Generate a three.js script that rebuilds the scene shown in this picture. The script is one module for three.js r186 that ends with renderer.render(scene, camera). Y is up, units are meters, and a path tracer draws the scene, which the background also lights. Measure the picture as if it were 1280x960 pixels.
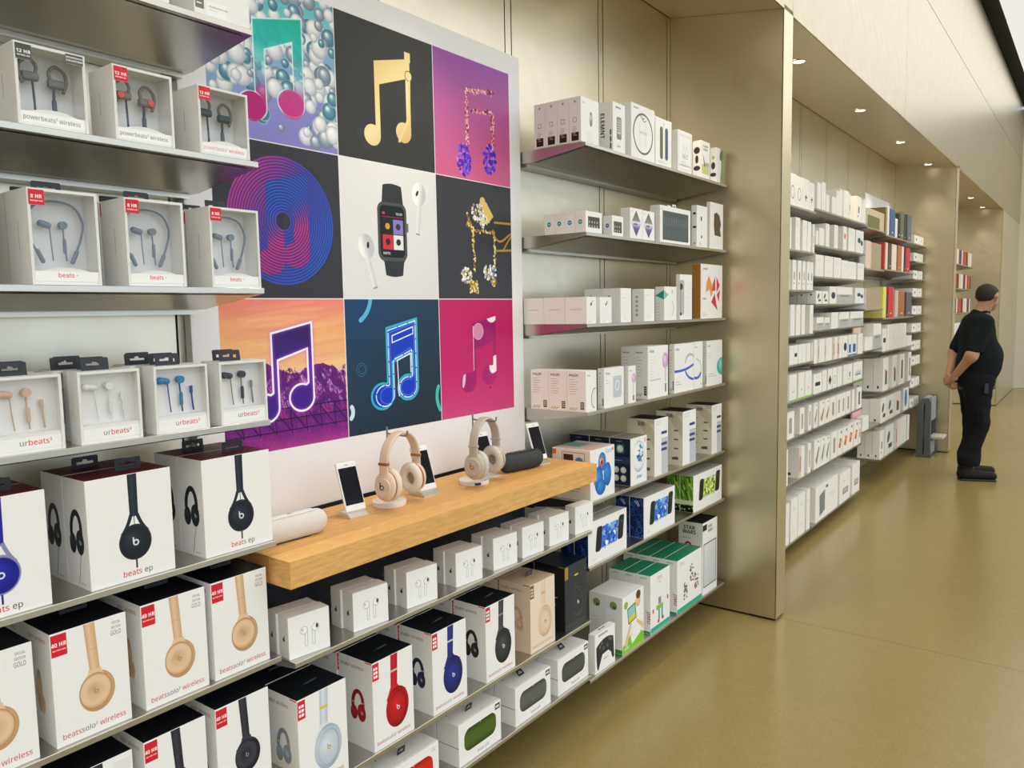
import * as THREE from 'three';
import { RectAreaLightUniformsLib } from 'three/addons/lights/RectAreaLightUniformsLib.js';
import { RoundedBoxGeometry } from 'three/addons/geometries/RoundedBoxGeometry.js';
import { mergeGeometries, mergeVertices, toCreasedNormals } from 'three/addons/utils/BufferGeometryUtils.js';
import { MarchingCubes } from 'three/addons/objects/MarchingCubes.js';
import { ImprovedNoise } from 'three/addons/math/ImprovedNoise.js';

// ---------- scene, camera ----------
const scene = new THREE.Scene();
const renderer = new THREE.WebGLRenderer({ antialias: true });
renderer.toneMapping = THREE.LinearToneMapping;
renderer.toneMappingExposure = 1.0;
renderer.shadowMap.enabled = true;
const F = 974.08, CP = [0, 1.575, 1.82];
const RV = [0.60190882, -0.01806937, 0.79836036], UV = [0.08517131, 0.99549407, -0.0416822], WV = [0.79400984, -0.09308628, -0.60073565];
const camera = new THREE.PerspectiveCamera(2 * Math.atan(480 / F) * 180 / Math.PI, 4 / 3, 0.05, 60);
camera.position.set(...CP);
camera.quaternion.setFromRotationMatrix(new THREE.Matrix4().makeBasis(new THREE.Vector3(...RV), new THREE.Vector3(...UV), new THREE.Vector3(-WV[0], -WV[1], -WV[2])));
scene.add(camera);

// ---------- light: luminous ceiling and daylight through the shop front ----------
RectAreaLightUniformsLib.init();
scene.background = new THREE.Color(0.80, 0.92, 1.04);
scene.backgroundIntensity = 2.0;
const CEIL = 4.97, LAMP = new THREE.Color(1.0, 0.972, 0.91), LAMP_NITS = 0.84;
const ROWS = [[0.74, 3.30], [3.38, 5.94], [6.02, 8.90]];
for (const [z0, z1] of ROWS) {
  const a = new THREE.RectAreaLight(LAMP, LAMP_NITS, 22.4, z1 - z0);
  a.position.set(5.15, CEIL - 0.03, (z0 + z1) / 2); a.lookAt(5.15, 0, (z0 + z1) / 2); a.castShadow = true;
  scene.add(a);
}

// ---------- helpers ----------
let seed = 7;
const rnd = () => { seed = (seed * 1664525 + 1013904223) >>> 0; return seed / 4294967296; };
const noise = new ImprovedNoise();
const names = new Map();
function numbered(n) { const k = names.get(n) ?? 0; names.set(n, k + 1); return k ? n + '_' + String(k).padStart(3, '0') : n; }
function shade(o) { o.traverse((m) => { if (m.isMesh) { m.castShadow = true; m.receiveShadow = true; } }); return o; }
function tag(o, label, category, group) { o.userData = { label, category }; if (group) o.userData.group = group; return o; }
function thing(name, label, category, group, pos = [0, 0, 0], turn = 0) {
  const g = new THREE.Group(); g.name = numbered(name); g.position.set(...pos); g.rotation.y = turn; tag(g, label, category, group); scene.add(g); return g;
}
function part(parent, name, geo, mat, pos, label) {
  const m = new THREE.Mesh(geo, mat); m.name = name; if (pos) m.position.set(...pos); m.castShadow = m.receiveShadow = true; if (label) m.userData.label = label; parent.add(m); return m;
}
function solo(name, label, category, group, geo, mat, pos, turn = 0) {
  const m = part(scene, numbered(name), geo, mat, pos); m.rotation.y = turn; return tag(m, label, category, group);
}
function struct(name, geo, mat, pos) { const m = part(scene, name, geo, mat, pos); m.userData.kind = 'structure'; return m; }
function structGroup(name) { const g = new THREE.Group(); g.name = name; g.userData.kind = 'structure'; scene.add(g); return g; }
function copyOf(o, pos, turn, label, group) { const c = o.clone(); c.name = numbered(o.name.replace(/_\d{3}$/, '')); c.userData = { ...o.userData }; if (pos) c.position.set(...pos); if (turn !== undefined) c.rotation.y = turn; if (label) c.userData.label = label; if (group) c.userData.group = group; scene.add(c); return c; }
const lin = (r, g, b) => new THREE.Color().setRGB(r, g, b);
const std = (o) => new THREE.MeshStandardMaterial(o);
const boxAt = (x0, x1, y0, y1, z0, z1) => new THREE.BoxGeometry(x1 - x0, y1 - y0, z1 - z0).translate((x0 + x1) / 2, (y0 + y1) / 2, (z0 + z1) / 2);
const box = (w, h, d) => new THREE.BoxGeometry(w, h, d);
const rbox = (w, h, d, r = 0.003, s = 2) => new RoundedBoxGeometry(w, h, d, s, r);
const cyl = (r0, r1, h, n = 24) => new THREE.CylinderGeometry(r0, r1, h, n);
const V = (x, y, z) => new THREE.Vector3(x, y, z);
const tube = (pts, r, n = 32, k = 8, closed = false) => new THREE.TubeGeometry(new THREE.CatmullRomCurve3(pts.map((p) => V(...p)), closed), n, r, k, closed);
function merged(list) { return mergeGeometries(list.map((g) => { const q = g.index ? g.toNonIndexed() : g; for (const k of Object.keys(q.attributes)) if (!['position', 'normal', 'uv'].includes(k)) q.deleteAttribute(k); return q; })); }
// a pixel of the photograph and two known coordinates give the third
function Xat(px, y, z) { const dy = y - CP[1], dz = z - CP[2], k = px - 640; return -(k * (dy * WV[1] + dz * WV[2]) - F * (dy * RV[1] + dz * RV[2])) / (k * WV[0] - F * RV[0]); }
function Yat(py, x, z) { const dx = x, dz = z - CP[2], k = 480 - py; return CP[1] - (k * (dx * WV[0] + dz * WV[2]) - F * (dx * UV[0] + dz * UV[2])) / (k * WV[1] - F * UV[1]); }
function Zat(px, x, y) { const dx = x, dy = y - CP[1], k = px - 640; return CP[2] - (k * (dx * WV[0] + dy * WV[1]) - F * (dx * RV[0] + dy * RV[1])) / (k * WV[2] - F * RV[2]); }
function onY(px, py, y) { const a = (px - 640) / F, b = (480 - py) / F, d = [0, 1, 2].map((i) => WV[i] + a * RV[i] + b * UV[i]), t = (y - CP[1]) / d[1]; return [CP[0] + d[0] * t, y, CP[2] + d[2] * t]; }

// ---------- textures ----------
function dataTex(n, fn, srgb, m = n) {
  const d = new Uint8Array(n * m * 4);
  for (let j = 0; j < m; j++) for (let i = 0; i < n; i++) { const c = fn(i / n, j / m), o = (j * n + i) * 4; d[o] = c[0]; d[o + 1] = c[1]; d[o + 2] = c[2]; d[o + 3] = 255; }
  const t = new THREE.DataTexture(d, n, m); t.magFilter = THREE.LinearFilter; t.minFilter = THREE.LinearFilter; t.wrapS = t.wrapT = THREE.RepeatWrapping; if (srgb) t.colorSpace = THREE.SRGBColorSpace; t.needsUpdate = true; return t;
}
const per = (u, v, f, s) => { // tileable noise
  const a = noise.noise(u * f, v * f, s), b = noise.noise((u - 1) * f, v * f, s), c = noise.noise(u * f, (v - 1) * f, s), d = noise.noise((u - 1) * f, (v - 1) * f, s);
  return (a * (1 - u) + b * u) * (1 - v) + (c * (1 - u) + d * u) * v;
};
// printed cartons: every print is a cell of an atlas, drawn in millimetres
class Atlas {
  constructor(ppm, size = 2048) {
    this.ppm = ppm; this.size = size; this.cv = document.createElement('canvas'); this.cv.width = this.cv.height = size; this.ctx = this.cv.getContext('2d');
    this.ctx.fillStyle = '#f3f2f0'; this.ctx.fillRect(0, 0, size, size); this.x = 2; this.y = 2; this.row = 0;
    this.tex = new THREE.CanvasTexture(this.cv); this.tex.colorSpace = THREE.SRGBColorSpace; this.tex.anisotropy = 8;
    this.mat = new THREE.MeshPhysicalMaterial({ map: this.tex, roughness: 0.42, specularIntensity: 0.6 });
    this.flat = new Map();
  }
  cell(wmm, hmm, draw, bg = '#f3f2f0') {
    const s = this.ppm / 1000, w = Math.ceil(wmm * s), h = Math.ceil(hmm * s), g = 3;
    if (this.x + w + 2 * g > this.size) { this.x = 2; this.y += this.row + 2 * g; this.row = 0; }
    if (this.y + h + 2 * g > this.size) throw new Error('atlas full');
    const X = this.x + g, Y = this.y + g, c = this.ctx;
    this.x += w + 2 * g; this.row = Math.max(this.row, h);
    c.save(); c.beginPath(); c.rect(X - 2, Y - 2, w + 4, h + 4); c.clip(); c.fillStyle = bg; c.fillRect(X - 2, Y - 2, w + 4, h + 4); c.translate(X, Y); c.scale(s, s); draw && draw(c, wmm, hmm); c.restore();
    const n = this.size; return [X / n, 1 - (Y + h) / n, (X + w) / n, 1 - Y / n];
  }
  plain(col) { if (!this.flat.has(col)) this.flat.set(col, this.cell(6000 / this.ppm, 6000 / this.ppm, null, col)); return this.flat.get(col); }
}
// carton with slightly broken edges, base at y = 0; cells: f front, l left, r right, t top, k back, b bottom
function cartonGeo(w, h, d, cells, c = 0.0009) {
  const P = [], U = [], N = [], x = w / 2, z = d / 2;
  const faces = [
    ['f', [-x, 0, z], [w, 0, 0], [0, h, 0], [0, 0, 1]], ['k', [x, 0, -z], [-w, 0, 0], [0, h, 0], [0, 0, -1]],
    ['l', [-x, 0, -z], [0, 0, d], [0, h, 0], [-1, 0, 0]], ['r', [x, 0, z], [0, 0, -d], [0, h, 0], [1, 0, 0]],
    ['t', [-x, h, z], [w, 0, 0], [0, 0, -d], [0, 1, 0]], ['b', [-x, 0, -z], [w, 0, 0], [0, 0, d], [0, -1, 0]]];
  const at = (f, a, b) => { const [, o, e, g, n] = f, la = Math.hypot(...e), lb = Math.hypot(...g); const s = Math.min(Math.max(a, c / la), 1 - c / la), t = Math.min(Math.max(b, c / lb), 1 - c / lb); return [0, 1, 2].map((i) => o[i] + e[i] * s + g[i] * t); };
  const quad = (p, u, n) => { for (const i of [0, 1, 2, 0, 2, 3]) { P.push(...p[i]); U.push(...u[i]); N.push(...n[i]); } };
  for (const f of faces) {
    const q = cells[f[0]] ?? cells.o; const [u0, v0, u1, v1] = q;
    quad([at(f, 0, 0), at(f, 1, 0), at(f, 1, 1), at(f, 0, 1)], [[u0, v0], [u1, v0], [u1, v1], [u0, v1]], [f[4], f[4], f[4], f[4]]);
  }
  const fb = Object.fromEntries(faces.map((f) => [f[0], f]));
  const strip = (A, a0, a1, B, b0, b1, cell) => { const [u0, v0, u1, v1] = cell, u = (u0 + u1) / 2, m = [[0, 0], [0, 0], [0, 0], [0, 0]].map((_, i) => [i === 0 || i === 3 ? u0 + 1e-4 : u0 + 2e-4, v0 + 1e-4]);
    const p = [at(fb[A], ...a0), at(fb[A], ...a1), at(fb[B], ...b1), at(fb[B], ...b0)], nA = fb[A][4], nB = fb[B][4];
    const e1 = V(...p[1]).sub(V(...p[0])), e2 = V(...p[3]).sub(V(...p[0])), nn = e1.cross(e2), av = V(nA[0] + nB[0], nA[1] + nB[1], nA[2] + nB[2]);
    if (nn.dot(av) < 0) { p.reverse(); quad(p, m, [nB, nB, nA, nA]); } else quad(p, m, [nA, nA, nB, nB]); };
  const e = cells.e ?? cells.o;
  strip('f', [0, 0], [0, 1], 'l', [1, 0], [1, 1], e); strip('f', [1, 0], [1, 1], 'r', [0, 0], [0, 1], e);
  strip('k', [0, 0], [0, 1], 'r', [1, 0], [1, 1], e); strip('k', [1, 0], [1, 1], 'l', [0, 0], [0, 1], e);
  strip('t', [0, 0], [1, 0], 'f', [0, 1], [1, 1], e); strip('t', [0, 1], [1, 1], 'k', [1, 1], [0, 1], e);
  strip('t', [0, 0], [0, 1], 'l', [1, 1], [0, 1], e); strip('t', [1, 0], [1, 1], 'r', [0, 1], [1, 1], e);
  strip('b', [0, 1], [1, 1], 'f', [0, 0], [1, 0], e); strip('b', [0, 0], [1, 0], 'k', [1, 0], [0, 0], e);
  strip('b', [0, 0], [0, 1], 'l', [0, 0], [1, 0], e); strip('b', [1, 0], [1, 1], 'r', [1, 0], [0, 0], e);
  const g = new THREE.BufferGeometry(); g.setAttribute('position', new THREE.Float32BufferAttribute(P, 3)); g.setAttribute('uv', new THREE.Float32BufferAttribute(U, 2)); g.setAttribute('normal', new THREE.Float32BufferAttribute(N, 3)); return g;
}

// ---------- materials ----------
const steelRough = dataTex(256, (u, v) => { const k = 118 + 26 * per(u, v, 5, 1.3) + (rnd() - 0.5) * 34; return [k, k, k]; });
steelRough.repeat.set(3, 3);
const M = {
  fascia: std({ color: lin(0.53, 0.485, 0.375), metalness: 1, roughness: 0.8, roughnessMap: steelRough }),  // same metal as steel, its colour darkened to dim the reflected ceiling light
  steel: std({ color: lin(0.71, 0.635, 0.45), metalness: 1, roughness: 0.8, roughnessMap: steelRough }),
  steelWall: std({ color: lin(0.75, 0.71, 0.59), metalness: 1, roughness: 0.8, roughnessMap: steelRough }),
  shelf: std({ color: lin(0.55, 0.53, 0.48), metalness: 1, roughness: 0.30 }),
  gap: std({ color: lin(0.012, 0.012, 0.012), roughness: 0.9 }),
  navy: std({ color: lin(0.012, 0.018, 0.034), roughness: 0.35 }),
  black: std({ color: lin(0.012, 0.013, 0.016), roughness: 0.45 }),
  tab: std({ color: lin(0.010, 0.013, 0.022), roughness: 0.4 }),
  white: std({ color: lin(0.82, 0.82, 0.81), roughness: 0.5 }),
  whiteGloss: new THREE.MeshPhysicalMaterial({ color: lin(0.82, 0.82, 0.81), roughness: 0.25, clearcoat: 0.4 }),
  card: std({ color: lin(0.80, 0.79, 0.77), roughness: 0.55 }),
  pane: new THREE.MeshPhysicalMaterial({ color: lin(0.98, 0.98, 0.98), transmission: 1, thickness: 0, roughness: 0.02, ior: 1.4 }),
  clear: new THREE.MeshPhysicalMaterial({ color: lin(0.98, 0.98, 0.98), transmission: 1, thickness: 0.02, roughness: 0.02, ior: 1.45 }),
  glow: std({ color: 0x000000, emissive: LAMP, emissiveIntensity: 0.86 }),
  spot: std({ color: 0x000000, emissive: lin(1, 0.9, 0.72), emissiveIntensity: 6 }),
};
const floorTex = dataTex(512, (u, v) => { const a = per(u, v, 4, 3.1) * 2 + per(u, v, 17, 8.2) * 3, s = rnd(), k = s < 0.05 ? -22 : s > 0.95 ? 18 : (s - 0.5) * 14; return [146 + a + k, 130 + a + k, 79 + a * 0.9 + k]; }, true);
const floorRough = dataTex(256, (u, v) => { const k = 120 + 6 * per(u, v, 6, 4.4) + (rnd() - 0.5) * 16; return [k, k, k]; });
M.floor = std({ map: floorTex, roughness: 0.48, roughnessMap: floorRough });

// ---------- the setting ----------
const NW = -1.50, P1 = [3.80, 3.93], P2 = [9.25, 9.41], P3 = [13.88, 14.02], ZP = 0.578, FARX = 16.8, XMIN = -6.2, ZMAX = 9.2, SOF_B = 3.045, SOF_F = 2.958;
const fl = structGroup('floor');
{ // large stone slabs, open joints of three millimetres
  const xs = [XMIN, -2.88, 0.485, 3.86, 7.235, 10.61, 13.985, FARX], zs = [-0.02, 3.40, 6.77, ZMAX], vs = [0, 1, 2].map((k) => { const m = M.floor.clone(); m.map = floorTex.clone(); m.map.repeat.set(1.1, 1.1); m.map.offset.set(k * 0.37, k * 0.21); m.map.needsUpdate = true; return m; });
  let n = 0;
  for (let i = 0; i < xs.length - 1; i++) for (let j = 0; j < zs.length - 1; j++) {
    const w = xs[i + 1] - xs[i] - 0.003, d = zs[j + 1] - zs[j] - 0.003, g = box(w, 0.03, d), uv = g.attributes.uv, p = g.attributes.position;
    for (let q = 0; q < uv.count; q++) uv.setXY(q, p.getX(q), p.getZ(q));
    part(fl, 'slab', g, vs[n++ % 3], [(xs[i] + xs[i + 1]) / 2, -0.015, (zs[j] + zs[j + 1]) / 2]);
  }
  part(fl, 'screed', boxAt(XMIN, FARX, -0.2, -0.03, -0.02, ZMAX), std({ color: lin(0.55, 0.5, 0.38), roughness: 0.9 }));
}
// back wall of steel panels with double slots every 0.68 m
const wallBack = structGroup('wall_back');
part(wallBack, 'slot_void', boxAt(XMIN, FARX, 0, CEIL, -0.12, -0.018), M.gap);
const uvBox = (x0, x1, y0, y1, z0, z1) => { const g = boxAt(x0, x1, y0, y1, z0, z1), p = g.attributes.position, n = g.attributes.normal, uv = g.attributes.uv; for (let q = 0; q < uv.count; q++) uv.setXY(q, Math.abs(n.getX(q)) > 0.5 ? p.getZ(q) : p.getX(q), Math.abs(n.getY(q)) > 0.5 ? p.getZ(q) : p.getY(q)); return g; };
function slots(from, to, first, pitch) {
  let x = from;
  for (let s = first; s < to - 0.01; s += pitch) {
    if (s - 0.023 > x + 0.01) part(wallBack, 'panel', uvBox(x, s - 0.023, 0.0, SOF_B, -0.02, 0), M.steelWall);
    part(wallBack, 'slot_strip', uvBox(s - 0.017, s + 0.017, 0.0, SOF_B, -0.02, 0), M.steelWall); x = s + 0.023;
  }
  if (to - x > 0.01) part(wallBack, 'panel', uvBox(x, to, 0.0, SOF_B, -0.02, 0), M.steelWall);
}
slots(NW, P1[0] - 0.004, -0.98 + 0.68 * 0 - 0.0, 0.68);
slots(P1[1] + 0.004, P2[0] - 0.004, 4.62, 0.675);
slots(P2[1] + 0.004, P3[0] - 0.004, 10.1, 0.675);
// piers between the alcoves
function pier(n, [x0, x1]) {
  const g = structGroup('wall_pier_' + n);
  part(g, 'core', boxAt(x0 + 0.006, x1 - 0.006, 0, SOF_B + 0.05, -0.02, ZP - 0.008), M.gap);
  part(g, 'side_panel', uvBox(x0, x0 + 0.006, 0.012, SOF_B, 0, ZP - 0.006), M.steel);
  part(g, 'side_panel', uvBox(x1 - 0.006, x1, 0.012, SOF_B, 0, ZP - 0.006), M.steel);
  part(g, 'front_cap', uvBox(x0, x1, 0.012, SOF_F + 0.02, ZP - 0.003, ZP), M.steel);
}
pier(1, [NW - 0.13, NW]); pier(2, P1); pier(3, P2); pier(4, P3);
// alcove soffits, fascia above them
const lights = [[-1.08, 0.35], [0.38, 0.35], [1.84, 0.35], [3.3, 0.35], [4.754, 0.354], [6.219, 0.35], [7.662, 0.345], [9.07, 0.34], [10.87, 0.335], [12.343, 0.336], [13.7, 0.329]];
function swapXZ(g) { // profile drawn in (z, y), swept along x
  const p = g.attributes.position;
  for (let q = 0; q < p.count; q++) p.setXYZ(q, p.getZ(q), p.getY(q), p.getX(q));
  for (let q = 0; q < p.count; q += 3) { const a = [p.getX(q), p.getY(q), p.getZ(q)]; p.setXYZ(q, p.getX(q + 1), p.getY(q + 1), p.getZ(q + 1)); p.setXYZ(q + 1, ...a); }
  g.computeVertexNormals(); return g;
}
const sof = (z) => SOF_B + (SOF_F - SOF_B) * z / ZP;
[[NW, P1[0]], [P1[1], P2[0]], [P2[1], P3[0]]].forEach(([x0, x1], i) => {
  const sh = new THREE.Shape([new THREE.Vector2(0.004, SOF_B), new THREE.Vector2(ZP - 0.006, SOF_F), new THREE.Vector2(ZP - 0.006, SOF_B + 0.2), new THREE.Vector2(0.004, SOF_B + 0.2)]);
  const g = new THREE.ExtrudeGeometry(sh, { depth: x1 - x0 - 0.008, bevelEnabled: false }); swapXZ(g);
  struct('ceiling_soffit_' + (i + 1), g, M.steel, [x0 + 0.004, 0, 0]);
});
const wallFascia = structGroup('wall_fascia');
part(wallFascia, 'backing', boxAt(XMIN, FARX, SOF_F + 0.02, CEIL + 0.1, ZP - 0.1, ZP - 0.006), M.gap);
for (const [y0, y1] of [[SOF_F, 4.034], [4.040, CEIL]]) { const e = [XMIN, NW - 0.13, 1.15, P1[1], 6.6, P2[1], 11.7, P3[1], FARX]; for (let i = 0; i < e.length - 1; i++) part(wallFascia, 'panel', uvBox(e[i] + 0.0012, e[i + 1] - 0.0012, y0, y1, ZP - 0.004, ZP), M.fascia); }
const wallEnd = structGroup('wall_recess_end');
part(wallEnd, 'panel', uvBox(P3[1] + 0.004, 15.88, 0.012, SOF_F - 0.004, ZP - 0.03, ZP), M.steelWall);
part(wallEnd, 'panel', uvBox(15.886, FARX, 0.012, SOF_F - 0.004, ZP - 0.03, ZP), M.steelWall);
part(wallEnd, 'panel', uvBox(XMIN, NW - 0.134, 0.012, SOF_F - 0.004, ZP - 0.03, ZP), M.steelWall);
const wallFar = structGroup('wall_far');
part(wallFar, 'joint', boxAt(FARX + 0.02, FARX + 0.1, 0, CEIL, -0.1, ZMAX), M.gap);
const stoneWall = std({ color: lin(0.60, 0.55, 0.44), roughness: 0.55 });
for (let z = 0.4, i = 0; z < ZMAX; z += 1.22, i++) part(wallFar, 'panel', boxAt(FARX, FARX + 0.03, 0.014, CEIL - 0.03, z + 0.004, Math.min(z + 1.22, ZMAX)), stoneWall);
// ceiling: dark channels round luminous panels
const ceil = structGroup('ceiling');
part(ceil, 'slab', boxAt(XMIN, FARX + 0.1, CEIL + 0.08, CEIL + 0.2, -0.1, ZMAX), M.gap);
part(ceil, 'channel', boxAt(XMIN, FARX, CEIL + 0.03, CEIL + 0.08, ZP, ZMAX), M.gap);
const glowGeo = box(2.44, 0.03, 1);
for (const [z0, z1] of ROWS) for (let x = -6.1 + 0.03; x < 16; x += 2.5) { const m = part(ceil, 'luminous_panel', glowGeo, M.glow, [x + 1.22, CEIL + 0.006, (z0 + z1) / 2]); m.scale.z = z1 - z0 - 0.02; }
// shop sides behind the camera: a plain wall and a glazed front
const plaster = std({ color: lin(0.72, 0.70, 0.64), roughness: 0.7 });
struct('wall_left', boxAt(XMIN - 0.15, XMIN, 0, CEIL + 0.1, -0.1, ZMAX + 0.1), plaster);
const wallFront = structGroup('wall_front');
part(wallFront, 'plinth', boxAt(XMIN, FARX, 0, 0.12, ZMAX, ZMAX + 0.15), M.steelWall);
part(wallFront, 'header', boxAt(XMIN, FARX, 4.3, CEIL + 0.1, ZMAX, ZMAX + 0.15), plaster);
const mull = [XMIN, -3.2, -0.4, 2.4, 5.2, 8.0, 10.8, 13.6, FARX];
mull.forEach((x) => part(wallFront, 'mullion', boxAt(x - 0.06, x + 0.06, 0.12, 4.3, ZMAX, ZMAX + 0.15), M.steelWall));
for (let i = 0; i < mull.length - 1; i++) { const w = struct('window_' + (i + 1), boxAt(mull[i] + 0.06, mull[i + 1] - 0.06, 0.12, 4.3, ZMAX + 0.07, ZMAX + 0.08), M.pane); }
struct('ground_outside', boxAt(-30, 40, -0.25, -0.2, ZMAX + 0.15, 40), std({ color: lin(0.35, 0.34, 0.32), roughness: 0.9 }));
// recessed spotlights in the soffits
lights.forEach(([x, z], i) => {
  const y = sof(z), t = thing('downlight', `small round recessed spotlight in the steel soffit, ${['far left over the headphones', 'over the headphones', 'over the music poster', 'beside the nearest pier', 'just past the nearest pier', 'second past the nearest pier', 'third past the nearest pier', 'next to the second pier', 'just past the second pier', 'second past the second pier', 'at the end of the far alcove'][i]}`, 'downlight', 'downlights in the alcove soffits', [x, y - 0.004, z]);
  part(t, 'trim_ring', new THREE.TorusGeometry(0.036, 0.004, 8, 28).rotateX(Math.PI / 2), M.shelf);
  part(t, 'lens', cyl(0.034, 0.034, 0.004, 28), M.spot);
  const s = new THREE.SpotLight(lin(1, 0.88, 0.68), 3.2, 6, 0.62, 0.6, 2); s.position.set(x, y - 0.02, z); s.target.position.set(x, 0, z + 0.05); s.castShadow = true; scene.add(s, s.target);
});

// ---------- shelves ----------
const ZS = 0.315;
function shelfGeo(x0, x1, zf, zb) {
  const pts = [[zb, 0], [zf - 0.001, 0], [zf, -0.001], [zf, -0.012], [zf - 0.006, -0.0135], [zb + 0.07, -0.044], [zb, -0.044]].map(([z, y]) => new THREE.Vector2(z, y));
  const g = new THREE.ExtrudeGeometry(new THREE.Shape(pts), { depth: x1 - x0, bevelEnabled: false }); swapXZ(g);
  return g.translate(x0 - (x0 + x1) / 2, 0, 0);
}
function shelf(x0, x1, y, label, group, zf = ZS, zb = 0.004) {
  const t = thing('steel_shelf', label, 'shelf', group, [(x0 + x1) / 2, y, 0]);
  part(t, 'tray', shelfGeo(x0, x1, zf, zb), M.shelf);
  const L = x1 - x0 - 0.03, dz = zf - 0.012 - (zb + 0.076), dy = 0.0435 - 0.0145, u = new THREE.PlaneGeometry(L, Math.hypot(dz, dy)).rotateX(Math.PI / 2 - Math.atan2(dy, dz)); part(t, 'underside_panel', u, M.shelf, [0, -0.0148 - dy / 2 - 0.0009, (zf - 0.012 + zb + 0.076) / 2]);
  part(t, 'bracket_rail', boxAt(-(x1 - x0) / 2 + 0.012, (x1 - x0) / 2 - 0.012, -0.056, -0.0445, zb, zb + 0.05), M.shelf);
  return t;
}
const ord = ['top', 'second', 'third', 'fourth', 'fifth', 'sixth', 'bottom'];
const LY = [2.196, 1.914, 1.637, 1.339, 1.056, 0.779, 0.496];
LY.forEach((y, i) => shelf(-0.29, 1.073, y, `${['topmost', 'second highest', 'third highest', 'middle', 'third lowest', 'second lowest', 'lowest'][i]} long steel shelf of the headphone section left of the poster`, 'steel shelves left of the poster'));
const RY = [2.176, 1.857, 1.523, 1.195, 0.851, 0.603, 0.160];
RY.forEach((y, i) => shelf(2.452, 3.776, y, `${['topmost', 'second highest', 'third highest', 'middle', 'third lowest', 'second lowest', 'lowest'][i]} steel shelf between the poster and the nearest steel pier`, 'steel shelves beside the nearest pier'));
const CY = [0.757, 0.410, 0.194];
CY.forEach((y, i) => shelf(1.094, 2.436, y, ['steel shelf under the oak ledge holding the small earphone boxes', 'steel shelf below the oak ledge holding the over-ear headphone boxes', 'lowest steel shelf under the oak ledge holding portable speaker boxes'][i], 'steel shelves under the oak ledge', i ? 0.33 : 0.338, 0.03));
const BY = [2.205, 1.973, 1.769, 1.587, 1.412, 1.192, 0.986, 0.757, 0.470, 0.088], AY = [2.178, 1.918, 1.675, 1.395, 1.215, 0.986, 0.757, 0.470, 0.088];
const CCY = [2.19, 1.866, 1.54, 1.206, 0.55], DY = [2.172, 1.879, 1.456, 1.166, 0.813, 0.536, 0.214], EY = [2.174, 2.0, 1.824, 1.647, 1.47, 1.29, 1.111, 0.956, 0.728, 0.521];
const N10 = ['topmost', 'second', 'third', 'fourth', 'fifth', 'sixth', 'seventh', 'eighth', 'ninth', 'tenth'];
AY.forEach((y, i) => shelf(3.96, 5.29, y, `${N10[i]} steel shelf down directly behind the nearest pier`, 'shelves behind the nearest pier'));
BY.forEach((y, i) => shelf(5.31, 6.64, y, `${N10[i]} steel shelf down in the crowded white box section of the long alcove`, 'shelves of the white box section'));
CCY.forEach((y, i) => shelf(6.665, 7.30, y, `${N10[i]} short steel shelf down beside the folder section`, 'short shelves beside the folders'));
DY.forEach((y, i) => shelf(7.325, 8.655, y, `${N10[i]} steel shelf down in the section with coloured folders and covers`, 'shelves of the coloured folder section'));
EY.forEach((y, i) => shelf(8.68, 9.24, y, `${N10[i]} short steel shelf down against the second pier`, 'short shelves against the second pier'));

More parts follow.
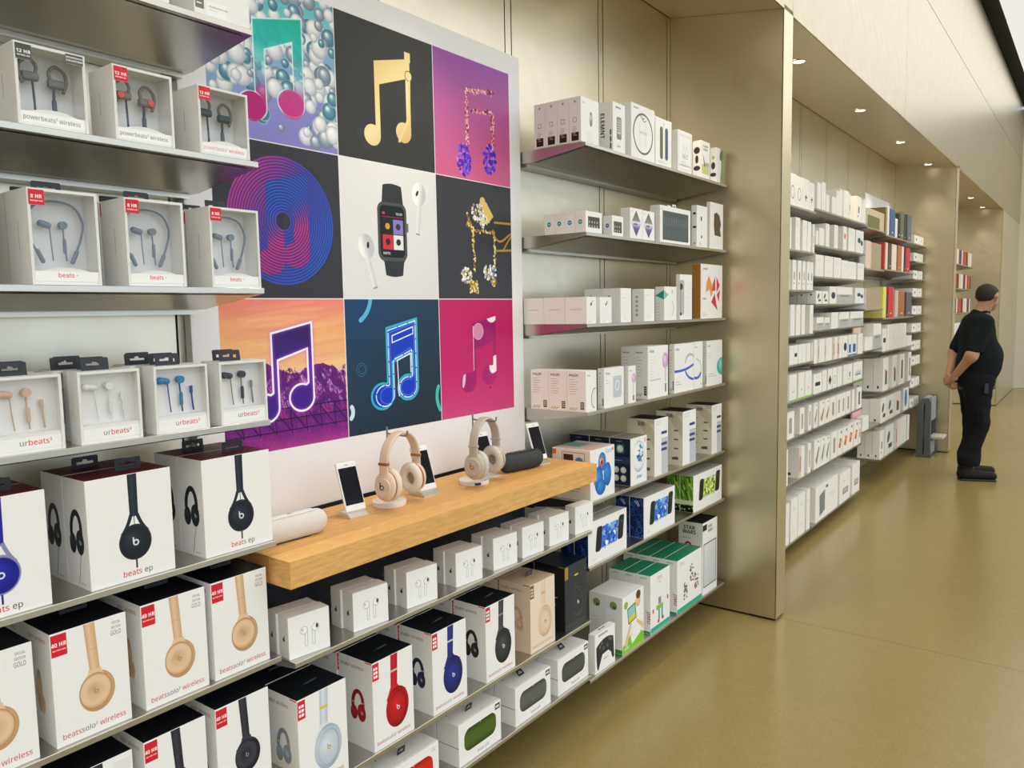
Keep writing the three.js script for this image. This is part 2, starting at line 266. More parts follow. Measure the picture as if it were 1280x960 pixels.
// ---------- poster panel, dark panel, oak ledge ----------
const TY = 1.018;
const bluePanel = struct('wall_panel_dark', boxAt(1.068, 2.437, 0.03, 1.03, 0.001, 0.028), M.navy);
const PW = 1385, PH = 1496; // millimetres
const pcv = document.createElement('canvas'); { const s = 1.25; pcv.width = Math.round(PW * s); pcv.height = Math.round(PH * s); }
{
  const c = pcv.getContext('2d'), s = pcv.width / PW, T = 415; c.scale(s, s); c.fillStyle = '#efeef0'; c.fillRect(0, 0, PW, PH);
  const circ = (x, y, r) => { c.beginPath(); c.arc(x, y, r, 0, 7); };
  const tile = (i, j, fn) => { c.save(); c.translate(75 + i * T, 70 + j * T); c.beginPath(); c.rect(1.5, 1.5, T - 3, T - 3); c.clip(); fn(); c.restore(); };
  const grad = (x0, y0, x1, y1, st) => { const g = c.createLinearGradient(x0, y0, x1, y1); st.forEach(([a, k]) => g.addColorStop(a, k)); return g; };
  // outline of two joined quavers: x of left stem, right stem, top, beam height, stem width, foot, slope, head radii
  const note = (l, r, t, b, w, f, sl, hx, hy) => { c.beginPath(); c.moveTo(l, t + sl); c.lineTo(r, t); c.lineTo(r, f - sl * 0.4); c.ellipse(r - hx, f - sl * 0.4, hx, hy, 0, 0, Math.PI * 1.62); c.lineTo(r - w, f - hy * 1.05 - sl * 0.4); c.lineTo(r - w, t + b); c.lineTo(l + w, t + b + sl); c.lineTo(l + w, f + sl * 0.3); c.ellipse(l + w - hx, f + sl * 0.3, hx, hy, 0, 0, Math.PI * 1.62); c.lineTo(l, f - hy * 1.05 + sl * 0.3); c.closePath(); };
  tile(0, 0, () => { // glass quavers among pale pearls
    c.fillStyle = grad(0, 0, 120, T, [[0, '#3fc4c0'], [0.45, '#7fc8d4'], [0.8, '#8f92d8'], [1, '#8a86cf']]); c.fillRect(0, 0, T, T);
    seed = 11;
    for (let k = 0; k < 260; k++) { const x = rnd() * T, y = rnd() * T * 0.95, r = 9 + rnd() * 20; if (y > 300 && x < 300 && rnd() < 0.8) continue; const q = rnd(); const g = c.createRadialGradient(x - r * 0.3, y - r * 0.4, r * 0.1, x, y, r);
      if (q < 0.5) { g.addColorStop(0, '#ffffff'); g.addColorStop(0.6, '#e4e6ea'); g.addColorStop(1, '#aab4c2'); } else if (q < 0.75) { g.addColorStop(0, '#e8fbff'); g.addColorStop(0.3, '#6f9fb4'); g.addColorStop(0.8, '#3f7488'); g.addColorStop(1, '#a9d3dc'); } else { g.addColorStop(0, '#f2f6fa'); g.addColorStop(0.5, '#9aa9b8'); g.addColorStop(1, '#6f7f94'); }
      c.fillStyle = g; circ(x, y, r); c.fill(); }
    c.save(); note(142, 300, 66, 70, 34, 316, 40, 44, 36); c.clip(); c.fillStyle = grad(0, 80, 0, 330, [[0, '#08b79f'], [0.35, 'rgba(20,190,180,0.85)'], [0.62, 'rgba(120,205,215,0.35)'], [0.85, 'rgba(200,30,130,0.7)'], [1, '#c21478']]); c.fillRect(0, 0, T, T); c.restore();
    note(142, 300, 66, 70, 34, 316, 40, 44, 36); c.strokeStyle = 'rgba(230,255,255,0.8)'; c.lineWidth = 4; c.stroke();
    c.fillStyle = 'rgba(185,10,115,0.8)'; circ(132, 330, 38); c.fill(); c.fillStyle = 'rgba(214,60,140,0.75)'; circ(258, 302, 40); c.fill();
  });
  tile(1, 0, () => { // record grooves, golden quavers
    c.fillStyle = '#30302e'; c.fillRect(0, 0, T, T);
    for (let r = 40; r < 520; r += 3) { c.strokeStyle = `rgba(${90 + 50 * Math.sin(r)},${84 + 46 * Math.sin(r)},76,0.13)`; c.lineWidth = 1; circ(215, 290, r); c.stroke(); }
    for (let k = 0; k < 22; k++) { c.strokeStyle = `rgba(190,180,165,${0.05 + 0.012 * (k % 5)})`; c.lineWidth = 3; c.beginPath(); c.arc(215, 290, 70 + k * 12, -0.75, -0.25); c.stroke(); c.beginPath(); c.arc(215, 290, 40 + k * 5, 2.4, 2.9); c.stroke(); }
    note(152, 306, 72, 66, 20, 322, 40, 34, 32); c.fillStyle = grad(140, 130, 330, 370, [[0, '#e3c987'], [0.5, '#f1dda6'], [1, '#c79d56']]); c.fill();
    c.fillStyle = '#e8d296'; c.save(); c.translate(290, 62); c.rotate(0.0); c.fillRect(-6, -8, 26, 30); c.restore(); c.strokeStyle = '#6b5328'; c.lineWidth = 3; circ(300, 126, 15); c.stroke(); c.fillStyle = '#ecd9a0'; circ(300, 126, 14); c.fill(); c.lineWidth = 9; c.strokeStyle = '#e6cf92'; c.beginPath(); c.moveTo(304, 138); c.lineTo(300, 250); c.lineTo(250, 338); c.stroke();
  });
  tile(2, 0, () => { // quavers of blossom
    c.fillStyle = grad(0, 0, 0, T, [[0, '#9850a8'], [0.4, '#b85a9c'], [1, '#d8628e']]); c.fillRect(0, 0, T, T); seed = 5;
    const path = []; for (let k = 0; k <= 24; k++) path.push([170, 110 + k * 9]); for (let k = 0; k <= 16; k++) path.push([176 + k * 8.5, 108 - 18 * (k / 16)]); for (let k = 0; k <= 12; k++) path.push([196 + k * 9.5, 172 - 10 * (k / 12)]); for (let k = 0; k <= 22; k++) path.push([312, 168 + k * 7.5]);
    for (const [x, y] of path) for (let k = 0; k < 5; k++) { c.fillStyle = ['#f3b6b0', '#e98ca0', '#fbd8c8', '#c9485c', '#7c2a48'][Math.floor(rnd() * 5)]; circ(x + (rnd() - 0.5) * 16, y + (rnd() - 0.5) * 16, 1.5 + rnd() * 4); c.fill(); }
    for (const [X, Y] of [[150, 350], [292, 330]]) for (let k = 0; k < 130; k++) { const a = rnd() * 7, r = Math.sqrt(rnd()); c.fillStyle = ['#4a22b4', '#6a3ad8', '#3a189a', '#8a5aee', '#c080f0'][Math.floor(rnd() * 5)]; circ(X + Math.cos(a) * r * 36, Y + Math.sin(a) * r * 54, 3 + rnd() * 5); c.fill(); }
    c.fillStyle = '#8a2a4a'; circ(300, 92, 9); c.fill();
  });
  tile(0, 1, () => { // rings
    c.fillStyle = '#333339'; c.fillRect(0, 0, T, T); c.lineWidth = 5.2;
    const rg = grad(20, 60, 390, 330, [[0, '#e0368f'], [0.28, '#a02ba8'], [0.5, '#3b3fc0'], [1, '#1560d8']]), ng = grad(150, 60, 320, 380, [[0, '#1464d2'], [0.35, '#2a53cc'], [0.55, '#c12a92'], [1, '#8a2aa0']]);
    c.strokeStyle = rg; for (let r = 26; r < 178; r += 8) { circ(212, 205, r); c.stroke(); }
    c.save(); note(160, 298, 72, 84, 52, 308, 30, 46, 34); c.clip(); c.fillStyle = '#2a2a44'; c.fillRect(0, 0, T, T); c.strokeStyle = ng; for (let r = 26; r < 178; r += 8) { circ(212, 205, r); c.stroke(); } c.restore();
  });
  tile(1, 1, () => { // wrist watch and earphones
    c.fillStyle = grad(0, 0, T, T, [[0, '#e9e8e8'], [1, '#dddddf']]); c.fillRect(0, 0, T, T);
    c.save(); c.translate(212, 205); c.fillStyle = '#2b2e31'; c.beginPath(); c.moveTo(-46, -90); c.lineTo(-40, -142); c.quadraticCurveTo(0, -154, 40, -142); c.lineTo(46, -90); c.lineTo(58, -70); c.lineTo(60, 72); c.lineTo(44, 96); c.lineTo(38, 136); c.quadraticCurveTo(0, 146, -36, 136); c.lineTo(-42, 96); c.lineTo(-64, 72); c.lineTo(-66, -70); c.closePath(); c.fill();
    c.fillStyle = '#4a4d50'; c.beginPath(); c.roundRect(-66, -90, 126, 182, 26); c.fill(); c.fillStyle = '#0b0c10'; c.beginPath(); c.roundRect(-56, -80, 106, 160, 18); c.fill(); c.fillStyle = '#6a6c6e'; c.fillRect(60, -30, 8, 28);
    c.fillStyle = '#c8404a'; c.fillRect(-46, -60, 12, 8); c.fillStyle = '#d8d8d8'; c.font = 'bold 12px sans-serif'; c.fillText('10:09', 12, -52); c.fillStyle = '#b03040'; c.fillRect(-46, -46, 90, 2);
    [['#1a1612', '#d0a040'], ['#8a7ac8', '#2a2a3a'], ['#d02a3a', '#3a0a10'], ['#e8e6e2', '#222222']].forEach(([a, b], k) => { const X = -46 + (k % 2) * 46, Y = -38 + Math.floor(k / 2) * 48; c.fillStyle = a; c.fillRect(X, Y, 44, 46); c.fillStyle = b; circ(X + 22, Y + 22, 10); c.fill(); }); c.fillStyle = '#ddd'; c.fillText('NOTE', -46, 72); c.restore();
    const bud = (x, y, r, fl) => { c.save(); c.translate(x, y); c.rotate(r); c.fillStyle = grad(-12, 0, 14, 0, [[0, '#f7f7f8'], [1, '#c4c5ca']]); c.beginPath(); c.roundRect(-9, 0, 18, 128, 9); c.fill(); c.beginPath(); c.ellipse(-6 * fl, -4, 32, 38, 0, 0, 7); c.fill(); c.fillStyle = '#222'; c.beginPath(); c.ellipse(-14 * fl, -6, 5, 10, 0.4, 0, 7); c.fill(); c.fillStyle = '#999'; c.fillRect(-9, 122, 18, 5); c.restore(); };
    bud(92, 262, -0.3, -1); bud(338, 82, 0.12, 1);
  });
  tile(2, 1, () => { // quavers of gold chain
    c.fillStyle = '#34353b'; c.fillRect(0, 0, T, T); seed = 9; const dot = (x, y, r) => { c.fillStyle = ['#e8cf78', '#b98f38', '#f6eab4', '#8a6420'][Math.floor(rnd() * 4)]; circ(x, y, r); c.fill(); };
    const chain = (p, w) => { for (let k = 0; k < p.length - 1; k++) { const [a, b] = p[k], [x, y] = p[k + 1], n = Math.hypot(x - a, y - b) / 4; for (let i = 0; i < n; i++) dot(a + (x - a) * i / n + (rnd() - 0.5) * w, b + (y - b) * i / n + (rnd() - 0.5) * w, 3 + rnd() * 2.4); } };
    chain([[162, 120], [190, 180], [196, 320]], 10); chain([[160, 150], [210, 175], [310, 172], [312, 300]], 10); chain([[170, 130], [158, 160], [180, 160]], 8); c.strokeStyle = '#b58f3c'; c.lineWidth = 8; c.beginPath(); c.moveTo(300, 168); c.bezierCurveTo(340, 240, 380, 180, T, 170); c.stroke(); c.beginPath(); c.moveTo(310, 136); c.lineTo(T, 134); c.stroke(); c.beginPath(); c.moveTo(318, 238); c.lineTo(T, 232); c.stroke(); c.beginPath(); c.moveTo(360, 240); c.quadraticCurveTo(390, 200, T, 180); c.stroke();
    for (const [X, Y, R] of [[220, 110, 36], [150, 336, 30], [282, 318, 34], [252, 130, 30]]) for (let k = 0; k < 46; k++) { const a = rnd() * 7, r = Math.sqrt(rnd()) * R; c.fillStyle = ['#ffffff', '#c9ccd2', '#8b9098', '#e8d68c'][Math.floor(rnd() * 4)]; c.save(); c.translate(X + Math.cos(a) * r, Y + Math.sin(a) * r); c.rotate(a); c.fillRect(-5, -5, 10, 10); c.restore(); }
    c.fillStyle = '#e2c566'; c.save(); c.translate(272, 104); c.rotate(-0.7); c.fillRect(-14, -34, 34, 66); c.restore(); circ(246, 66, 15); c.fill(); for (let k = 0; k < 50; k++) dot(166 + rnd() * 44, 352 + rnd() * 40, 5); for (let k = 0; k < 20; k++) dot(296 + rnd() * 22, 340 + rnd() * 26, 5);
  });
  tile(0, 2, () => { // neon quavers against hills at dusk
    c.fillStyle = grad(0, 0, 0, 250, [[0, '#f08878'], [0.35, '#f6ab70'], [0.75, '#f7c98c'], [1, '#e9a0a0']]); c.fillRect(0, 0, T, T); seed = 21;
    for (let k = 0; k < 40; k++) { c.fillStyle = `rgba(${k % 2 ? '255,225,170' : '225,120,130'},0.12)`; c.beginPath(); c.ellipse(rnd() * T, rnd() * 190, 60 + rnd() * 90, 4 + rnd() * 12, -0.1, 0, 7); c.fill(); }
    c.fillStyle = '#6a1a78'; c.beginPath(); c.moveTo(0, 210); for (let x = 0; x <= T; x += 8) c.lineTo(x, 212 - 46 * Math.max(0, noise.noise(x / 90, 1.5, 0) + 0.35) - 8 * noise.noise(x / 17, 4, 0)); c.lineTo(T, T); c.lineTo(0, T); c.fill();
    for (let k = 0; k < 2600; k++) { const x = rnd() * T, y = 190 + rnd() * 225, q = noise.noise(x / 40, y / 30, 2); c.fillStyle = y < 300 ? (q > 0.05 ? `rgba(225,190,240,${0.25 + rnd() * 0.35})` : `rgba(60,10,110,0.5)`) : (q > 0 ? 'rgba(190,50,150,0.45)' : 'rgba(70,15,120,0.5)'); c.save(); c.translate(x, y); c.rotate(0.7 + rnd()); c.fillRect(0, 0, 3 + rnd() * 9, 1.5 + rnd() * 3); c.restore(); }
    c.fillStyle = grad(0, 330, 0, T, [[0, 'rgba(80,16,120,0.5)'], [0.6, 'rgba(150,40,140,0.6)'], [1, 'rgba(190,70,150,0.8)']]); c.fillRect(0, 330, T, 90);
    c.strokeStyle = '#1c0a3a'; c.lineWidth = 3; for (let k = 0; k < 9; k++) { c.beginPath(); c.moveTo(k * 52, 300); c.lineTo(k * 52 + 4, 372); c.stroke(); c.beginPath(); c.moveTo(k * 52, 306); c.lineTo(k * 52 + 52, 366); c.stroke(); } for (const y of [304, 334, 366]) { c.beginPath(); c.moveTo(0, y); c.lineTo(T, y - 4); c.stroke(); }
    c.save(); note(155, 292, 66, 74, 18, 288, 28, 42, 38); c.fillStyle = grad(0, 70, 0, 340, [[0, '#28105a'], [0.5, '#4a1a9a'], [1, '#3a1288']]); c.fill(); c.shadowColor = '#d05cff'; c.shadowBlur = 14; c.lineWidth = 6; c.strokeStyle = '#ffffff'; c.stroke(); c.restore();
  });
  tile(1, 2, () => { // blue tube quavers
    c.fillStyle = grad(0, 0, T * 0.7, T, [[0, '#0b3f72'], [0.35, '#173a56'], [1, '#1d2a38']]); c.fillRect(0, 0, T, T);
    c.lineCap = 'round'; c.strokeStyle = '#58b8de'; c.lineWidth = 15; c.beginPath(); c.arc(20, -10, 86, 0.1, 1.05); c.stroke(); c.strokeStyle = '#3cc6bd'; c.beginPath(); c.arc(470, 330, 76, 2.5, 3.6); c.stroke(); c.strokeStyle = '#cfe9f4'; c.beginPath(); c.arc(-6, 340, 26, -0.6, 0.8); c.stroke(); c.lineWidth = 2; c.strokeStyle = '#2c6f96'; circ(60, 215, 20); c.stroke(); circ(62, 215, 13); c.stroke();
    const out = (k) => note(168 + k, 304 - k, 64 + k, 108 - 2 * k, 22 - k * 0.4, 296, 28, 46 - k, 40 - k); out(0); c.fillStyle = '#0b3cc8'; c.fill(); c.lineWidth = 8; c.strokeStyle = '#2fb4d8'; c.stroke(); out(7); c.lineWidth = 4; c.strokeStyle = '#e6f6ff'; c.setLineDash([40, 7]); c.stroke(); c.setLineDash([]); out(14); c.lineWidth = 3; c.strokeStyle = '#4a7cff'; c.stroke();
    c.strokeStyle = '#f0f8ff'; c.lineWidth = 4; c.beginPath(); c.moveTo(192, 116); c.lineTo(286, 90); c.lineTo(286, 112); c.lineTo(192, 138); c.closePath(); c.stroke(); c.beginPath(); c.moveTo(216, 310); c.lineTo(212, 196); c.lineTo(272, 176); c.lineTo(272, 236); c.stroke();
  });
  tile(2, 2, () => { // balloon quavers
    c.fillStyle = grad(0, 0, 0, T, [[0, '#bf1260'], [0.55, '#c5186a'], [1, '#d44a86']]); c.fillRect(0, 0, T, T);
    note(172, 308, 62, 92, 18, 288, 26, 42, 36); c.fillStyle = grad(150, 80, 320, 350, [[0, '#8a0f68'], [0.5, '#a3136c'], [1, '#c22a7a']]); c.fill(); c.save(); c.clip(); c.fillStyle = '#f7eef2'; circ(284, 52, 34); c.fill(); c.fillStyle = 'rgba(255,230,240,0.75)'; circ(206, 116, 30); c.fill(); c.strokeStyle = '#b81c66'; c.lineWidth = 2; for (let r = 6; r < 30; r += 6) { circ(206, 116, r); c.stroke(); circ(262, 128, r); c.stroke(); } c.fillStyle = '#faf2f5'; c.beginPath(); c.ellipse(296, 240, 26, 36, 0.6, 0, 7); c.fill(); c.fillStyle = 'rgba(250,240,246,0.8)'; c.beginPath(); c.ellipse(122, 286, 8, 28, 0.2, 0, 7); c.fill(); c.fillRect(176, 96, 4, 160); c.restore();
    c.fillStyle = '#8a0f58'; circ(268, 324, 5); c.fill();
  });
}
seed = 77;
const ptex = new THREE.CanvasTexture(pcv); ptex.colorSpace = THREE.SRGBColorSpace; ptex.anisotropy = 8;
{
  const t = thing('wall_poster', 'tall white framed poster of nine square music note pictures above the oak ledge', 'poster', null, [1.7525, 1.024, 0.016]);
  part(t, 'backing_board', box(1.385, 1.496, 0.026), M.white, [0, 0.748, 0]);
  part(t, 'printed_sheet', new THREE.PlaneGeometry(1.383, 1.494), new THREE.MeshPhysicalMaterial({ map: ptex, roughness: 0.35, specularIntensity: 0.5 }), [0, 0.748, 0.0136], 'glossy printed sheet of nine pictures');
}
// oak ledge: lengthwise staves
const oak = [0, 1, 2].map((k) => dataTex(512, (u, v) => { const w = per(u, v, 3, k * 5 + 1) * 0.06, g = per(u * 1, (v + w) % 1, 40, k + 2.5), a = per(u, v, 2, k + 9), f = per(u, v, 90, k + 4), st = Math.sin((v + w + 0.04 * per(u, v, 2, 7 + k)) * 90) * 0.5; const s = g * 20 + a * 10 + f * 9 + st * 6 - k * 6; return [222 + s, 172 + s, 104 + s * 0.8]; }, true));
oak.forEach((t) => t.repeat.set(0.7, 4));
const oakM = oak.map((t) => new THREE.MeshPhysicalMaterial({ map: t, roughness: 0.48, specularIntensity: 0.5 }));
{
  const t = thing('oak_ledge', 'thick light oak display ledge under the music poster', 'ledge', null, [1.7375, 0.953, 0.213]);
  const zs = [-0.163, -0.075, 0.005, 0.085, 0.163];
  for (let i = 0; i < 4; i++) { const g = rbox(1.349, 0.065, zs[i + 1] - zs[i] - 0.0004, 0.0015, 1), p = g.attributes.position, n = g.attributes.normal, uv = g.attributes.uv; for (let q = 0; q < uv.count; q++) Math.abs(n.getX(q)) > 0.7 ? uv.setXY(q, p.getZ(q) * 1.2, p.getY(q)) : Math.abs(n.getY(q)) > 0.7 ? uv.setXY(q, p.getX(q) + i * 0.33, p.getZ(q) + i * 0.7) : uv.setXY(q, p.getX(q) + i * 0.2, p.getY(q) + 0.3); part(t, 'stave', g, oakM[i % 3], [0, 0.0325, (zs[i] + zs[i + 1]) / 2]); }
}

// ---------- carton prints ----------
const RED = '#d3222e', INK = '#33363c', PINK = '#c8485a', GOLD = '#e2bd96', NAVY = '#10141f';
const txt = (c, s, x, y, px, col = INK, align = 'left', w = 'normal', rot = 0, sx = 1) => { c.save(); c.translate(x, y); c.rotate(rot); c.scale(sx, 1); c.fillStyle = col; c.font = `${w} ${px}px sans-serif`; c.textAlign = align; c.fillText(s, 0, 0); c.restore(); };
const sticker = (c, x, y, w, h, a, b, col = RED) => { c.fillStyle = col; c.fillRect(x, y, w, h); txt(c, a, x + w / 2, y + h * 0.56, w * 0.36, '#fff', 'center', 'bold'); txt(c, b, x + w / 2, y + h * 0.76, w * 0.13, '#fff', 'center', 'bold'); };
const duo = (c, parts, x, y, px) => { for (const [s, col, up] of parts) { txt(c, s, x, y - (up ? px * 0.32 : 0), up ? px * 0.55 : px, col); c.font = `normal ${up ? px * 0.55 : px}px sans-serif`; x += c.measureText(s).width; } };
const disc = (c, x, y, rx, ry, st) => { const g = c.createRadialGradient(x - rx * 0.3, y - ry * 0.35, rx * 0.1, x, y, Math.max(rx, ry)); st.forEach(([a, k]) => g.addColorStop(a, k)); c.fillStyle = g; c.beginPath(); c.ellipse(x, y, rx, ry, 0, 0, 7); c.fill(); };
const bMark = (c, x, y, r, col) => { c.strokeStyle = col; c.lineWidth = r * 0.34; c.beginPath(); c.arc(x + r * 0.1, y + r * 0.25, r * 0.55, 0, 7); c.stroke(); c.beginPath(); c.moveTo(x - r * 0.45, y - r); c.lineTo(x - r * 0.45, y + r * 0.25); c.stroke(); };
const band = (c, x, y0, y1, w0, w1, a, b) => { const g = c.createLinearGradient(x - w0 / 2, 0, x + w0 / 2, 0); g.addColorStop(0, b); g.addColorStop(0.4, a); g.addColorStop(1, b); c.fillStyle = g; c.beginPath(); c.moveTo(x - w0 / 2, y0); c.lineTo(x + w0 / 2, y0); c.lineTo(x + w1 / 2, y1); c.lineTo(x - w1 / 2, y1); c.fill(); };
const small = (c, x, y, r, a, b, clip, mark = '#ddd') => { // three quarter view of a headphone, as on the carton sides
  c.strokeStyle = a; c.lineWidth = r * 0.36; c.beginPath(); c.ellipse(x, y, r * 0.62, r * 1.15, 0.05, Math.PI * 0.93, Math.PI * 2.08); c.stroke(); if (clip) { c.fillStyle = clip; c.fillRect(x - r * 0.82, y - r * 0.2, r * 0.38, r * 0.12); c.fillRect(x + r * 0.46, y - r * 0.3, r * 0.38, r * 0.12); }
  disc(c, x - r * 0.5, y + r * 0.75, r * 0.42, r * 0.62, [[0, b], [1, a]]); disc(c, x + r * 0.42, y + r * 0.62, r * 0.5, r * 0.75, [[0, b], [0.7, a], [1, b]]); bMark(c, x + r * 0.45, y + r * 0.62, r * 0.16, mark); };
const AL = new Atlas(1500), AC = new Atlas(1450);
const W0 = '#f3f2f0';
const epFront = (col, hi, rim) => (c, w, h) => { const x = w * 0.53; band(c, x, 0, h * 0.40, 19, 17, hi, col); c.strokeStyle = rim; c.lineWidth = 7; c.beginPath(); c.moveTo(x - 6, h * 0.38); c.quadraticCurveTo(x - 14, h * 0.5, x - 26, h * 0.56); c.moveTo(x + 6, h * 0.38); c.quadraticCurveTo(x + 14, h * 0.5, x + 26, h * 0.56); c.stroke(); c.lineWidth = 1.2; c.beginPath(); c.moveTo(x, h * 0.4); c.lineTo(x, h * 0.5); c.stroke(); disc(c, x, h * 0.645, 33, 36, [[0, rim], [1, rim]]); disc(c, x, h * 0.65, 30, 32, [[0, hi], [0.8, col], [1, col]]); bMark(c, x, h * 0.64, 9, '#e8e8ea'); c.fillStyle = col; c.fillRect(x - 1.6, h * 0.81, 3.2, 18); duo(c, [['beats', RED], [' ep', INK]], w * 0.36, h * 0.955, 16); };
const epSide = (col, hi) => (c, w, h) => { small(c, w * 0.5, h * 0.48, 33, col, hi, null); c.strokeStyle = col; c.lineWidth = 1.2; c.beginPath(); c.moveTo(w * 0.66, h * 0.68); c.lineTo(w * 0.5, h * 0.97); c.stroke(); txt(c, 'beats ep', w * 0.6, h * 0.965, 5, '#777'); };
const soloFront = (a, b, rim, gold) => (c, w, h) => { const x = w * 0.5, y = h * 0.62; c.save(); c.translate(x, 0); c.transform(1, 0, 0.06, 1, 0, 0); band(c, 0, 0, h * 0.5, 21, 19, a, b); c.fillStyle = b; c.fillRect(-10.5, h * 0.235, 21, 1.2); c.restore(); c.fillStyle = b; disc(c, x + 8, y + 1, 34, 40, [[0, a], [0.75, b], [1, rim]]); c.fillStyle = a; c.beginPath(); c.moveTo(x - 6, h * 0.42); c.lineTo(x + 18, h * 0.42); c.quadraticCurveTo(x + 20, y - 26, x + 34, y - 20); c.lineTo(x - 24, y - 20); c.quadraticCurveTo(x - 8, y - 30, x - 6, h * 0.42); c.fill(); disc(c, x + 5, y, 31, 35.5, [[0, rim], [1, rim]]); disc(c, x + 5, y, 29, 33, [[0, a], [0.8, a], [1, b]]); disc(c, x + 5, y, 19, 21, [[0, b], [1, a]]); bMark(c, x + 6, y, 6, gold ? '#b98f62' : '#8b8f98'); if (gold) { txt(c, 'SPECIAL', w * 0.93, h * 0.075, 7, '#86868a', 'right', 'normal', 0, 0.7); txt(c, 'EDITION', w * 0.93, h * 0.115, 7, '#86868a', 'right', 'normal', 0, 0.7); txt(c, 'GOLD', w * 0.93, h * 0.175, 13, '#7e7e82', 'right', 'normal', 0, 0.62); } sticker(c, 1, h * 0.012, 28, h * 0.19, '40 HR', 'BATTERY LIFE'); duo(c, [['beats', PINK], ['solo', '#6a6c72'], ['3', '#6a6c72', 1], [' wireless', PINK]], w * 0.07, h * 0.945, 14.2); };
const soloSide = (a, b) => (c, w, h) => { duo(c, [['solo', '#777'], ['3', '#777', 1], [' wireless', '#b06a5a']], w * 0.3, h * 0.1, 13); disc(c, w * 0.58, h * 0.55, 13, 42, [[0, a], [0.6, b], [1, b]]); disc(c, w * 0.66, h * 0.66, 10, 20, [[0, b], [1, a]]); };
const studioFront = (a, b, rim, clip, o = {}) => (c, w, h) => { const x = w * 0.56, y = h * 0.62; c.save(); c.translate(x - 4, 0); c.transform(1, 0, -0.04, 1, 0, 0); band(c, 0, 0, h * 0.5, 26, 24, a, b); c.fillStyle = clip; c.fillRect(-13, h * 0.175, 26, 6); c.restore(); c.fillStyle = a; c.beginPath(); c.moveTo(x - 20, h * 0.36); c.quadraticCurveTo(x - 30, h * 0.45, x - 38, h * 0.5); c.lineTo(x + 40, h * 0.46); c.quadraticCurveTo(x + 16, h * 0.42, x + 6, h * 0.36); c.fill(); disc(c, x + 4, y, 43, 57, [[0, a], [0.75, b], [1, rim]]); disc(c, x + 6, y + 2, 33, 46, [[0, rim], [1, rim]]); disc(c, x + 5, y + 2, 31, 44, [[0, a], [1, b]]); bMark(c, x + 6, y + 2, 8, o.mark ?? '#e8e8ea'); if (o.stick !== null) { c.fillStyle = o.stick ?? RED; c.fillRect(0, h * 0.012, 23, h * 0.19); c.fillStyle = o.stickInk ?? '#fff'; [0.055, 0.1, 0.145].forEach((v) => { c.fillRect(4, h * v, 15, h * 0.03); c.fillStyle = o.stick ?? RED; c.fillRect(10, h * v, 1.4, h * 0.03); c.fillStyle = o.stickInk ?? '#fff'; }); } duo(c, [['beats', o.t1 ?? PINK], ['studio', o.t2 ?? '#8a8c92'], ['3', o.t2 ?? '#8a8c92', 1], [' wireless', o.t1 ?? PINK]], w * 0.06, h * 0.945, 13.4); };
const studioSide = (a, b, clip, o = {}) => (c, w, h) => { duo(c, [['studio', o.t2 ?? '#55565a'], ['3', o.t2 ?? '#55565a', 1], [' wireless', o.t1 ?? '#b8505a']], w * 0.04, h * 0.115, 13.4); small(c, w * 0.55, h * 0.52, 33, a, b, clip); if (o.stick !== null) { c.fillStyle = o.stick ?? RED; c.fillRect(w * 0.8, 0, w * 0.2, 3); } };
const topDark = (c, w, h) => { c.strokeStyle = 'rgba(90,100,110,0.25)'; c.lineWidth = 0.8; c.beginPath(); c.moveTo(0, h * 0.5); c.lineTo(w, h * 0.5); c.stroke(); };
const podFront = (c, w, h) => { const bud = (x, k) => { c.strokeStyle = '#a9acb4'; c.fillStyle = '#fdfdfd'; c.lineWidth = 1.1; c.beginPath(); c.roundRect(x - 3, h * 0.42, 6, 40, 3); c.fill(); c.stroke(); c.beginPath(); c.ellipse(x - 5 * k, h * 0.4, 8.5, 9.5, 0, 0, 7); c.fill(); c.stroke(); c.fillStyle = k < 0 ? '#33353a' : '#c2c4c8'; c.beginPath(); c.ellipse(x - 9 * k, h * 0.38, k < 0 ? 3 : 2.4, k < 0 ? 5.5 : 3.4, 0, 0, 7); c.fill(); }; bud(w * 0.42, 1); bud(w * 0.6, -1); };
const podSide = (c, w, h) => { c.fillStyle = '#3a3632'; c.beginPath(); c.arc(w * 0.5, h * 0.56, 5.2, 0, 7); c.fill(); c.beginPath(); c.ellipse(w * 0.56, h * 0.485, 1.6, 3, 0.6, 0, 7); c.fill(); c.fillStyle = W0; c.beginPath(); c.arc(w * 0.64, h * 0.55, 2.3, 0, 7); c.fill(); };
const pillFront = (a, b, badge) => (c, w, h) => { const g = c.createLinearGradient(0, h * 0.2, 0, h * 0.75); g.addColorStop(0, b); g.addColorStop(0.25, a); g.addColorStop(0.7, a); g.addColorStop(1, b); c.fillStyle = g; c.beginPath(); c.roundRect(w * 0.12, h * 0.2, w * 0.76, h * 0.54, h * 0.2); c.fill(); c.fillStyle = '#e8e8e6'; c.fillRect(w * 0.49, h * 0.21, 4, 3); txt(c, 'beats pill', w * 0.42, h * 0.93, 14, '#8a8a88'); txt(c, '+', w * 0.74, h * 0.86, 9, '#8a8a88'); if (badge) { c.fillStyle = '#26282c'; c.fillRect(w * 0.86, h * 0.05, 25, 19); c.fillStyle = '#d8d8d4'; c.fillRect(w * 0.875, h * 0.09, 18, 9); } else { txt(c, 'PRODUCT', w * 0.86, h * 0.12, 4.6, '#77777a'); txt(c, 'SPECIAL', w * 0.86, h * 0.17, 4.6, '#77777a'); } };
const lidSide = (c, w, h) => { c.fillStyle = '#3a3a38'; c.fillRect(0, h * 0.545, w, 1.6); };

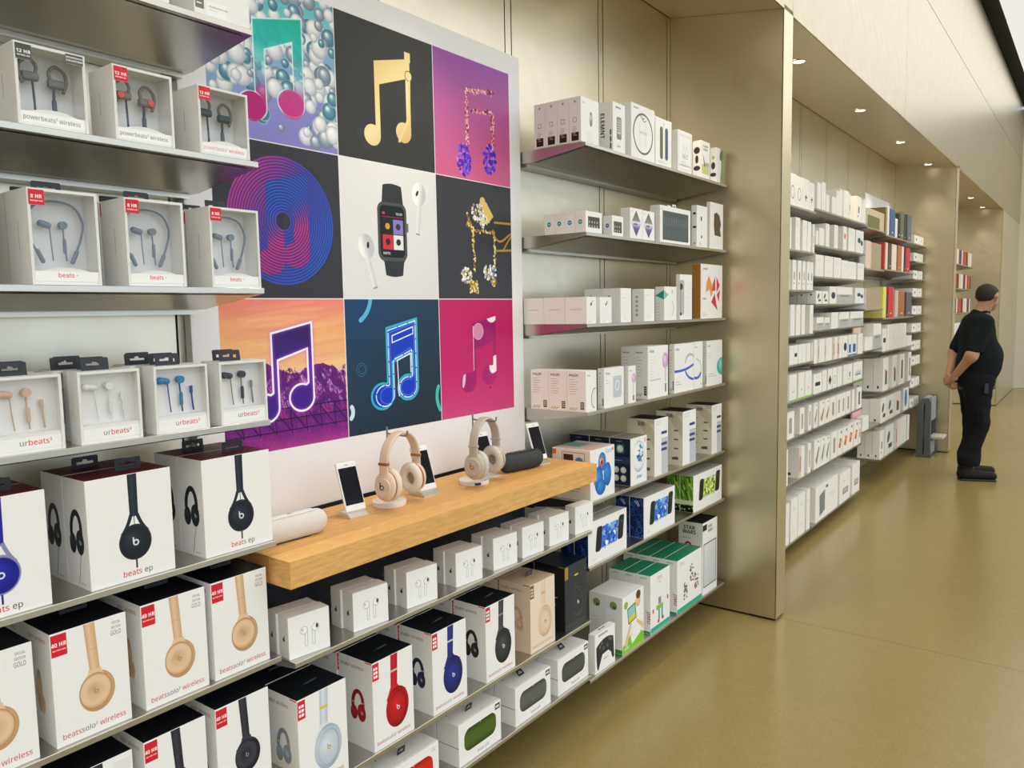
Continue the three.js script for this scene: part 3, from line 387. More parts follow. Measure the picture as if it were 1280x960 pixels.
// ---------- carton builders ----------
const tabGeoOf = (w, h) => { const s = new THREE.Shape(); s.moveTo(-w / 2, 0); s.lineTo(w / 2, 0); s.lineTo(w / 2, h - 0.004); s.quadraticCurveTo(w / 2, h, w / 2 - 0.004, h); s.lineTo(-w / 2 + 0.004, h); s.quadraticCurveTo(-w / 2, h, -w / 2, h - 0.004); s.lineTo(-w / 2, 0); const o = new THREE.Path(), a = w * 0.32, y = h * 0.42, t = h * 0.14; o.moveTo(-a, y - t); o.lineTo(a, y - t); o.lineTo(a, y + t); o.lineTo(t * 1.6, y + t); o.lineTo(t * 1.1, y + t * 2.2); o.lineTo(-t * 1.1, y + t * 2.2); o.lineTo(-t * 1.6, y + t); o.lineTo(-a, y + t); o.lineTo(-a, y - t); s.holes.push(o); return new THREE.ExtrudeGeometry(s, { depth: 0.0012, bevelEnabled: false }); };
const tabGeo = tabGeoOf(0.052, 0.024), tabSmall = tabGeoOf(0.034, 0.017);
const tabGrey = std({ color: lin(0.05, 0.06, 0.075), roughness: 0.45 }), tabWhite = std({ color: lin(0.8, 0.8, 0.78), roughness: 0.4 });
const geoCache = new Map();
// a carton with its base at (x, y, z); size and prints decide whether the geometry is shared
function carton(o) {
  const key = [o.w.toFixed(4), o.h.toFixed(4), o.d.toFixed(4), JSON.stringify(o.cells)].join();
  if (!geoCache.has(key)) geoCache.set(key, cartonGeo(o.w, o.h, o.d, o.cells));
  const g = geoCache.get(key), pos = [o.x, o.y, o.z];
  if (!o.tab) return solo(o.n, o.l, o.c ?? 'box', o.g, g, o.A.mat, pos, o.turn ?? 0);
  const t = thing(o.n, o.l, o.c ?? 'box', o.g, pos, o.turn ?? 0); part(t, 'carton', g, o.A.mat);
  const [geo, mat, tx, tz, tilt] = o.tab, m = part(t, 'hang_tab', geo, mat, [tx, o.h + 0.0002, tz], mat === tabWhite ? 'clear white hang tab' : 'black hang tab'); m.rotation.x = tilt; return t;
}
// front corners given in the photograph: bottom left and bottom right x, top left y; s: x of the far edge of the left side
function fromPx(o, y, zf, L, R, T, S) {
  const x0 = Xat(L, y, zf), x1 = Xat(R, y, zf), h = o.h ?? Yat(T, x0, zf) - y, n = o.k ?? 1; let d = o.d ?? 0.09; if (S !== undefined) d = Math.min(0.295, Math.max(0.02, zf - Zat(S, x0, y + h))) / n - 0.001;
  return { ...o, x: (x0 + x1) / 2, y, z: zf - d / 2, w: x1 - x0, h, d };
}

// ===== headphone section left of the poster =====
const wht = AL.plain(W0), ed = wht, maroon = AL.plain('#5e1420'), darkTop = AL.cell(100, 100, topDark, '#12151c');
const sideLine = AL.cell(90, 140, (c, w, h) => { for (let k = 0; k < 9; k++) { c.fillStyle = '#8a857c'; c.fillRect(w * 0.42, h * (0.34 + k * 0.032), 1.6, 3); } });
const sideLineRed = AL.cell(90, 170, (c, w, h) => { for (let k = 0; k < 10; k++) { c.fillStyle = k % 4 ? '#8a857c' : '#b8504a'; c.fillRect(w * 0.52, h * (0.34 + k * 0.03), 1.6, 3); } });
// windowed earphone cartons: a shell open to the front, clear sheet, tray with printed base, the earphones
function windowBox(name, label, group, pos, w, h, d, side, o) {
  const t = thing(name, label, 'earphone box', group, pos), q = 0.0022, x = w / 2;
  const shell = [boxAt(-x, -x + q, 0, h, -d / 2, d / 2), boxAt(x - q, x, 0, h, -d / 2, d / 2), boxAt(-x + q, x - q, 0, q, -d / 2, d / 2), boxAt(-x + q, x - q, h - q, h, -d / 2, d / 2), boxAt(-x + q, x - q, q, h - q, -d / 2, -d / 2 + q), boxAt(-x + q, -x + q + 0.003, q, h - q, d / 2 - 0.002, d / 2), boxAt(x - q - 0.003, x - q, q, h - q, d / 2 - 0.002, d / 2), boxAt(-x + q + 0.003, x - q - 0.003, h - q - 0.003, h - q, d / 2 - 0.002, d / 2)];
  part(t, 'carton', merged(shell), M.card);
  part(t, 'side_print', new THREE.PlaneGeometry(d, h).rotateY(-Math.PI / 2), AL.mat, [-x - 0.0003, h / 2, 0]).geometry.attributes.uv.array.set([side[0], side[3], side[2], side[3], side[0], side[1], side[2], side[1]]);
  part(t, 'window', new THREE.PlaneGeometry(w - 2 * q, h - q - o.base), M.pane, [0, (o.base + h - q) / 2, d / 2 + 0.0004], 'clear plastic window');
  const bs = o.arch ? (() => { const s = new THREE.Shape(); s.moveTo(-x + q, q); s.lineTo(x - q, q); s.lineTo(x - q, o.base * 0.62); s.quadraticCurveTo(0, o.base * 1.5, -x + q, o.base * 0.62); return new THREE.ExtrudeGeometry(s, { depth: 0.006, bevelEnabled: false, curveSegments: 16 }).translate(0, 0, d / 2 - 0.0085); })() : boxAt(-x + q, x - q, q, o.base, 0, d / 2 - 0.0025);
  part(t, 'base_insert', bs, M.white);
  const pr = part(t, 'brand_print', new THREE.PlaneGeometry(w - 2 * q - 0.006, o.ph), AL.mat, [0, o.py, d / 2 - 0.002 ]); const u = o.print; pr.geometry.attributes.uv.array.set([u[0], u[3], u[2], u[3], u[0], u[1], u[2], u[1]]);
  part(t, 'tray', boxAt(-x + q, x - q, q, h - q, -d * 0.1, -d * 0.1 + 0.002), M.white);
  o.fill(t, d);
  if (o.sticker) { const s = part(t, 'sticker', new THREE.PlaneGeometry(0.026, 0.027), AL.mat, [-x + 0.0155, h - 0.0165, d / 2 + 0.0008], o.stickLabel); const v = o.sticker; s.geometry.attributes.uv.array.set([v[0], v[3], v[2], v[3], v[0], v[1], v[2], v[1]]); }
  if (o.tab) { const m = part(t, 'hang_tab', tabGeo, M.tab, [o.tab, h + 0.0002, -d * 0.3], 'black hang tab'); m.rotation.x = -0.12; }
  return t;
}
const grayBud = std({ color: lin(0.17, 0.18, 0.18), roughness: 0.45 }), greyNavy = std({ color: lin(0.05, 0.07, 0.12), roughness: 0.5 }), warmGrey = std({ color: lin(0.20, 0.18, 0.16), roughness: 0.5 }), siren = std({ color: lin(0.75, 0.10, 0.07), roughness: 0.4 }), pine = std({ color: lin(0.035, 0.06, 0.065), roughness: 0.45 }), steelBlue = std({ color: lin(0.16, 0.21, 0.28), roughness: 0.45 });
const hookFill = (body, hook, cable, acc) => (t, d) => {
  for (const [cx, s, y] of [[-0.026, 1, 0.096], [0.026, -1, 0.090]]) {
    const z = d * 0.12, b = part(t, 'earbud', rbox(0.030, 0.016, 0.012, 0.005, 3), body, [cx + 0.004 * s, y, z]);
    if (acc) part(b, 'logo_disc', cyl(0.0065, 0.0065, 0.003, 20).rotateX(Math.PI / 2), acc, [-0.008 * s, 0, 0.0062]);
    part(t, 'ear_hook', tube([[cx + 0.014 * s, y + 0.006, z], [cx + 0.015 * s, y + 0.02, z], [cx + 0.004 * s, y + 0.031, z], [cx - 0.011 * s, y + 0.022, z], [cx - 0.014 * s, y + 0.004, z], [cx - 0.008 * s, y - 0.014, z]], 0.0032, 30, 8), hook);
    part(t, 'cable', tube([[cx + 0.008 * s, y - 0.006, z], [cx + 0.009 * s, y - 0.03, z], [cx + 0.010 * s, 0.034, z]], s > 0 ? 0.0021 : 0.0026, 10, 8), cable);
    if (s < 0) part(t, 'inline_remote', new THREE.CapsuleGeometry(0.0042, 0.02, 4, 10), cable, [cx - 0.009, 0.048, z]);
  }
};
const P3Y = LY[1], pbBlank = (s, col) => AL.cell(112, 20, (c, w, h) => duo(c, s, 3, h * 0.7, 10.6), '#f6f6f5');
const pw = [['powerbeats', '#7d8188'], ['3', '#7d8188', 1], [' wireless', '#7d8188']], pw2 = [['powerbeats', '#e3a6b0'], ['3', '#e3a6b0', 1], [' wireless', '#d77a8c']];
const st12 = AL.cell(26, 27, (c, w, h) => { c.fillStyle = RED; c.fillRect(0, 0, w, h); txt(c, '12 HR', w / 2, h * 0.58, 8.6, '#fff', 'center', 'bold'); txt(c, 'BATTERY LIFE', w / 2, h * 0.78, 3.2, '#fff', 'center', 'bold'); }), st12g = AL.cell(26, 27, (c, w, h) => { c.fillStyle = '#4a4d48'; c.fillRect(0, 0, w, h); txt(c, '12 HR', w / 2, h * 0.58, 8.6, '#fff', 'center', 'bold'); txt(c, 'BATTERY LIFE', w / 2, h * 0.78, 3.2, '#fff', 'center', 'bold'); }), st8 = AL.cell(26, 27, (c, w, h) => { c.fillStyle = RED; c.fillRect(0, 0, w, h); txt(c, '8 HR', w / 2, h * 0.58, 9, '#fff', 'center', 'bold'); txt(c, 'BATTERY LIFE', w / 2, h * 0.78, 3.2, '#fff', 'center', 'bold'); });
const colTag = AL.cell(30, 17, (c, w, h) => { c.fillStyle = '#55575a'; c.fillRect(0, 0, w, h); txt(c, 'NEIGHBORHOOD', w / 2, h * 0.42, 3.6, '#fff', 'center', 'bold'); txt(c, 'COLLECTION', w / 2, h * 0.78, 4.6, '#fff', 'center', 'bold'); });
[[0.657, 'grey ear-hook earphones in a windowed white box with a grey corner label', grayBud, grayBud, greyNavy, null, st12g, pw], [0.826, 'ear-hook earphones with red discs in a windowed white box', warmGrey, warmGrey, greyNavy, siren, st12, pw], [1.001, 'dark green ear-hook earphones in a windowed white box beside the poster', pine, warmGrey, pine, null, st12, pw2]].forEach(([x, l, a, b, c, acc, st, pt], i) => {
  const t = windowBox('earphone_box', l, 'ear-hook earphone boxes', [x, P3Y, 0.257], 0.119, 0.142, 0.094, sideLine, { base: 0.032, arch: 1, py: 0.0165, ph: 0.020, print: pbBlank(pt), fill: hookFill(a, b, c, acc), sticker: st, stickLabel: i ? 'red battery life sticker' : 'grey battery life sticker' });
  if (!i) { const s = part(t, 'collection_label', new THREE.PlaneGeometry(0.03, 0.017), AL.mat, [0.041, 0.131, 0.0478]); s.geometry.attributes.uv.array.set([colTag[0], colTag[3], colTag[2], colTag[3], colTag[0], colTag[1], colTag[2], colTag[1]]); }
});
const neckFill = (t, d) => {
  const z = d * 0.1; part(t, 'neck_band', tube([[-0.026, 0.046, z], [-0.048, 0.09, z], [-0.050, 0.118, z], [-0.034, 0.146, z], [0, 0.155, z], [0.034, 0.146, z], [0.048, 0.118, z], [0.042, 0.085, z], [0.026, 0.046, z]], 0.0022, 50, 8), steelBlue);
  for (const s of [-1, 1]) { const q = part(t, 'battery_pod', new THREE.CapsuleGeometry(0.004, 0.02, 4, 10), steelBlue, [0.030 * s, 0.054, z]); q.rotation.z = -0.42 * s; }
  part(t, 'earbud', new THREE.CapsuleGeometry(0.0062, 0.012, 6, 12).rotateZ(Math.PI / 2 - 0.25), steelBlue, [-0.02, 0.112, z]); part(t, 'earbud', cyl(0.0072, 0.0072, 0.01, 18).rotateX(Math.PI / 2), steelBlue, [0.012, 0.112, z]);
  part(t, 'cable', tube([[-0.011, 0.108, z], [-0.010, 0.08, z], [-0.008, 0.046, z]], 0.0011, 8, 6), steelBlue); part(t, 'cable', tube([[0.012, 0.105, z], [0.013, 0.08, z], [0.016, 0.046, z]], 0.0014, 8, 6), steelBlue); part(t, 'inline_remote', new THREE.CapsuleGeometry(0.0032, 0.022, 4, 10), steelBlue, [0.0135, 0.074, z]);
};
const beatsPrint = AL.cell(112, 20, (c, w, h) => { txt(c, 'beats', w / 2 - 2, h * 0.62, 12, RED, 'center'); txt(c, 'x', w / 2 + 16, h * 0.4, 5, '#888'); }, '#f6f6f5');
const bx0 = windowBox('neckband_box', 'neckband earphones in a windowed white box with a red corner sticker', 'neckband earphone boxes', [0.662, LY[2], 0.257], 0.121, 0.171, 0.092, sideLineRed, { base: 0.030, arch: 1, py: 0.016, ph: 0.018, print: beatsPrint, fill: neckFill, sticker: st8, stickLabel: 'red battery life sticker', tab: 0.004 });
bx0.userData.label = 'windowed neckband earphone box third from the poster'; [[0.484, 'windowed neckband earphone box fourth from the poster'], [0.834, 'windowed neckband earphone box second from the poster'], [1.014, 'windowed neckband earphone box next to the poster']].forEach(([x, l]) => copyOf(bx0, [x, LY[2], 0.257], 0, l));
[[0.664, 'third from'], [0.832, 'second from'], [1.012, 'next to']].forEach(([x, q]) => copyOf(bx0, [x - 0.001, LY[2], 0.160], 0, `rear neckband earphone box behind the front one ${q} the poster`, 'neckband boxes in the back row'));
const budFill = (m, m2) => (t, d) => { const z = d * 0.1;
  const a = part(t, 'earbud', new THREE.CapsuleGeometry(0.0066, 0.010, 6, 14).rotateZ(Math.PI / 2 - 0.2), m, [-0.028, 0.106, z]); part(a, 'ear_tip', new THREE.SphereGeometry(0.0078, 16, 12), m, [-0.010, 0.001, 0]);
  part(t, 'earbud', cyl(0.0078, 0.0078, 0.011, 20).rotateX(Math.PI / 2), m, [0.004, 0.107, z + 0.003]);
  part(t, 'cable', tube([[-0.022, 0.102, z], [-0.020, 0.07, z], [-0.017, 0.040, z]], 0.0012, 8, 6), m2); part(t, 'cable', tube([[0.004, 0.10, z], [0.006, 0.07, z], [0.008, 0.040, z]], 0.0016, 8, 6), m2); part(t, 'inline_remote', new THREE.CapsuleGeometry(0.0036, 0.022, 4, 10), m, [0.0065, 0.066, z]);
  part(t, 'cable', tube([[0.030, 0.078, z], [0.031, 0.06, z], [0.033, 0.040, z]], 0.0018, 8, 6), m2); part(t, 'plug', rbox(0.006, 0.016, 0.004, 0.001, 1), m2, [0.0297, 0.084, z]); };
const urPrint = AL.cell(110, 24, (c, w, h) => duo(c, [['ur', '#777'], ['beats', RED], ['3', RED, 1]], w * 0.34, h * 0.65, 15), '#f4f4f3');
const rose = std({ color: lin(0.66, 0.42, 0.30), roughness: 0.35 }), pale = std({ color: lin(0.75, 0.75, 0.76), roughness: 0.4 }), blueBud = std({ color: lin(0.02, 0.20, 0.42), roughness: 0.35 }), deepBlue = std({ color: lin(0.015, 0.04, 0.30), roughness: 0.4 }), darkBud = std({ color: lin(0.02, 0.025, 0.05), roughness: 0.4 }), greyCable = std({ color: lin(0.22, 0.20, 0.20), roughness: 0.5 }), goldCable = std({ color: lin(0.55, 0.42, 0.30), roughness: 0.4 });
const urs = [[0.5765, 'rose gold in-ear earphones in a windowed white box', rose, goldCable], [0.7225, 'white in-ear earphones in a windowed white box', pale, pale], [0.869, 'blue in-ear earphones in a windowed white box', blueBud, deepBlue], [1.015, 'black in-ear earphones in a windowed white box beside the poster', darkBud, greyCable]].map(([x, l, a, b]) => windowBox('earbud_box', l, 'in-ear earphone boxes', [x, LY[3], 0.285], 0.118, 0.137, 0.042, sideLine, { base: 0.034, py: 0.017, ph: 0.022, print: urPrint, fill: budFill(a, b), tab: -0.01 }));
urs.forEach((u, i) => { for (let k = 1; k < (i === 3 ? 2 : 4); k++) copyOf(u, [0.5765 + i * 0.146 + [0.012, -0.018, 0.006][k - 1], LY[3], 0.285 - k * 0.044], 0, `${['rose gold', 'white', 'blue', 'black'][i]} in-ear earphone box, ${['second', 'third', 'fourth'][k - 1]} in line behind the front one`, 'in-ear earphone boxes behind the front row'); });
copyOf(urs[0], [0.43, LY[3], 0.285], 0, 'windowed earphone box left of the rose gold earphones', 'in-ear earphone boxes');
// on-ear headphone cartons with maroon tops
const EPW = 0.170, EPH = 0.214, EPD = 0.094;
const epC = (col, hi, rim) => ({ f: AL.cell(170, 214, epFront(col, hi, rim)), l: AL.cell(94, 214, epSide(col, hi)), t: maroon, o: wht, e: ed });
const epBlack = epC('#141b24', '#2a3642', '#1c2630'), epBlue = epC('#16188a', '#2a30b8', '#8a8cb4');
[[0.424 + EPW / 2, epBlue, 'white on-ear headphone box printed with a blue headphone'], [0.663 + EPW / 2, epBlack, 'white on-ear headphone box with black print, next to the blue one'], [0.902 + EPW / 2, epBlack, 'white on-ear headphone box with black print, beside the poster']].forEach(([x, cells, l], i) => {
  for (const k of [0, 1]) carton({ A: AL, n: 'headphone_box', l: k ? 'rear ' + l : l, c: 'headphone box', g: 'on-ear headphone boxes with maroon tops', x, y: LY[4], z: 0.305 - EPD / 2 - k * (EPD + 0.002), w: EPW, h: EPH, d: EPD, cells, tab: [tabGeo, M.tab, k ? -0.018 : 0.022, 0, 0] });
});
// gold on-ear wireless cartons
const SOW = 0.141, SOH = 0.220, SOD = 0.137;
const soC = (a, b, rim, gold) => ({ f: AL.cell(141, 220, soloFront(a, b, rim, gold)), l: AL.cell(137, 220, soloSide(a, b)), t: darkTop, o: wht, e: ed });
const soGold = soC('#e8c6a0', '#cfa67c', '#b98e64', 1), soBlack = soC('#3a3c48', '#23252e', '#15171d', 0);
const spineRed = std({ color: lin(0.55, 0.02, 0.03), roughness: 0.45 });
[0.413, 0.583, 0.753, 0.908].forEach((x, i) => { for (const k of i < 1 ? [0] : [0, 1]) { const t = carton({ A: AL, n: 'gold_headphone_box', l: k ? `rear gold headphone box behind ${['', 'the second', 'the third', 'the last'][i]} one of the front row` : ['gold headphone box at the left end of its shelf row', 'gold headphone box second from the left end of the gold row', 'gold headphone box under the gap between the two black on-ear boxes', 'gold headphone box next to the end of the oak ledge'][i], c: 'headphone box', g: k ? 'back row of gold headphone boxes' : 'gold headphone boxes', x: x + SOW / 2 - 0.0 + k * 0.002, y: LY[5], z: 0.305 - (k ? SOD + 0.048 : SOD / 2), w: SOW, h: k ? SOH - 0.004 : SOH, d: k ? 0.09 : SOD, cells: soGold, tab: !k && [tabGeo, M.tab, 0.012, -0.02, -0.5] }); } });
[0.582, 0.742, 0.902].forEach((x, i) => { const t = carton({ A: AL, n: 'black_headphone_box', l: ['black headphone box with a white barcode label on its corner', 'black headphone box between two others on the lowest shelf left of the poster', 'black headphone box at the end of the lowest shelf, beside the oak ledge section'][i], c: 'headphone box', g: 'black wireless headphone boxes', x: x + SOW / 2 - 0.002, y: LY[6], z: 0.305 - SOD / 2, w: SOW - 0.004, h: SOH, d: SOD, cells: soBlack, tab: [tabGeo, tabGrey, 0.012, -0.02, -1.2] }); if (!i) part(t, 'barcode_label', boxAt(0.03, 0.064, SOH - 0.034, SOH - 0.010, SOD / 2, SOD / 2 + 0.0006), M.white, null, 'white barcode label'); });
carton({ A: AL, n: 'black_headphone_box', l: 'black topped headphone box in the back row of the lowest shelf left of the poster', c: 'headphone box', g: 'black wireless headphone boxes', x: 0.93, y: LY[6], z: 0.305 - SOD * 1.5 - 0.003, w: SOW, h: SOH, d: SOD, cells: soBlack });
// sport earphone cartons on the top shelf
const sport = { f: AL.cell(133, 170, (c, w, h) => { c.fillStyle = '#fafaf8'; c.fillRect(28, h - 34, 48, 28); txt(c, 'SOUNDSPORT FREE', 34, h - 22, 5.2, '#555'); c.fillStyle = '#e4e2dc'; c.fillRect(34, h - 18, 20, 2.2); c.fillStyle = '#7d7568'; c.fillRect(2, h - 40, 20, 26); c.fillStyle = '#eee'; c.fillRect(5, h - 26, 12, 3); }), o: wht, e: ed };
[[0.944, 1.076, 'white sport earphone carton with a small name label at the end of the top shelf'], [0.76, 0.89, 'white sport earphone carton in the middle of the top shelf'], [0.57, 0.70, 'white sport earphone carton furthest from the poster on the top shelf']].forEach(([a, b, l]) => carton({ A: AL, n: 'sport_earphone_box', l, c: 'earphone box', g: 'sport earphone boxes', x: (a + b) / 2, y: LY[0], z: 0.305 - 0.04, w: b - a, h: 0.17, d: 0.08, cells: sport }));

// ===== under the oak ledge =====
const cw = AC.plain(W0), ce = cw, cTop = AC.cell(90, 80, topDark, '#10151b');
const podC = { f: AC.cell(100, 104, podFront, '#f7f7f6'), l: AC.cell(45, 104, podSide), o: cw, e: ce };
const pods = [[363, 823, 412.8, 811], [441, 788, 483.3, 776.7], [504, 758.5, 542.8, 748], [562.3, 732, 596.7, 721.7], [610.5, 711.4, 641.4, 702.8], [648.3, 696, 674, 688], [681, 681.5, 704, 673.6], [711, 666, 729, 660]];
const podWhere = ['nearest the headphone section', 'second from the headphone section', 'third from the headphone section', 'fourth from the headphone section', 'fifth from the headphone section', 'sixth from the headphone section', 'seventh from the headphone section', 'at the far end of the ledge'];
pods.forEach(([a, b, c, d], i) => {
  const p = onY(a, b, CY[0]), q = onY(c, d, CY[0]), th = 0.04 + 0.25 * Math.max(0, Math.atan2(q[2] - p[2], q[0] - p[0])), nx = Math.sin(-th), nz = Math.cos(th); // front normal
  const mx = (p[0] + q[0]) / 2, mz = 0.328 - 0.05 * Math.sin(th);
  const nb = i === 7 ? 1 : 2;
  for (let k = 0; k < nb; k++) carton({ A: AC, n: 'wireless_earbud_box', l: `${k ? 'rear' : 'front'} square white earbud box under the oak ledge, ${podWhere[i]}`, c: 'earbud box', g: 'small square earbud boxes', x: mx - nx * (0.0228 + k * 0.0475) - k * 0.006, y: CY[0], z: mz - nz * (0.0228 + k * 0.0475), w: 0.112, h: 0.104, d: 0.0455, cells: podC, turn: -th });
});
const STW = 0.151, STH = 0.247, STD = 0.132;
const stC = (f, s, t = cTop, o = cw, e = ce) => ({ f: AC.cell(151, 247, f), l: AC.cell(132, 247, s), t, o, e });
const studios = [
  [1.102, 'over-ear headphone box printed with a pale grey headphone', stC(studioFront('#dfe6ee', '#b9c4d2', '#9aa8b8', '#e0c23c', { mark: '#c8a44c' }), studioSide('#8a94a4', '#aab4c2', '#d8bc44'))],
  [1.342, 'over-ear headphone box printed with a red headphone', stC(studioFront('#d8202a', '#a80f1a', '#7c0a12', '#c9c4c0'), studioSide('#8e1018', '#c02028', '#c8a090'))],
  [1.572, 'over-ear headphone box printed with a blue headphone', stC(studioFront('#2a3590', '#1a2266', '#11184c', '#c9ccd8'), studioSide('#1c2340', '#2a3560', '#b8a8a0'))],
  [1.816, 'over-ear headphone box printed with a black headphone on white', stC(studioFront('#4a4e52', '#26292c', '#141618', '#8b9096'), studioSide('#26201e', '#3a3634', '#888'))],
];
studios.forEach(([x, l, cells], i) => { for (const k of [0, 1]) carton({ A: AC, n: 'over_ear_headphone_box', l: k ? 'rear ' + l : l, c: 'headphone box', g: 'over-ear headphone boxes', x: x + STW / 2 - k * 0.004, y: CY[1], z: 0.325 - STD / 2 - k * (STD + 0.003), w: STW, h: STH, d: STD, cells, tab: [tabGeoOf(0.036, 0.02), tabGrey, 0.0, 0.01, 0.9 - k * 0] }); });
const tanC = stC(studioFront('#ead2b8', '#e0c4a6', '#c9a684', '#d9a94a', { stick: '#7a5c42', stickInk: '#e8d2bc', t1: '#b89878', t2: '#b89878', mark: '#a88660' }), studioSide('#cfa988', '#e0c0a0', '#caa050', { t1: '#8a6c50', t2: '#8a6c50', stick: '#7a5c42' }), AC.plain('#d8bfa4'), AC.plain('#e3cdb5'), AC.plain('#d2b89c'));
const blkC = { ...stC(studioFront('#3a3d40', '#2a2d30', '#5a5d60', '#d8c088', { stick: '#a8843c', stickInk: '#a8843c', t1: '#6a5c34', t2: '#6a5c34' }), studioSide('#181a1e', '#2a2c30', '#c8b080', { t1: '#5a5030', t2: '#5a5030', stick: '#a8843c' }), AC.plain('#0e1b2c'), AC.plain('#15181c'), AC.plain('#202428')) };
// tinted prints need their own ground colour
tanC.f = AC.cell(151, 247, studioFront('#ecd6be', '#e2c8ac', '#caa886', '#d9a94a', { stick: '#7a5c42', stickInk: '#e8d2bc', t1: '#b89878', t2: '#b89878', mark: '#a88660' }), '#eddcc9'); tanC.l = AC.cell(132, 247, studioSide('#cfa988', '#e0c0a0', '#caa050', { t1: '#8a6c50', t2: '#8a6c50', stick: '#7a5c42' }), '#e3cdb5');
blkC.f = AC.cell(151, 247, studioFront('#3a3f44', '#2a2f34', '#51575c', '#d8c088', { stick: '#a8843c', stickInk: '#a8843c', t1: '#6a5c34', t2: '#6a5c34' }), '#30363b'); blkC.l = AC.cell(132, 247, studioSide('#181a1e', '#2a2c30', '#c8b080', { t1: '#5a5030', t2: '#5a5030', stick: '#a8843c' }), '#15181c');
for (const k of [0, 1]) { carton({ A: AC, n: 'over_ear_headphone_box', l: k ? 'rear beige over-ear headphone box behind its beige twin' : 'beige over-ear headphone box printed with a beige headphone', c: 'headphone box', g: 'over-ear headphone boxes', x: 2.064 + 0.0745 - k * 0.004, y: CY[1], z: 0.318 - STD / 2 - k * (STD + 0.003), w: 0.149, h: STH - 0.006, d: STD, cells: tanC, tab: [tabGeoOf(0.036, 0.02), tabGrey, 0.01, 0.0, 0.2] }); carton({ A: AC, n: 'over_ear_headphone_box', l: k ? 'rear black over-ear headphone box with gold corners behind its twin' : 'black over-ear headphone box with gold corners', c: 'headphone box', g: 'over-ear headphone boxes', x: 2.281 + 0.0745 - k * 0.003, y: CY[1], z: 0.316 - STD / 2 - k * (STD + 0.003), w: 0.149, h: STH - 0.004, d: STD, cells: blkC }); }
const pillC = (a, b, badge) => ({ f: AC.cell(208, 134, pillFront(a, b, badge)), l: AC.cell(90, 134, lidSide), o: cw, e: ce, t: AC.cell(208, 90, (c, w, h) => { c.fillStyle = '#4a4a46'; c.beginPath(); c.arc(w * 0.12, h * 0.2, 2.4, 0, 7); c.fill(); c.strokeStyle = '#8d8a84'; c.lineWidth = 0.8; c.beginPath(); c.moveTo(0, h * 0.86); c.lineTo(w, h * 0.86); c.stroke(); }) });
const pillTab = tabGeoOf(0.03, 0.022);
[[1.387, pillC('#d8261c', '#a8160e', 0), 'portable speaker box printed with a red speaker', 0.2], [1.684, pillC('#4c6420', '#2e3e10', 1), 'portable speaker box printed with an olive green speaker', 0.2], [1.970, pillC('#5d625c', '#3a3f3a', 1), 'portable speaker box printed with a grey speaker, badge in its corner', -0.9], [2.225, pillC('#50544e', '#343833', 1), 'portable speaker box printed with a dark grey speaker, beside the game controller box', -0.9]].forEach(([x, cells, l, tilt], i) => { for (const k of [0, 1]) carton({ A: AC, n: 'portable_speaker_box', l: k ? 'rear ' + l : l, c: 'speaker box', g: 'portable speaker boxes', x: x + 0.104, y: CY[2], z: 0.319 - 0.045 - k * 0.093, w: 0.208, h: 0.134, d: 0.09, cells, tab: [pillTab, M.tab, -0.01, 0.004, tilt] }); });

// ===== shelves between poster and pier =====
const AR = new Atlas(1550), rw = AR.plain(W0), re = rw, tan = rw, pinkSide = (w, h, f) => AR.cell(w, h, f, W0);
const lines = (c, x, y, w, n, st, col = '#b9b4b0') => { c.fillStyle = col; for (let k = 0; k < n; k++) c.fillRect(x, y + k * st, w * (0.6 + 0.4 * ((k * 37) % 10) / 10), 1.1); };
const ZB = 0.307;
// one row: [bottom left x, bottom right x, top left y, far side x, how many stand behind one another, prints, name, label, tab]
function rowOf(y, group, list) {
  let prev = -9;
  for (const q of list) {
    const [L, R, T, S, k, cells, n, l, tab] = q; const o = fromPx({ k }, y, ZB, L, R, T, S); let w = o.w; if (o.x - w / 2 < prev + 0.001) { const cut = prev + 0.001 - (o.x - w / 2); o.x += cut / 2; w -= cut; } prev = o.x + w / 2;
    const cs = { o: rw, e: re, ...cells(w * 640, o.h * 640, o.d * 640) };
    for (let i = 0; i < k; i++) carton({ A: AR, n, l: i ? `${['second', 'third', 'fourth'][i - 1]} in line: ${l}` : l, g: k > 1 ? group : undefined, x: o.x, y, z: ZB - o.d / 2 - i * (o.d + 0.001), w, h: o.h, d: o.d, cells: cs, tab: tab && [tabSmall, tabWhite, tab, -o.d * 0.2, -0.15] });
  }
}

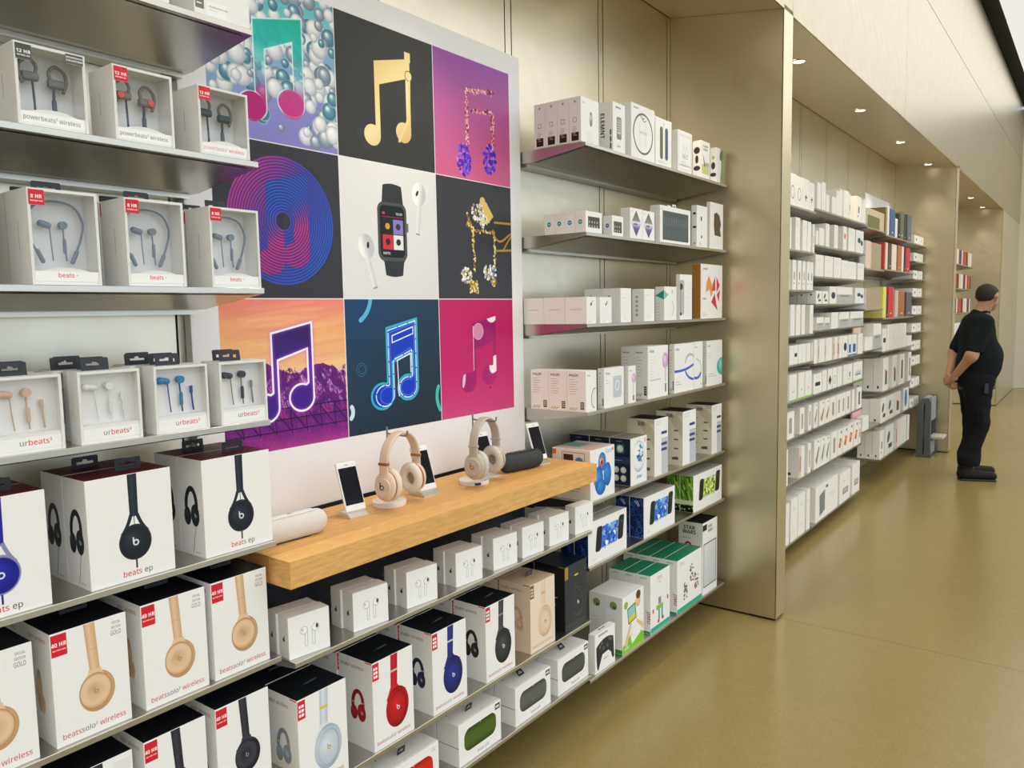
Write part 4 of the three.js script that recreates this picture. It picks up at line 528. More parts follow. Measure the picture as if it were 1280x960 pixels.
rowOf(RY[0], 'cartons on the top shelf beside the pier', [
  [726.4, 748.8, 119.3, 667, 4, (w, h, d) => ({ f: AR.cell(w, h, (c) => { disc(c, w * 0.55, h * 0.45, 7, 17, [[0, '#d8d8d6'], [0.6, '#8a8c8a'], [1, '#5a5c5a']]); txt(c, 'Eve', 7, 14, 7, '#9aa0a6'); lines(c, w * 0.3, h * 0.76, w * 0.4, 5, 5, '#d0d0ce'); }), l: pinkSide(d, h, (c) => { c.strokeStyle = '#8a7c78'; c.lineWidth = 1; c.strokeRect(d * 0.35, h * 0.46, d * 0.28, d * 0.3); c.fillStyle = '#b59f98'; c.beginPath(); c.arc(d / 2, h * 0.1, 3, 0, 7); c.fill(); lines(c, d * 0.25, h * 0.66, d * 0.5, 4, 3.4, '#c0aea8'); c.fillStyle = '#2e2320'; c.fillRect(d * 0.18, h * 0.79, d * 0.64, 10); c.fillRect(d * 0.18, h * 0.88, d * 0.64, 10); c.fillStyle = '#fff'; lines(c, d * 0.32, h * 0.81, d * 0.4, 2, 4, '#e8e0da'); }) }), 'smart_tag_box', 'white smart tag carton with a grey oval print'],
  [766.3, 781.5, 126.2, 748, 1, (w, h, d) => ({ f: AR.cell(w, h, (c) => { txt(c, 'wahoo', w * 0.2, h * 0.11, 8.5, '#2a3550', 'left', 'bold'); c.fillStyle = '#8a8478'; c.beginPath(); c.roundRect(w * 0.3, h * 0.28, w * 0.4, h * 0.46, 5); c.fill(); c.fillStyle = '#c2c6c0'; c.fillRect(w * 0.36, h * 0.33, w * 0.28, h * 0.3); c.fillStyle = '#55524a'; for (let k = 0; k < 5; k++) c.fillRect(w * 0.38, h * (0.36 + k * 0.05), w * 0.22, 1.6); txt(c, 'ELEMNT', w * 0.3, h * 0.9, 5.5, '#444'); }), l: AR.cell(d, h, (c) => { txt(c, 'ELEMNT', d * 0.12, h * 0.2, 16, '#222', 'left', 'bold', Math.PI / 2); c.fillStyle = '#4a4a48'; for (let k = 0; k < 3; k++) c.fillRect(d * 0.8, h * (0.56 + k * 0.14), 4, h * 0.11); }, W0) }), 'bike_computer_box', 'tall carton with bold black lettering down its side and a bike computer print'],
  [789.2, 818.3, 126.7, 775.6, 1, (w, h) => ({ f: AR.cell(w, h, (c) => { c.strokeStyle = '#6b624c'; c.lineWidth = 5; c.beginPath(); c.ellipse(w / 2, h * 0.52, w * 0.41, h * 0.37, 0, 0, 7); c.stroke(); c.lineWidth = 2; c.beginPath(); c.moveTo(w * 0.36, h * 0.17); c.quadraticCurveTo(w * 0.5, h * 0.3, w * 0.56, h * 0.2); c.moveTo(w * 0.46, h * 0.18); c.quadraticCurveTo(w * 0.5, h * 0.34, w * 0.64, h * 0.24); c.stroke(); txt(c, 'SMART ROPE', w / 2, h * 0.52, 8, '#a89f92', 'center'); txt(c, 'tangram', w * 0.1, h * 0.08, 6, '#444', 'left', 'bold'); c.fillStyle = '#dfddd8'; c.fillRect(w * 0.34, h * 0.3, 3, h * 0.45); c.fillRect(w * 0.62, h * 0.3, 3, h * 0.45); }), l: tan }), 'jump_rope_box', 'wide white carton with a jump rope ring printed on the front'],
  [819.4, 839.5, 144.8, 818.6, 1, (w, h) => ({ f: AR.cell(w, h, (c) => { for (const [x, a] of [[0.36, '#6a6848'], [0.68, '#4c5a70']]) { c.fillStyle = a; c.beginPath(); c.roundRect(w * x - 9, h * 0.17, 18, h * 0.7, 9); c.fill(); } c.fillStyle = '#888'; c.fillRect(w * 0.5, h * 0.08, 2, h * 0.12); lines(c, w * 0.1, h * 0.91, w * 0.7, 2, 4); }) }), 'grip_handle_box', 'white carton with two dark upright handles printed on it'],
  [847.4, 864.9, 161.3, 839.8, 1, (w, h) => ({ f: AR.cell(w, h, (c) => { c.strokeStyle = '#c9c6c0'; c.lineWidth = 1.3; c.strokeRect(w * 0.07, h * 0.1, w * 0.86, h * 0.84); for (const x of [0.42, 0.62]) { c.beginPath(); c.moveTo(w * x, h * 0.34); c.lineTo(w * (x - 0.12), h * 0.56); c.lineTo(w * (x + 0.1), h * 0.56); c.closePath(); c.stroke(); } txt(c, 'HALO', w * 0.5, h * 0.67, 15, '#8d8b86', 'center', 'normal'); lines(c, w * 0.2, h * 0.74, w * 0.6, 3, 6); c.fillStyle = '#8a8a88'; c.fillRect(w * 0.1, h * 0.83, w * 0.8, 1.4); }), l: tan }), 'toner_box', 'white carton with a fine line drawing and a thin printed border'],
  [876.3, 887.2, 175, 865.6, 1, (w, h, d) => ({ f: AR.cell(w, h, (c) => { txt(c, 'FLOWER', w / 2, h * 0.16, 9, '#55544e', 'center', 'bold'); txt(c, 'POWER', w / 2, h * 0.25, 9, '#55544e', 'center', 'bold'); c.fillStyle = '#c9d28a'; c.fillRect(w * 0.08, h * 0.62, w * 0.84, h * 0.26); c.fillStyle = '#6a6a58'; c.beginPath(); c.moveTo(w * 0.2, h * 0.34); c.lineTo(w * 0.5, h * 0.66); c.lineTo(w * 0.34, h * 0.68); c.fill(); c.fillStyle = '#b9b49a'; c.fillRect(w * 0.5, h * 0.56, w * 0.4, h * 0.1); }), l: AR.cell(d, h, (c) => { c.fillStyle = '#3a3630'; for (const [y, a, b] of [[0.26, 10, 10], [0.5, 5, 12], [0.74, 11, 7]]) { c.beginPath(); c.ellipse(d / 2, h * y, a, b, 0, 0, 7); c.fill(); } }, W0) }), 'plant_sensor_box', 'carton with green leaf print and three dark icons on its side'],
  [895.2, 905.2, 184, 887.6, 1, (w, h, d) => ({ f: AR.cell(w, h, (c) => { c.fillStyle = '#8f9a70'; c.fillRect(w * 0.5, 0, w * 0.5, h); c.fillStyle = '#f0eee8'; c.beginPath(); c.ellipse(w * 0.4, h * 0.55, 13, 34, 0.1, 0, 7); c.fill(); c.fillStyle = '#5a7a34'; c.beginPath(); c.ellipse(w * 0.6, h * 0.2, 12, 16, 0.5, 0, 7); c.fill(); }), l: AR.cell(d, h, (c) => { c.fillStyle = '#b9bf4a'; c.fillRect(d * 0.3, h * 0.24, d * 0.4, 10); c.fillStyle = '#3a3630'; c.beginPath(); c.ellipse(d / 2, h * 0.52, 7, 11, 0, 0, 7); c.fill(); c.beginPath(); c.ellipse(d / 2, h * 0.78, 11, 6, 0, 0, 7); c.fill(); }, W0) }), 'plant_sensor_box', 'narrow green and white carton against the nearest pier on the top shelf'],
]);
const dotSide = (d, h, col) => AR.cell(d, h, (c) => { c.fillStyle = col; c.beginPath(); c.arc(d * 0.48, h * 0.5, Math.min(d, h) * 0.2, 0, 7); c.fill(); c.fillStyle = '#fff'; c.fillRect(d * 0.4, h * 0.48, d * 0.16, 2); }, W0);
const panel = (w, h, c, x0, y0, x1, y1, a) => { c.fillStyle = a; c.fillRect(w * x0, h * y0, w * (x1 - x0), h * (y1 - y0)); };
rowOf(RY[1], 'cartons on the second shelf beside the pier', [
  [732.2, 752.7, 263, 680, 4, (w, h, d) => ({ f: AR.cell(w, h, (c) => { panel(w, h, c, 0.14, 0.24, 0.86, 0.76, '#4b4743'); c.fillStyle = '#cfc9c0'; for (let k = 0; k < 8; k++) c.fillRect(w * (0.2 + (k % 4) * 0.16), h * (k < 4 ? 0.45 : 0.65), 4, 5); }), l: dotSide(d, h, '#1f93a8') }), 'smart_plug_box', 'small square carton with a teal dot on its side'],
  [765.3, 779.3, 268.8, 753.4, 1, (w, h, d) => ({ f: AR.cell(w, h, (c) => { panel(w, h, c, 0.14, 0.28, 0.86, 0.84, '#57504a'); c.fillStyle = '#cfc9c0'; for (let k = 0; k < 6; k++) c.fillRect(w * (0.22 + (k % 3) * 0.2), h * (k < 3 ? 0.5 : 0.7), 4, 4); }), l: dotSide(d, h, '#2266b0') }), 'smart_plug_box', 'small square carton with a dark picture and a blue dot on its side'],
  [787.7, 803, 259, 775.2, 1, (w, h) => ({ f: AR.cell(w, h, diamond), l: tan }), 'light_kit_box', 'carton with a violet and grey diamond print, next to the small square cartons'],
  [803.4, 818, 262.6, 803, 1, (w, h) => ({ f: AR.cell(w, h, diamond) }), 'light_kit_box', 'carton with a violet and grey diamond print, next to the wide dark picture'],
  [825, 863, 255.6, 812, 2, (w, h) => ({ f: AR.cell(w, h, (c) => { panel(w, h, c, 0.08, 0.13, 0.93, 0.93, '#4c5658'); c.fillStyle = '#8a9698'; for (let k = 0; k < 14; k++) c.fillRect(w * (0.13 + k * 0.056), h * (0.28 + (k % 3) * 0.02), 2, h * 0.24); c.fillStyle = '#69777a'; for (let k = 0; k < 10; k++) c.fillRect(w * (0.15 + k * 0.075), h * (0.56 + (k % 2) * 0.03), 2, h * 0.3); txt(c, 'Hue', 6, 11, 6, '#999'); }), l: tan }), 'light_strip_box', 'wide white carton with a large slate grey picture', 0.02],
  [871, 884, 256, 864, 1, (w, h, d) => ({ f: AR.cell(w, h, (c) => { c.fillStyle = '#2f2c2a'; c.fillRect(w * 0.36, h * 0.26, 9, 12); c.fillRect(w * 0.4, h * 0.72, 8, 8); c.fillStyle = '#dddad4'; c.fillRect(w * 0.44, h * 0.36, 2.4, h * 0.34); lines(c, w * 0.2, h * 0.88, w * 0.3, 3, 4); }), l: AR.cell(d, h, (c) => { c.fillStyle = '#2f2c2a'; c.fillRect(d * 0.3, h * 0.17, d * 0.5, 6); c.fillRect(d * 0.3, h * 0.5, d * 0.6, 6); c.fillStyle = '#8a5a4a'; c.fillRect(d * 0.5, h * 0.9, 4, 5); }, W0) }), 'door_sensor_box', 'slim white carton with tiny black device prints', 0.0],
  [887.5, 903.6, 252, 884.4, 1, (w, h) => ({ f: AR.cell(w, h, (c) => { c.fillStyle = '#5a4a30'; c.beginPath(); const p = [[0.3, 0.24], [0.5, 0.2], [0.72, 0.26], [0.84, 0.44], [0.76, 0.56], [0.84, 0.7], [0.8, 0.72], [0.34, 0.7], [0.28, 0.5]]; p.forEach(([x, y], i) => i ? c.lineTo(w * x, h * y) : c.moveTo(w * x, h * y)); c.fill(); txt(c, 'vocolinc', 7, 12, 5, '#aaa'); }), l: tan }), 'door_lock_box', 'white carton with a brown lock shape, against the nearest pier'],
]);
function diamond(c, w, h) { const g = c.createLinearGradient(0, h * 0.1, 0, h * 0.9); g.addColorStop(0, '#6a6660'); g.addColorStop(0.38, '#8a8a8c'); g.addColorStop(0.45, '#e8e8ee'); g.addColorStop(0.6, '#aab0d0'); g.addColorStop(0.7, '#7a5aa0'); g.addColorStop(1, '#5a4a60'); c.fillStyle = g; c.beginPath(); c.moveTo(w * 0.5, h * 0.06); c.lineTo(w * 0.92, h * 0.5); c.lineTo(w * 0.5, h * 0.94); c.lineTo(w * 0.08, h * 0.5); c.fill(); c.fillStyle = '#7a6a50'; c.fillRect(w * 0.3, h * 0.5, w * 0.3, 4); txt(c, 'nano', 4, 9, 5, '#aaa'); }
const blush = (d, h) => AR.cell(d, h, (c) => { c.fillStyle = '#c5a898'; c.fillRect(d * 0.25, h * 0.45, d * 0.5, 1.4); }, W0);
rowOf(RY[2], 'cartons on the third shelf beside the pier', [
  [733.6, 745.6, 371, 654, 3, (w, h, d) => ({ f: AR.cell(w, h, (c) => { c.strokeStyle = '#8a8884'; c.lineWidth = 2; c.beginPath(); c.moveTo(w * 0.42, h * 0.26); c.lineTo(w * 0.66, h * 0.14); c.stroke(); c.fillStyle = '#5a5854'; c.beginPath(); c.arc(w * 0.45, h * 0.27, 4, 0, 7); c.fill(); lines(c, w * 0.15, h * 0.93, w * 0.5, 1, 3); }), l: blush(d, h) }), 'cable_adapter_box', 'small cube carton with pale pink sides and a tiny key print'],
  [750.2, 764.7, 371.4, 746.2, 1, (w, h) => ({ f: AR.cell(w, h, (c) => { c.fillStyle = '#7a7874'; c.beginPath(); c.arc(w * 0.5, h * 0.27, 3.4, 0, 7); c.fill(); c.fillRect(w * 0.56, h * 0.14, 4, 7); lines(c, w * 0.15, h * 0.93, w * 0.5, 1, 3); }), l: tan }), 'cable_adapter_box', 'small white cube carton with grey dots, beside the pink sided ones'],
  [776, 789.2, 360, 730, 2, (w, h, d) => ({ f: AR.cell(w, h, (c) => { lines(c, w * 0.12, h * 0.28, w * 0.7, 1, 3, '#d5cfc8'); lines(c, w * 0.2, h * 0.8, w * 0.5, 3, 5, '#d8d4ce'); }), l: AR.cell(d, h, (c) => { c.fillStyle = '#b9ad98'; for (let k = 0; k < 5; k++) c.fillRect(d * 0.3, h * (0.2 + k * 0.14), 7, 7); }, W0) }), 'smart_sensor_box', 'plain white carton with beige icon side, left of its near twin'],
  [805.4, 818.3, 361, 789.6, 1, (w, h, d) => ({ f: AR.cell(w, h, (c) => { lines(c, w * 0.12, h * 0.18, w * 0.7, 1, 3, '#d5cfc8'); lines(c, w * 0.2, h * 0.8, w * 0.5, 3, 5, '#d8d4ce'); }), l: AR.cell(d, h, (c) => { c.fillStyle = '#b9ad98'; for (let k = 0; k < 5; k++) c.fillRect(d * 0.3, h * (0.2 + k * 0.14), 7, 7); }, W0) }), 'smart_sensor_box', 'plain white carton with beige icon side, left of the teal pyramid print'],
  [830.3, 845.6, 358, 818.7, 1, (w, h, d) => ({ f: AR.cell(w, h, (c) => { c.fillStyle = '#8cc6b8'; c.beginPath(); c.moveTo(0, h * 0.12); c.lineTo(w * 0.34, h * 0.24); c.lineTo(0, h * 0.38); c.fill(); c.strokeStyle = '#c9c9c6'; c.lineWidth = 4; c.beginPath(); c.moveTo(w * 0.66, h * 0.42); c.quadraticCurveTo(w * 0.9, h * 0.66, w * 0.62, h * 0.88); c.stroke(); c.fillStyle = '#c4c4c2'; c.fillRect(w * 0.6, h * 0.1, 8, 9); }), l: AR.cell(d, h, (c) => { c.fillStyle = '#1f9c8e'; c.beginPath(); c.moveTo(d, h * 0.1); c.lineTo(0, h * 0.26); c.lineTo(d, h * 0.38); c.fill(); lines(c, d * 0.1, h * 0.5, d * 0.5, 8, 8, '#c2b8a6'); }, W0) }), 'smart_bulb_box', 'white carton with a teal pyramid wrapping its edge'],
  [849.8, 864.9, 342.7, 846, 1, (w, h) => ({ f: AR.cell(w, h, (c) => { const g = c.createLinearGradient(0, 0, w * 0.4, 0); g.addColorStop(0, '#8d8d8a'); g.addColorStop(0.5, '#c8c8c6'); g.addColorStop(1, '#9a9a98'); c.fillStyle = g; c.beginPath(); c.roundRect(0, h * 0.12, w * 0.34, h * 0.78, 8); c.fill(); c.fillStyle = '#33322f'; c.beginPath(); c.ellipse(w * 0.1, h * 0.27, w * 0.14, 9, 0, 0, 7); c.fill(); c.fillRect(0, h * 0.85, w * 0.14, 8); lines(c, w * 0.5, h * 0.38, w * 0.24, 1, 3); lines(c, w * 0.5, h * 0.52, w * 0.24, 1, 3); }), l: rw }), 'smart_bottle_box', 'tall white carton with a grey flask print'],
  [875.8, 902.5, 329.5, 864.9, 1, (w, h) => ({ f: AR.cell(w, h, (c) => { const tri = (a, k) => { c.fillStyle = k; c.beginPath(); a.forEach(([x, y], i) => i ? c.lineTo(w * x, h * y) : c.moveTo(w * x, h * y)); c.fill(); }; tri([[0.36, 0.2], [0.5, 0.36], [0.54, 0.54], [0.46, 0.6], [0.4, 0.46], [0.22, 0.52], [0.26, 0.34]], '#ee9a4c'); tri([[0.66, 0.22], [0.54, 0.36], [0.5, 0.5], [0.68, 0.48]], '#dc4a3c'); tri([[0.72, 0.22], [0.88, 0.38], [0.74, 0.52]], '#cf2c46'); tri([[0.9, 0.46], [0.74, 0.56], [0.84, 0.7]], '#cf2c52'); tri([[0.64, 0.54], [0.48, 0.7], [0.78, 0.86]], '#cf1f58'); txt(c, 'nanoleaf', w * 0.1, h * 0.1, 8, '#44423e', 'left', 'bold'); txt(c, 'AURORA', w * 0.08, h * 0.65, 7, '#666', 'left', 'bold'); lines(c, w * 0.08, h * 0.9, w * 0.24, 3, 4); }), l: AR.plain('#b07a34'), t: AR.plain('#b07a34') }), 'light_panel_box', 'large carton with orange and crimson triangles and a caramel brown side'],
]);
const philSide = (bg) => (d, h) => AR.cell(d, h, (c) => { txt(c, 'PHILIPS', d * 0.1, h * 0.13, Math.min(10, d * 0.14), '#3a3c48', 'left', 'bold'); lines(c, d * 0.12, h * 0.2, d * 0.5, 7, h * 0.06, '#bfa79a'); c.fillStyle = '#4d4540'; c.fillRect(d * 0.72, h * 0.76, d * 0.2, h * 0.18); c.fillStyle = '#e8dccf'; for (let k = 0; k < 3; k++) c.fillRect(d * 0.75, h * (0.79 + k * 0.045), d * 0.14, 2); c.fillStyle = '#caa066'; for (let k = 0; k < 9; k++) c.fillRect(d * (0.1 + k * 0.05), h * (0.93 - (k % 3) * 0.02), d * 0.035, h * 0.05); }, bg);
const pSidePink = philSide(W0), pSideTan = philSide(W0);
rowOf(RY[3], 'light bulb cartons on the middle shelf beside the pier', [
  [732.6, 746, 464.4, 663, 3, (w, h, d) => ({ f: AR.cell(w, h, (c) => { txt(c, 'Philips', 5, h * 0.13, 5.6, '#7a86a4'); c.strokeStyle = '#9a9a9c'; c.lineWidth = 3; c.fillStyle = '#ececee'; c.beginPath(); c.ellipse(w * 0.82, h * 0.68, w * 0.3, h * 0.24, 0.1, 1.4, 4.9); c.fill(); c.stroke(); }), l: pSidePink(d, h) }), 'light_bulb_box', 'bulb carton with blush side panel and a half oval print'],
  [755.4, 780, 461, 746.6, 1, (w, h, d) => ({ f: AR.cell(w, h, (c) => { txt(c, 'Philips', 7, h * 0.15, 7, '#7a86a4', 'left', 'bold'); c.fillStyle = '#c4ccd2'; c.beginPath(); c.roundRect(w * 0.44, h * 0.22, w * 0.44, h * 0.56, 7); c.fill(); c.strokeStyle = '#f4f6f8'; c.lineWidth = 3; c.beginPath(); c.ellipse(w * 0.66, h * 0.47, 9, 12, 0, 0, 7); c.stroke(); lines(c, w * 0.1, h * 0.3, w * 0.2, 2, 7); }), l: pSideTan(d, h) }), 'smart_hub_box', 'wide carton with a pale grey rounded square print'],
  [785.6, 794.9, 458, 780.6, 1, (w, h) => ({ f: AR.cell(w, h, (c) => { txt(c, 'Philips', 4, h * 0.14, 5.4, '#7a86a4'); disc(c, w * 0.72, h * 0.34, 11, 13, [[0, '#f3d8f2'], [1, '#c692cc']]); c.fillStyle = '#d8d8dc'; c.fillRect(w * 0.6, h * 0.42, 7, h * 0.34); c.fillStyle = '#6a5c44'; c.fillRect(w * 0.6, h * 0.8, 7, 14); }), l: tan }), 'light_bulb_box', 'slim carton with a small pink bulb print'],
  [810, 835, 433.4, 776, 2, (w, h, d) => ({ f: AR.cell(w, h, (c) => { txt(c, 'Philips', 9, h * 0.12, 8.6, '#5a6a94', 'left', 'bold'); disc(c, w * 0.86, h * 0.3, 18, 22, [[0, '#f3d8f2'], [1, '#c088c8']]); c.fillStyle = '#c9cbd0'; c.fillRect(w * 0.84, h * 0.38, 8, h * 0.34); c.fillStyle = '#3a3630'; c.fillRect(w * 0.85, h * 0.76, 7, 24); lines(c, w * 0.12, h * 0.2, w * 0.18, 8, 8, '#c9ccd4'); txt(c, 'hue personal wireless', w * 0.1, h * 0.67, 6.6, '#77787c'); }), l: pSideTan(d, h) }), 'lamp_kit_box', 'large carton with a pink bulb print on its right half'],
  [843, 867, 430.6, 836, 1, (w, h, d) => ({ f: AR.cell(w, h, (c) => { txt(c, 'Philips', 8, h * 0.13, 7.6, '#5a6a94', 'left', 'bold'); c.lineWidth = 7; c.strokeStyle = '#bcbcbe'; c.beginPath(); c.ellipse(w * 0.82, h * 0.42, w * 0.26, h * 0.18, 0, Math.PI, 7); c.stroke(); c.strokeStyle = '#2a5cc8'; c.beginPath(); c.moveTo(0, h * 0.56); c.quadraticCurveTo(w * 0.6, h * 0.58, w, h * 0.46); c.stroke(); c.beginPath(); c.moveTo(w * 0.56, h * 0.58); c.quadraticCurveTo(w * 0.7, h * 0.76, w, h * 0.78); c.stroke(); lines(c, w * 0.08, h * 0.78, w * 0.3, 2, 8, '#888'); }), l: pSideTan(d, h) }), 'light_strip_box', 'carton with a curling blue ribbon print, left half'],
  [867.4, 878.4, 427.5, 867, 1, (w, h) => ({ f: AR.cell(w, h, (c) => { txt(c, 'Philips', 6, h * 0.13, 6.4, '#7a86a4'); c.lineWidth = 4; c.strokeStyle = '#bcc4d6'; c.beginPath(); c.ellipse(w * 0.1, h * 0.56, w * 0.72, h * 0.2, 0, -1.4, 1.2); c.stroke(); c.strokeStyle = '#2a5cc8'; c.lineWidth = 7; c.beginPath(); c.moveTo(0, h * 0.76); c.quadraticCurveTo(w * 0.6, h * 0.82, w * 0.8, h * 0.66); c.stroke(); c.fillStyle = '#d07a3a'; c.fillRect(w * 0.8, h * 0.9, 5, 5); }) }), 'light_strip_box', 'slim carton continuing the curling blue ribbon print'],
  [883.2, 902.4, 426.4, 879, 1, (w, h, d) => ({ f: AR.cell(w, h, (c) => { txt(c, 'Philips', 6, h * 0.13, 6.8, '#5a6a94', 'left', 'bold'); disc(c, w * 0.98, h * 0.6, w * 0.32, h * 0.2, [[0, '#7ee0d8'], [1, '#1a9a98']]); lines(c, w * 0.12, h * 0.26, w * 0.2, 3, 8, '#c9ccd4'); lines(c, w * 0.1, h * 0.74, w * 0.6, 2, 7, '#888'); }), l: pSideTan(d, h) }), 'smart_lamp_box', 'carton with a turquoise half globe, against the nearest pier'],
]);
const robotSide = (d, h) => AR.cell(d, h, (c) => { c.fillStyle = '#cfc6b0'; c.beginPath(); c.moveTo(0, 0); c.lineTo(d * 0.3, 0); c.lineTo(d, h * 0.5); c.lineTo(d, h * 0.2); c.lineTo(d * 0.7, 0); c.lineTo(d, 0); c.lineTo(d, h * 0.08); c.fill(); txt(c, 'STAR', d * 0.38, h * 0.085, 9, '#3a3834', 'left', 'bold'); txt(c, 'WARS', d * 0.38, h * 0.12, 9, '#3a3834', 'left', 'bold'); c.fillStyle = '#5c574c'; for (let k = 0; k < 4; k++) { c.fillRect(d * 0.1, h * (0.27 + k * 0.17), d * 0.34, 1.6); c.fillRect(d * 0.68, h * (0.34 + k * 0.17), d * 0.16, 4); c.beginPath(); c.arc(d * 0.34, h * (0.42 + k * 0.15), 4, 0, 7); c.fill(); } c.fillRect(d * 0.6, h * 0.86, d * 0.24, 7); }, '#e3dcc8');
const robotFront = (w, h) => AR.cell(w, h, (c) => { c.fillStyle = '#c3c8cf'; c.fillRect(w * 0.52, h * 0.36, w * 0.48, h * 0.64); c.fillStyle = '#3a3f7a'; for (const y of [0.24, 0.44, 0.54]) c.fillRect(w * 0.5, h * y, w * 0.42, h * 0.05); c.strokeStyle = '#c4cad2'; c.lineWidth = 1.4; c.strokeRect(w * 0.14, h * 0.05, w * 0.3, h * 0.05); });
rowOf(RY[4], 'robot toy cartons on the shelf behind the ledge', [
  [738.2, 768.4, 564, 690, 1, (w, h, d) => ({ f: AR.cell(w, h, (c) => { disc(c, w * 0.48, h * 0.28, 19, 24, [[0, '#4aa8ee'], [1, '#1468c8']]); disc(c, w * 0.46, h * 0.28, 11, 13, [[0, '#f4f4f4'], [0.6, '#e2705a'], [1, '#c83a30']]); disc(c, w * 0.46, h * 0.28, 4, 6, [[0, '#222'], [1, '#111']]); disc(c, w * 0.34, h * 0.62, 21, 34, [[0, '#3a98e6'], [1, '#0f56b0']]); disc(c, w * 0.7, h * 0.56, 19, 30, [[0, '#3a98e6'], [1, '#0f56b0']]); disc(c, w * 0.42, h * 0.78, 23, 20, [[0, '#3a98e6'], [1, '#0f56b0']]); c.fillStyle = '#ee8a3a'; c.fillRect(w * 0.13, h * 0.6, 5, 12); txt(c, 'Dash', w * 0.62, h * 0.13, 14, '#6ab4e8'); c.fillStyle = '#ee8a3a'; c.fillRect(w * 0.9, h * 0.04, 7, 8); }), l: AR.cell(d, h, (c) => { c.fillStyle = '#d8622c'; c.fillRect(0, h * 0.02, d * 0.1, h * 0.1); c.fillStyle = '#4a2a20'; c.fillRect(d * 0.3, h * 0.1, d * 0.26, h * 0.3); c.strokeStyle = '#8a7a64'; c.lineWidth = 1.5; c.strokeRect(d * 0.26, h * 0.06, d * 0.6, h * 0.36); c.fillStyle = '#3a8a94'; c.beginPath(); c.arc(d * 0.72, h * 0.24, 12, 0, 7); c.fill(); lines(c, d * 0.4, h * 0.72, d * 0.4, 3, 7, '#8a7a64'); }, '#eadcc8'), t: AR.cell(w, d, (c) => { c.fillStyle = '#7fb0b4'; c.fillRect(w * 0.3, 0, w * 0.5, d * 0.5); }, '#e4cdbc') }), 'toy_robot_box', 'carton printed with a blue one-eyed toy robot of round balls'],
  [788.4, 808.6, 549, 705, 3, (w, h, d) => ({ f: AR.cell(w, h, (c) => { disc(c, w * 0.5, h * 0.42, w * 0.38, h * 0.34, [[0, '#fdfdfd'], [0.8, '#e6eaee'], [1, '#aab2ba']]); seed = 3; for (let k = 0; k < 26; k++) { c.fillStyle = ['#2a6aa4', '#4a9ac0', '#cfd8de', '#1d3f6a'][k % 4]; const a = rnd() * 7, r = rnd() * 20; c.fillRect(w * 0.52 + Math.cos(a) * r, h * 0.36 + Math.sin(a) * r * 1.3, 8, 6); } txt(c, 'SPRK+', w * 0.36, h * 0.9, 11, '#3a84c0', 'left', 'bold'); c.fillStyle = '#d8502c'; c.fillRect(w * 0.86, h * 0.05, 4, 12); }), l: AR.cell(d, h, (c) => { lines(c, d * 0.3, h * 0.06, d * 0.5, 1, 3, '#d0d4e0'); c.fillStyle = '#1f7a5c'; c.beginPath(); c.roundRect(d * 0.3, h * 0.12, d * 0.4, h * 0.2, 4); c.fill(); disc(c, d * 0.5, h * 0.22, 10, 10, [[0, '#fff'], [1, '#c8d0cc']]); c.fillStyle = '#2b3a66'; c.fillRect(0, h * 0.4, d, h * 0.14); lines(c, d * 0.1, h * 0.47, d * 0.8, 1, 3, '#c8cee0'); for (const [x, y] of [[0.3, 0.68], [0.66, 0.68], [0.3, 0.86], [0.66, 0.86]]) disc(c, d * x, h * y, 9, 9, [[0, '#f4f4ee'], [1, '#c9c8bc']]); }, '#161f3e'), t: AR.plain('#8c8a78') }), 'toy_ball_box', 'carton with a clear robot ball in a ring and navy blue side', 0.0],
  [818.2, 835, 524.7, 784, 1, (w, h, d) => ({ f: robotFront(w, h), l: robotSide(d, h), t: AR.plain('#191a1c') }), 'robot_kit_box', 'cream sided robot carton with dark lid, next to the navy sided ball cartons'],
  [853.4, 869.7, 515, 820, 1, (w, h, d) => ({ f: robotFront(w, h), l: robotSide(d, h), t: AR.plain('#191a1c') }), 'robot_kit_box', 'cream sided robot carton with dark lid, middle of the three'],
  [889.6, 901.8, 507, 857.5, 1, (w, h, d) => ({ f: robotFront(w, h), l: robotSide(d, h), t: AR.plain('#191a1c') }), 'robot_kit_box', 'cream sided robot carton with dark lid, against the nearest pier'],
]);
const padFront = (a, b, l) => (w, h) => AR.cell(w, h, (c) => { seed = a.length + b.charCodeAt(2); c.save(); c.transform(1, 0, -0.14, 1, w * 0.07, 0); c.fillStyle = a; c.fillRect(w * 0.3, h * 0.2, w * 0.42, h * 0.5); for (let k = 0; k < 90; k++) { c.fillStyle = [b, l, a, '#ffffff'][Math.floor(rnd() * 3.3)]; c.beginPath(); c.ellipse(w * (0.32 + rnd() * 0.38), h * (0.23 + rnd() * 0.44), 4 + rnd() * 6, 2 + rnd() * 4, rnd() * 3, 0, 7); c.fill(); } c.fillStyle = '#14191c'; c.beginPath(); c.roundRect(w * 0.16, h * 0.17, w * 0.14, h * 0.58, 8); c.fill(); c.beginPath(); c.roundRect(w * 0.73, h * 0.12, w * 0.15, h * 0.58, 8); c.fill(); c.fillStyle = '#4a5054'; c.beginPath(); c.arc(w * 0.82, h * 0.28, 4, 0, 7); c.fill(); c.fillStyle = '#d6dade'; c.fillRect(w * 0.3, h * 0.7, w * 0.42, 3); c.restore(); lines(c, w * 0.08, h * 0.9, w * 0.2, 1, 3, '#c4c4c4'); });
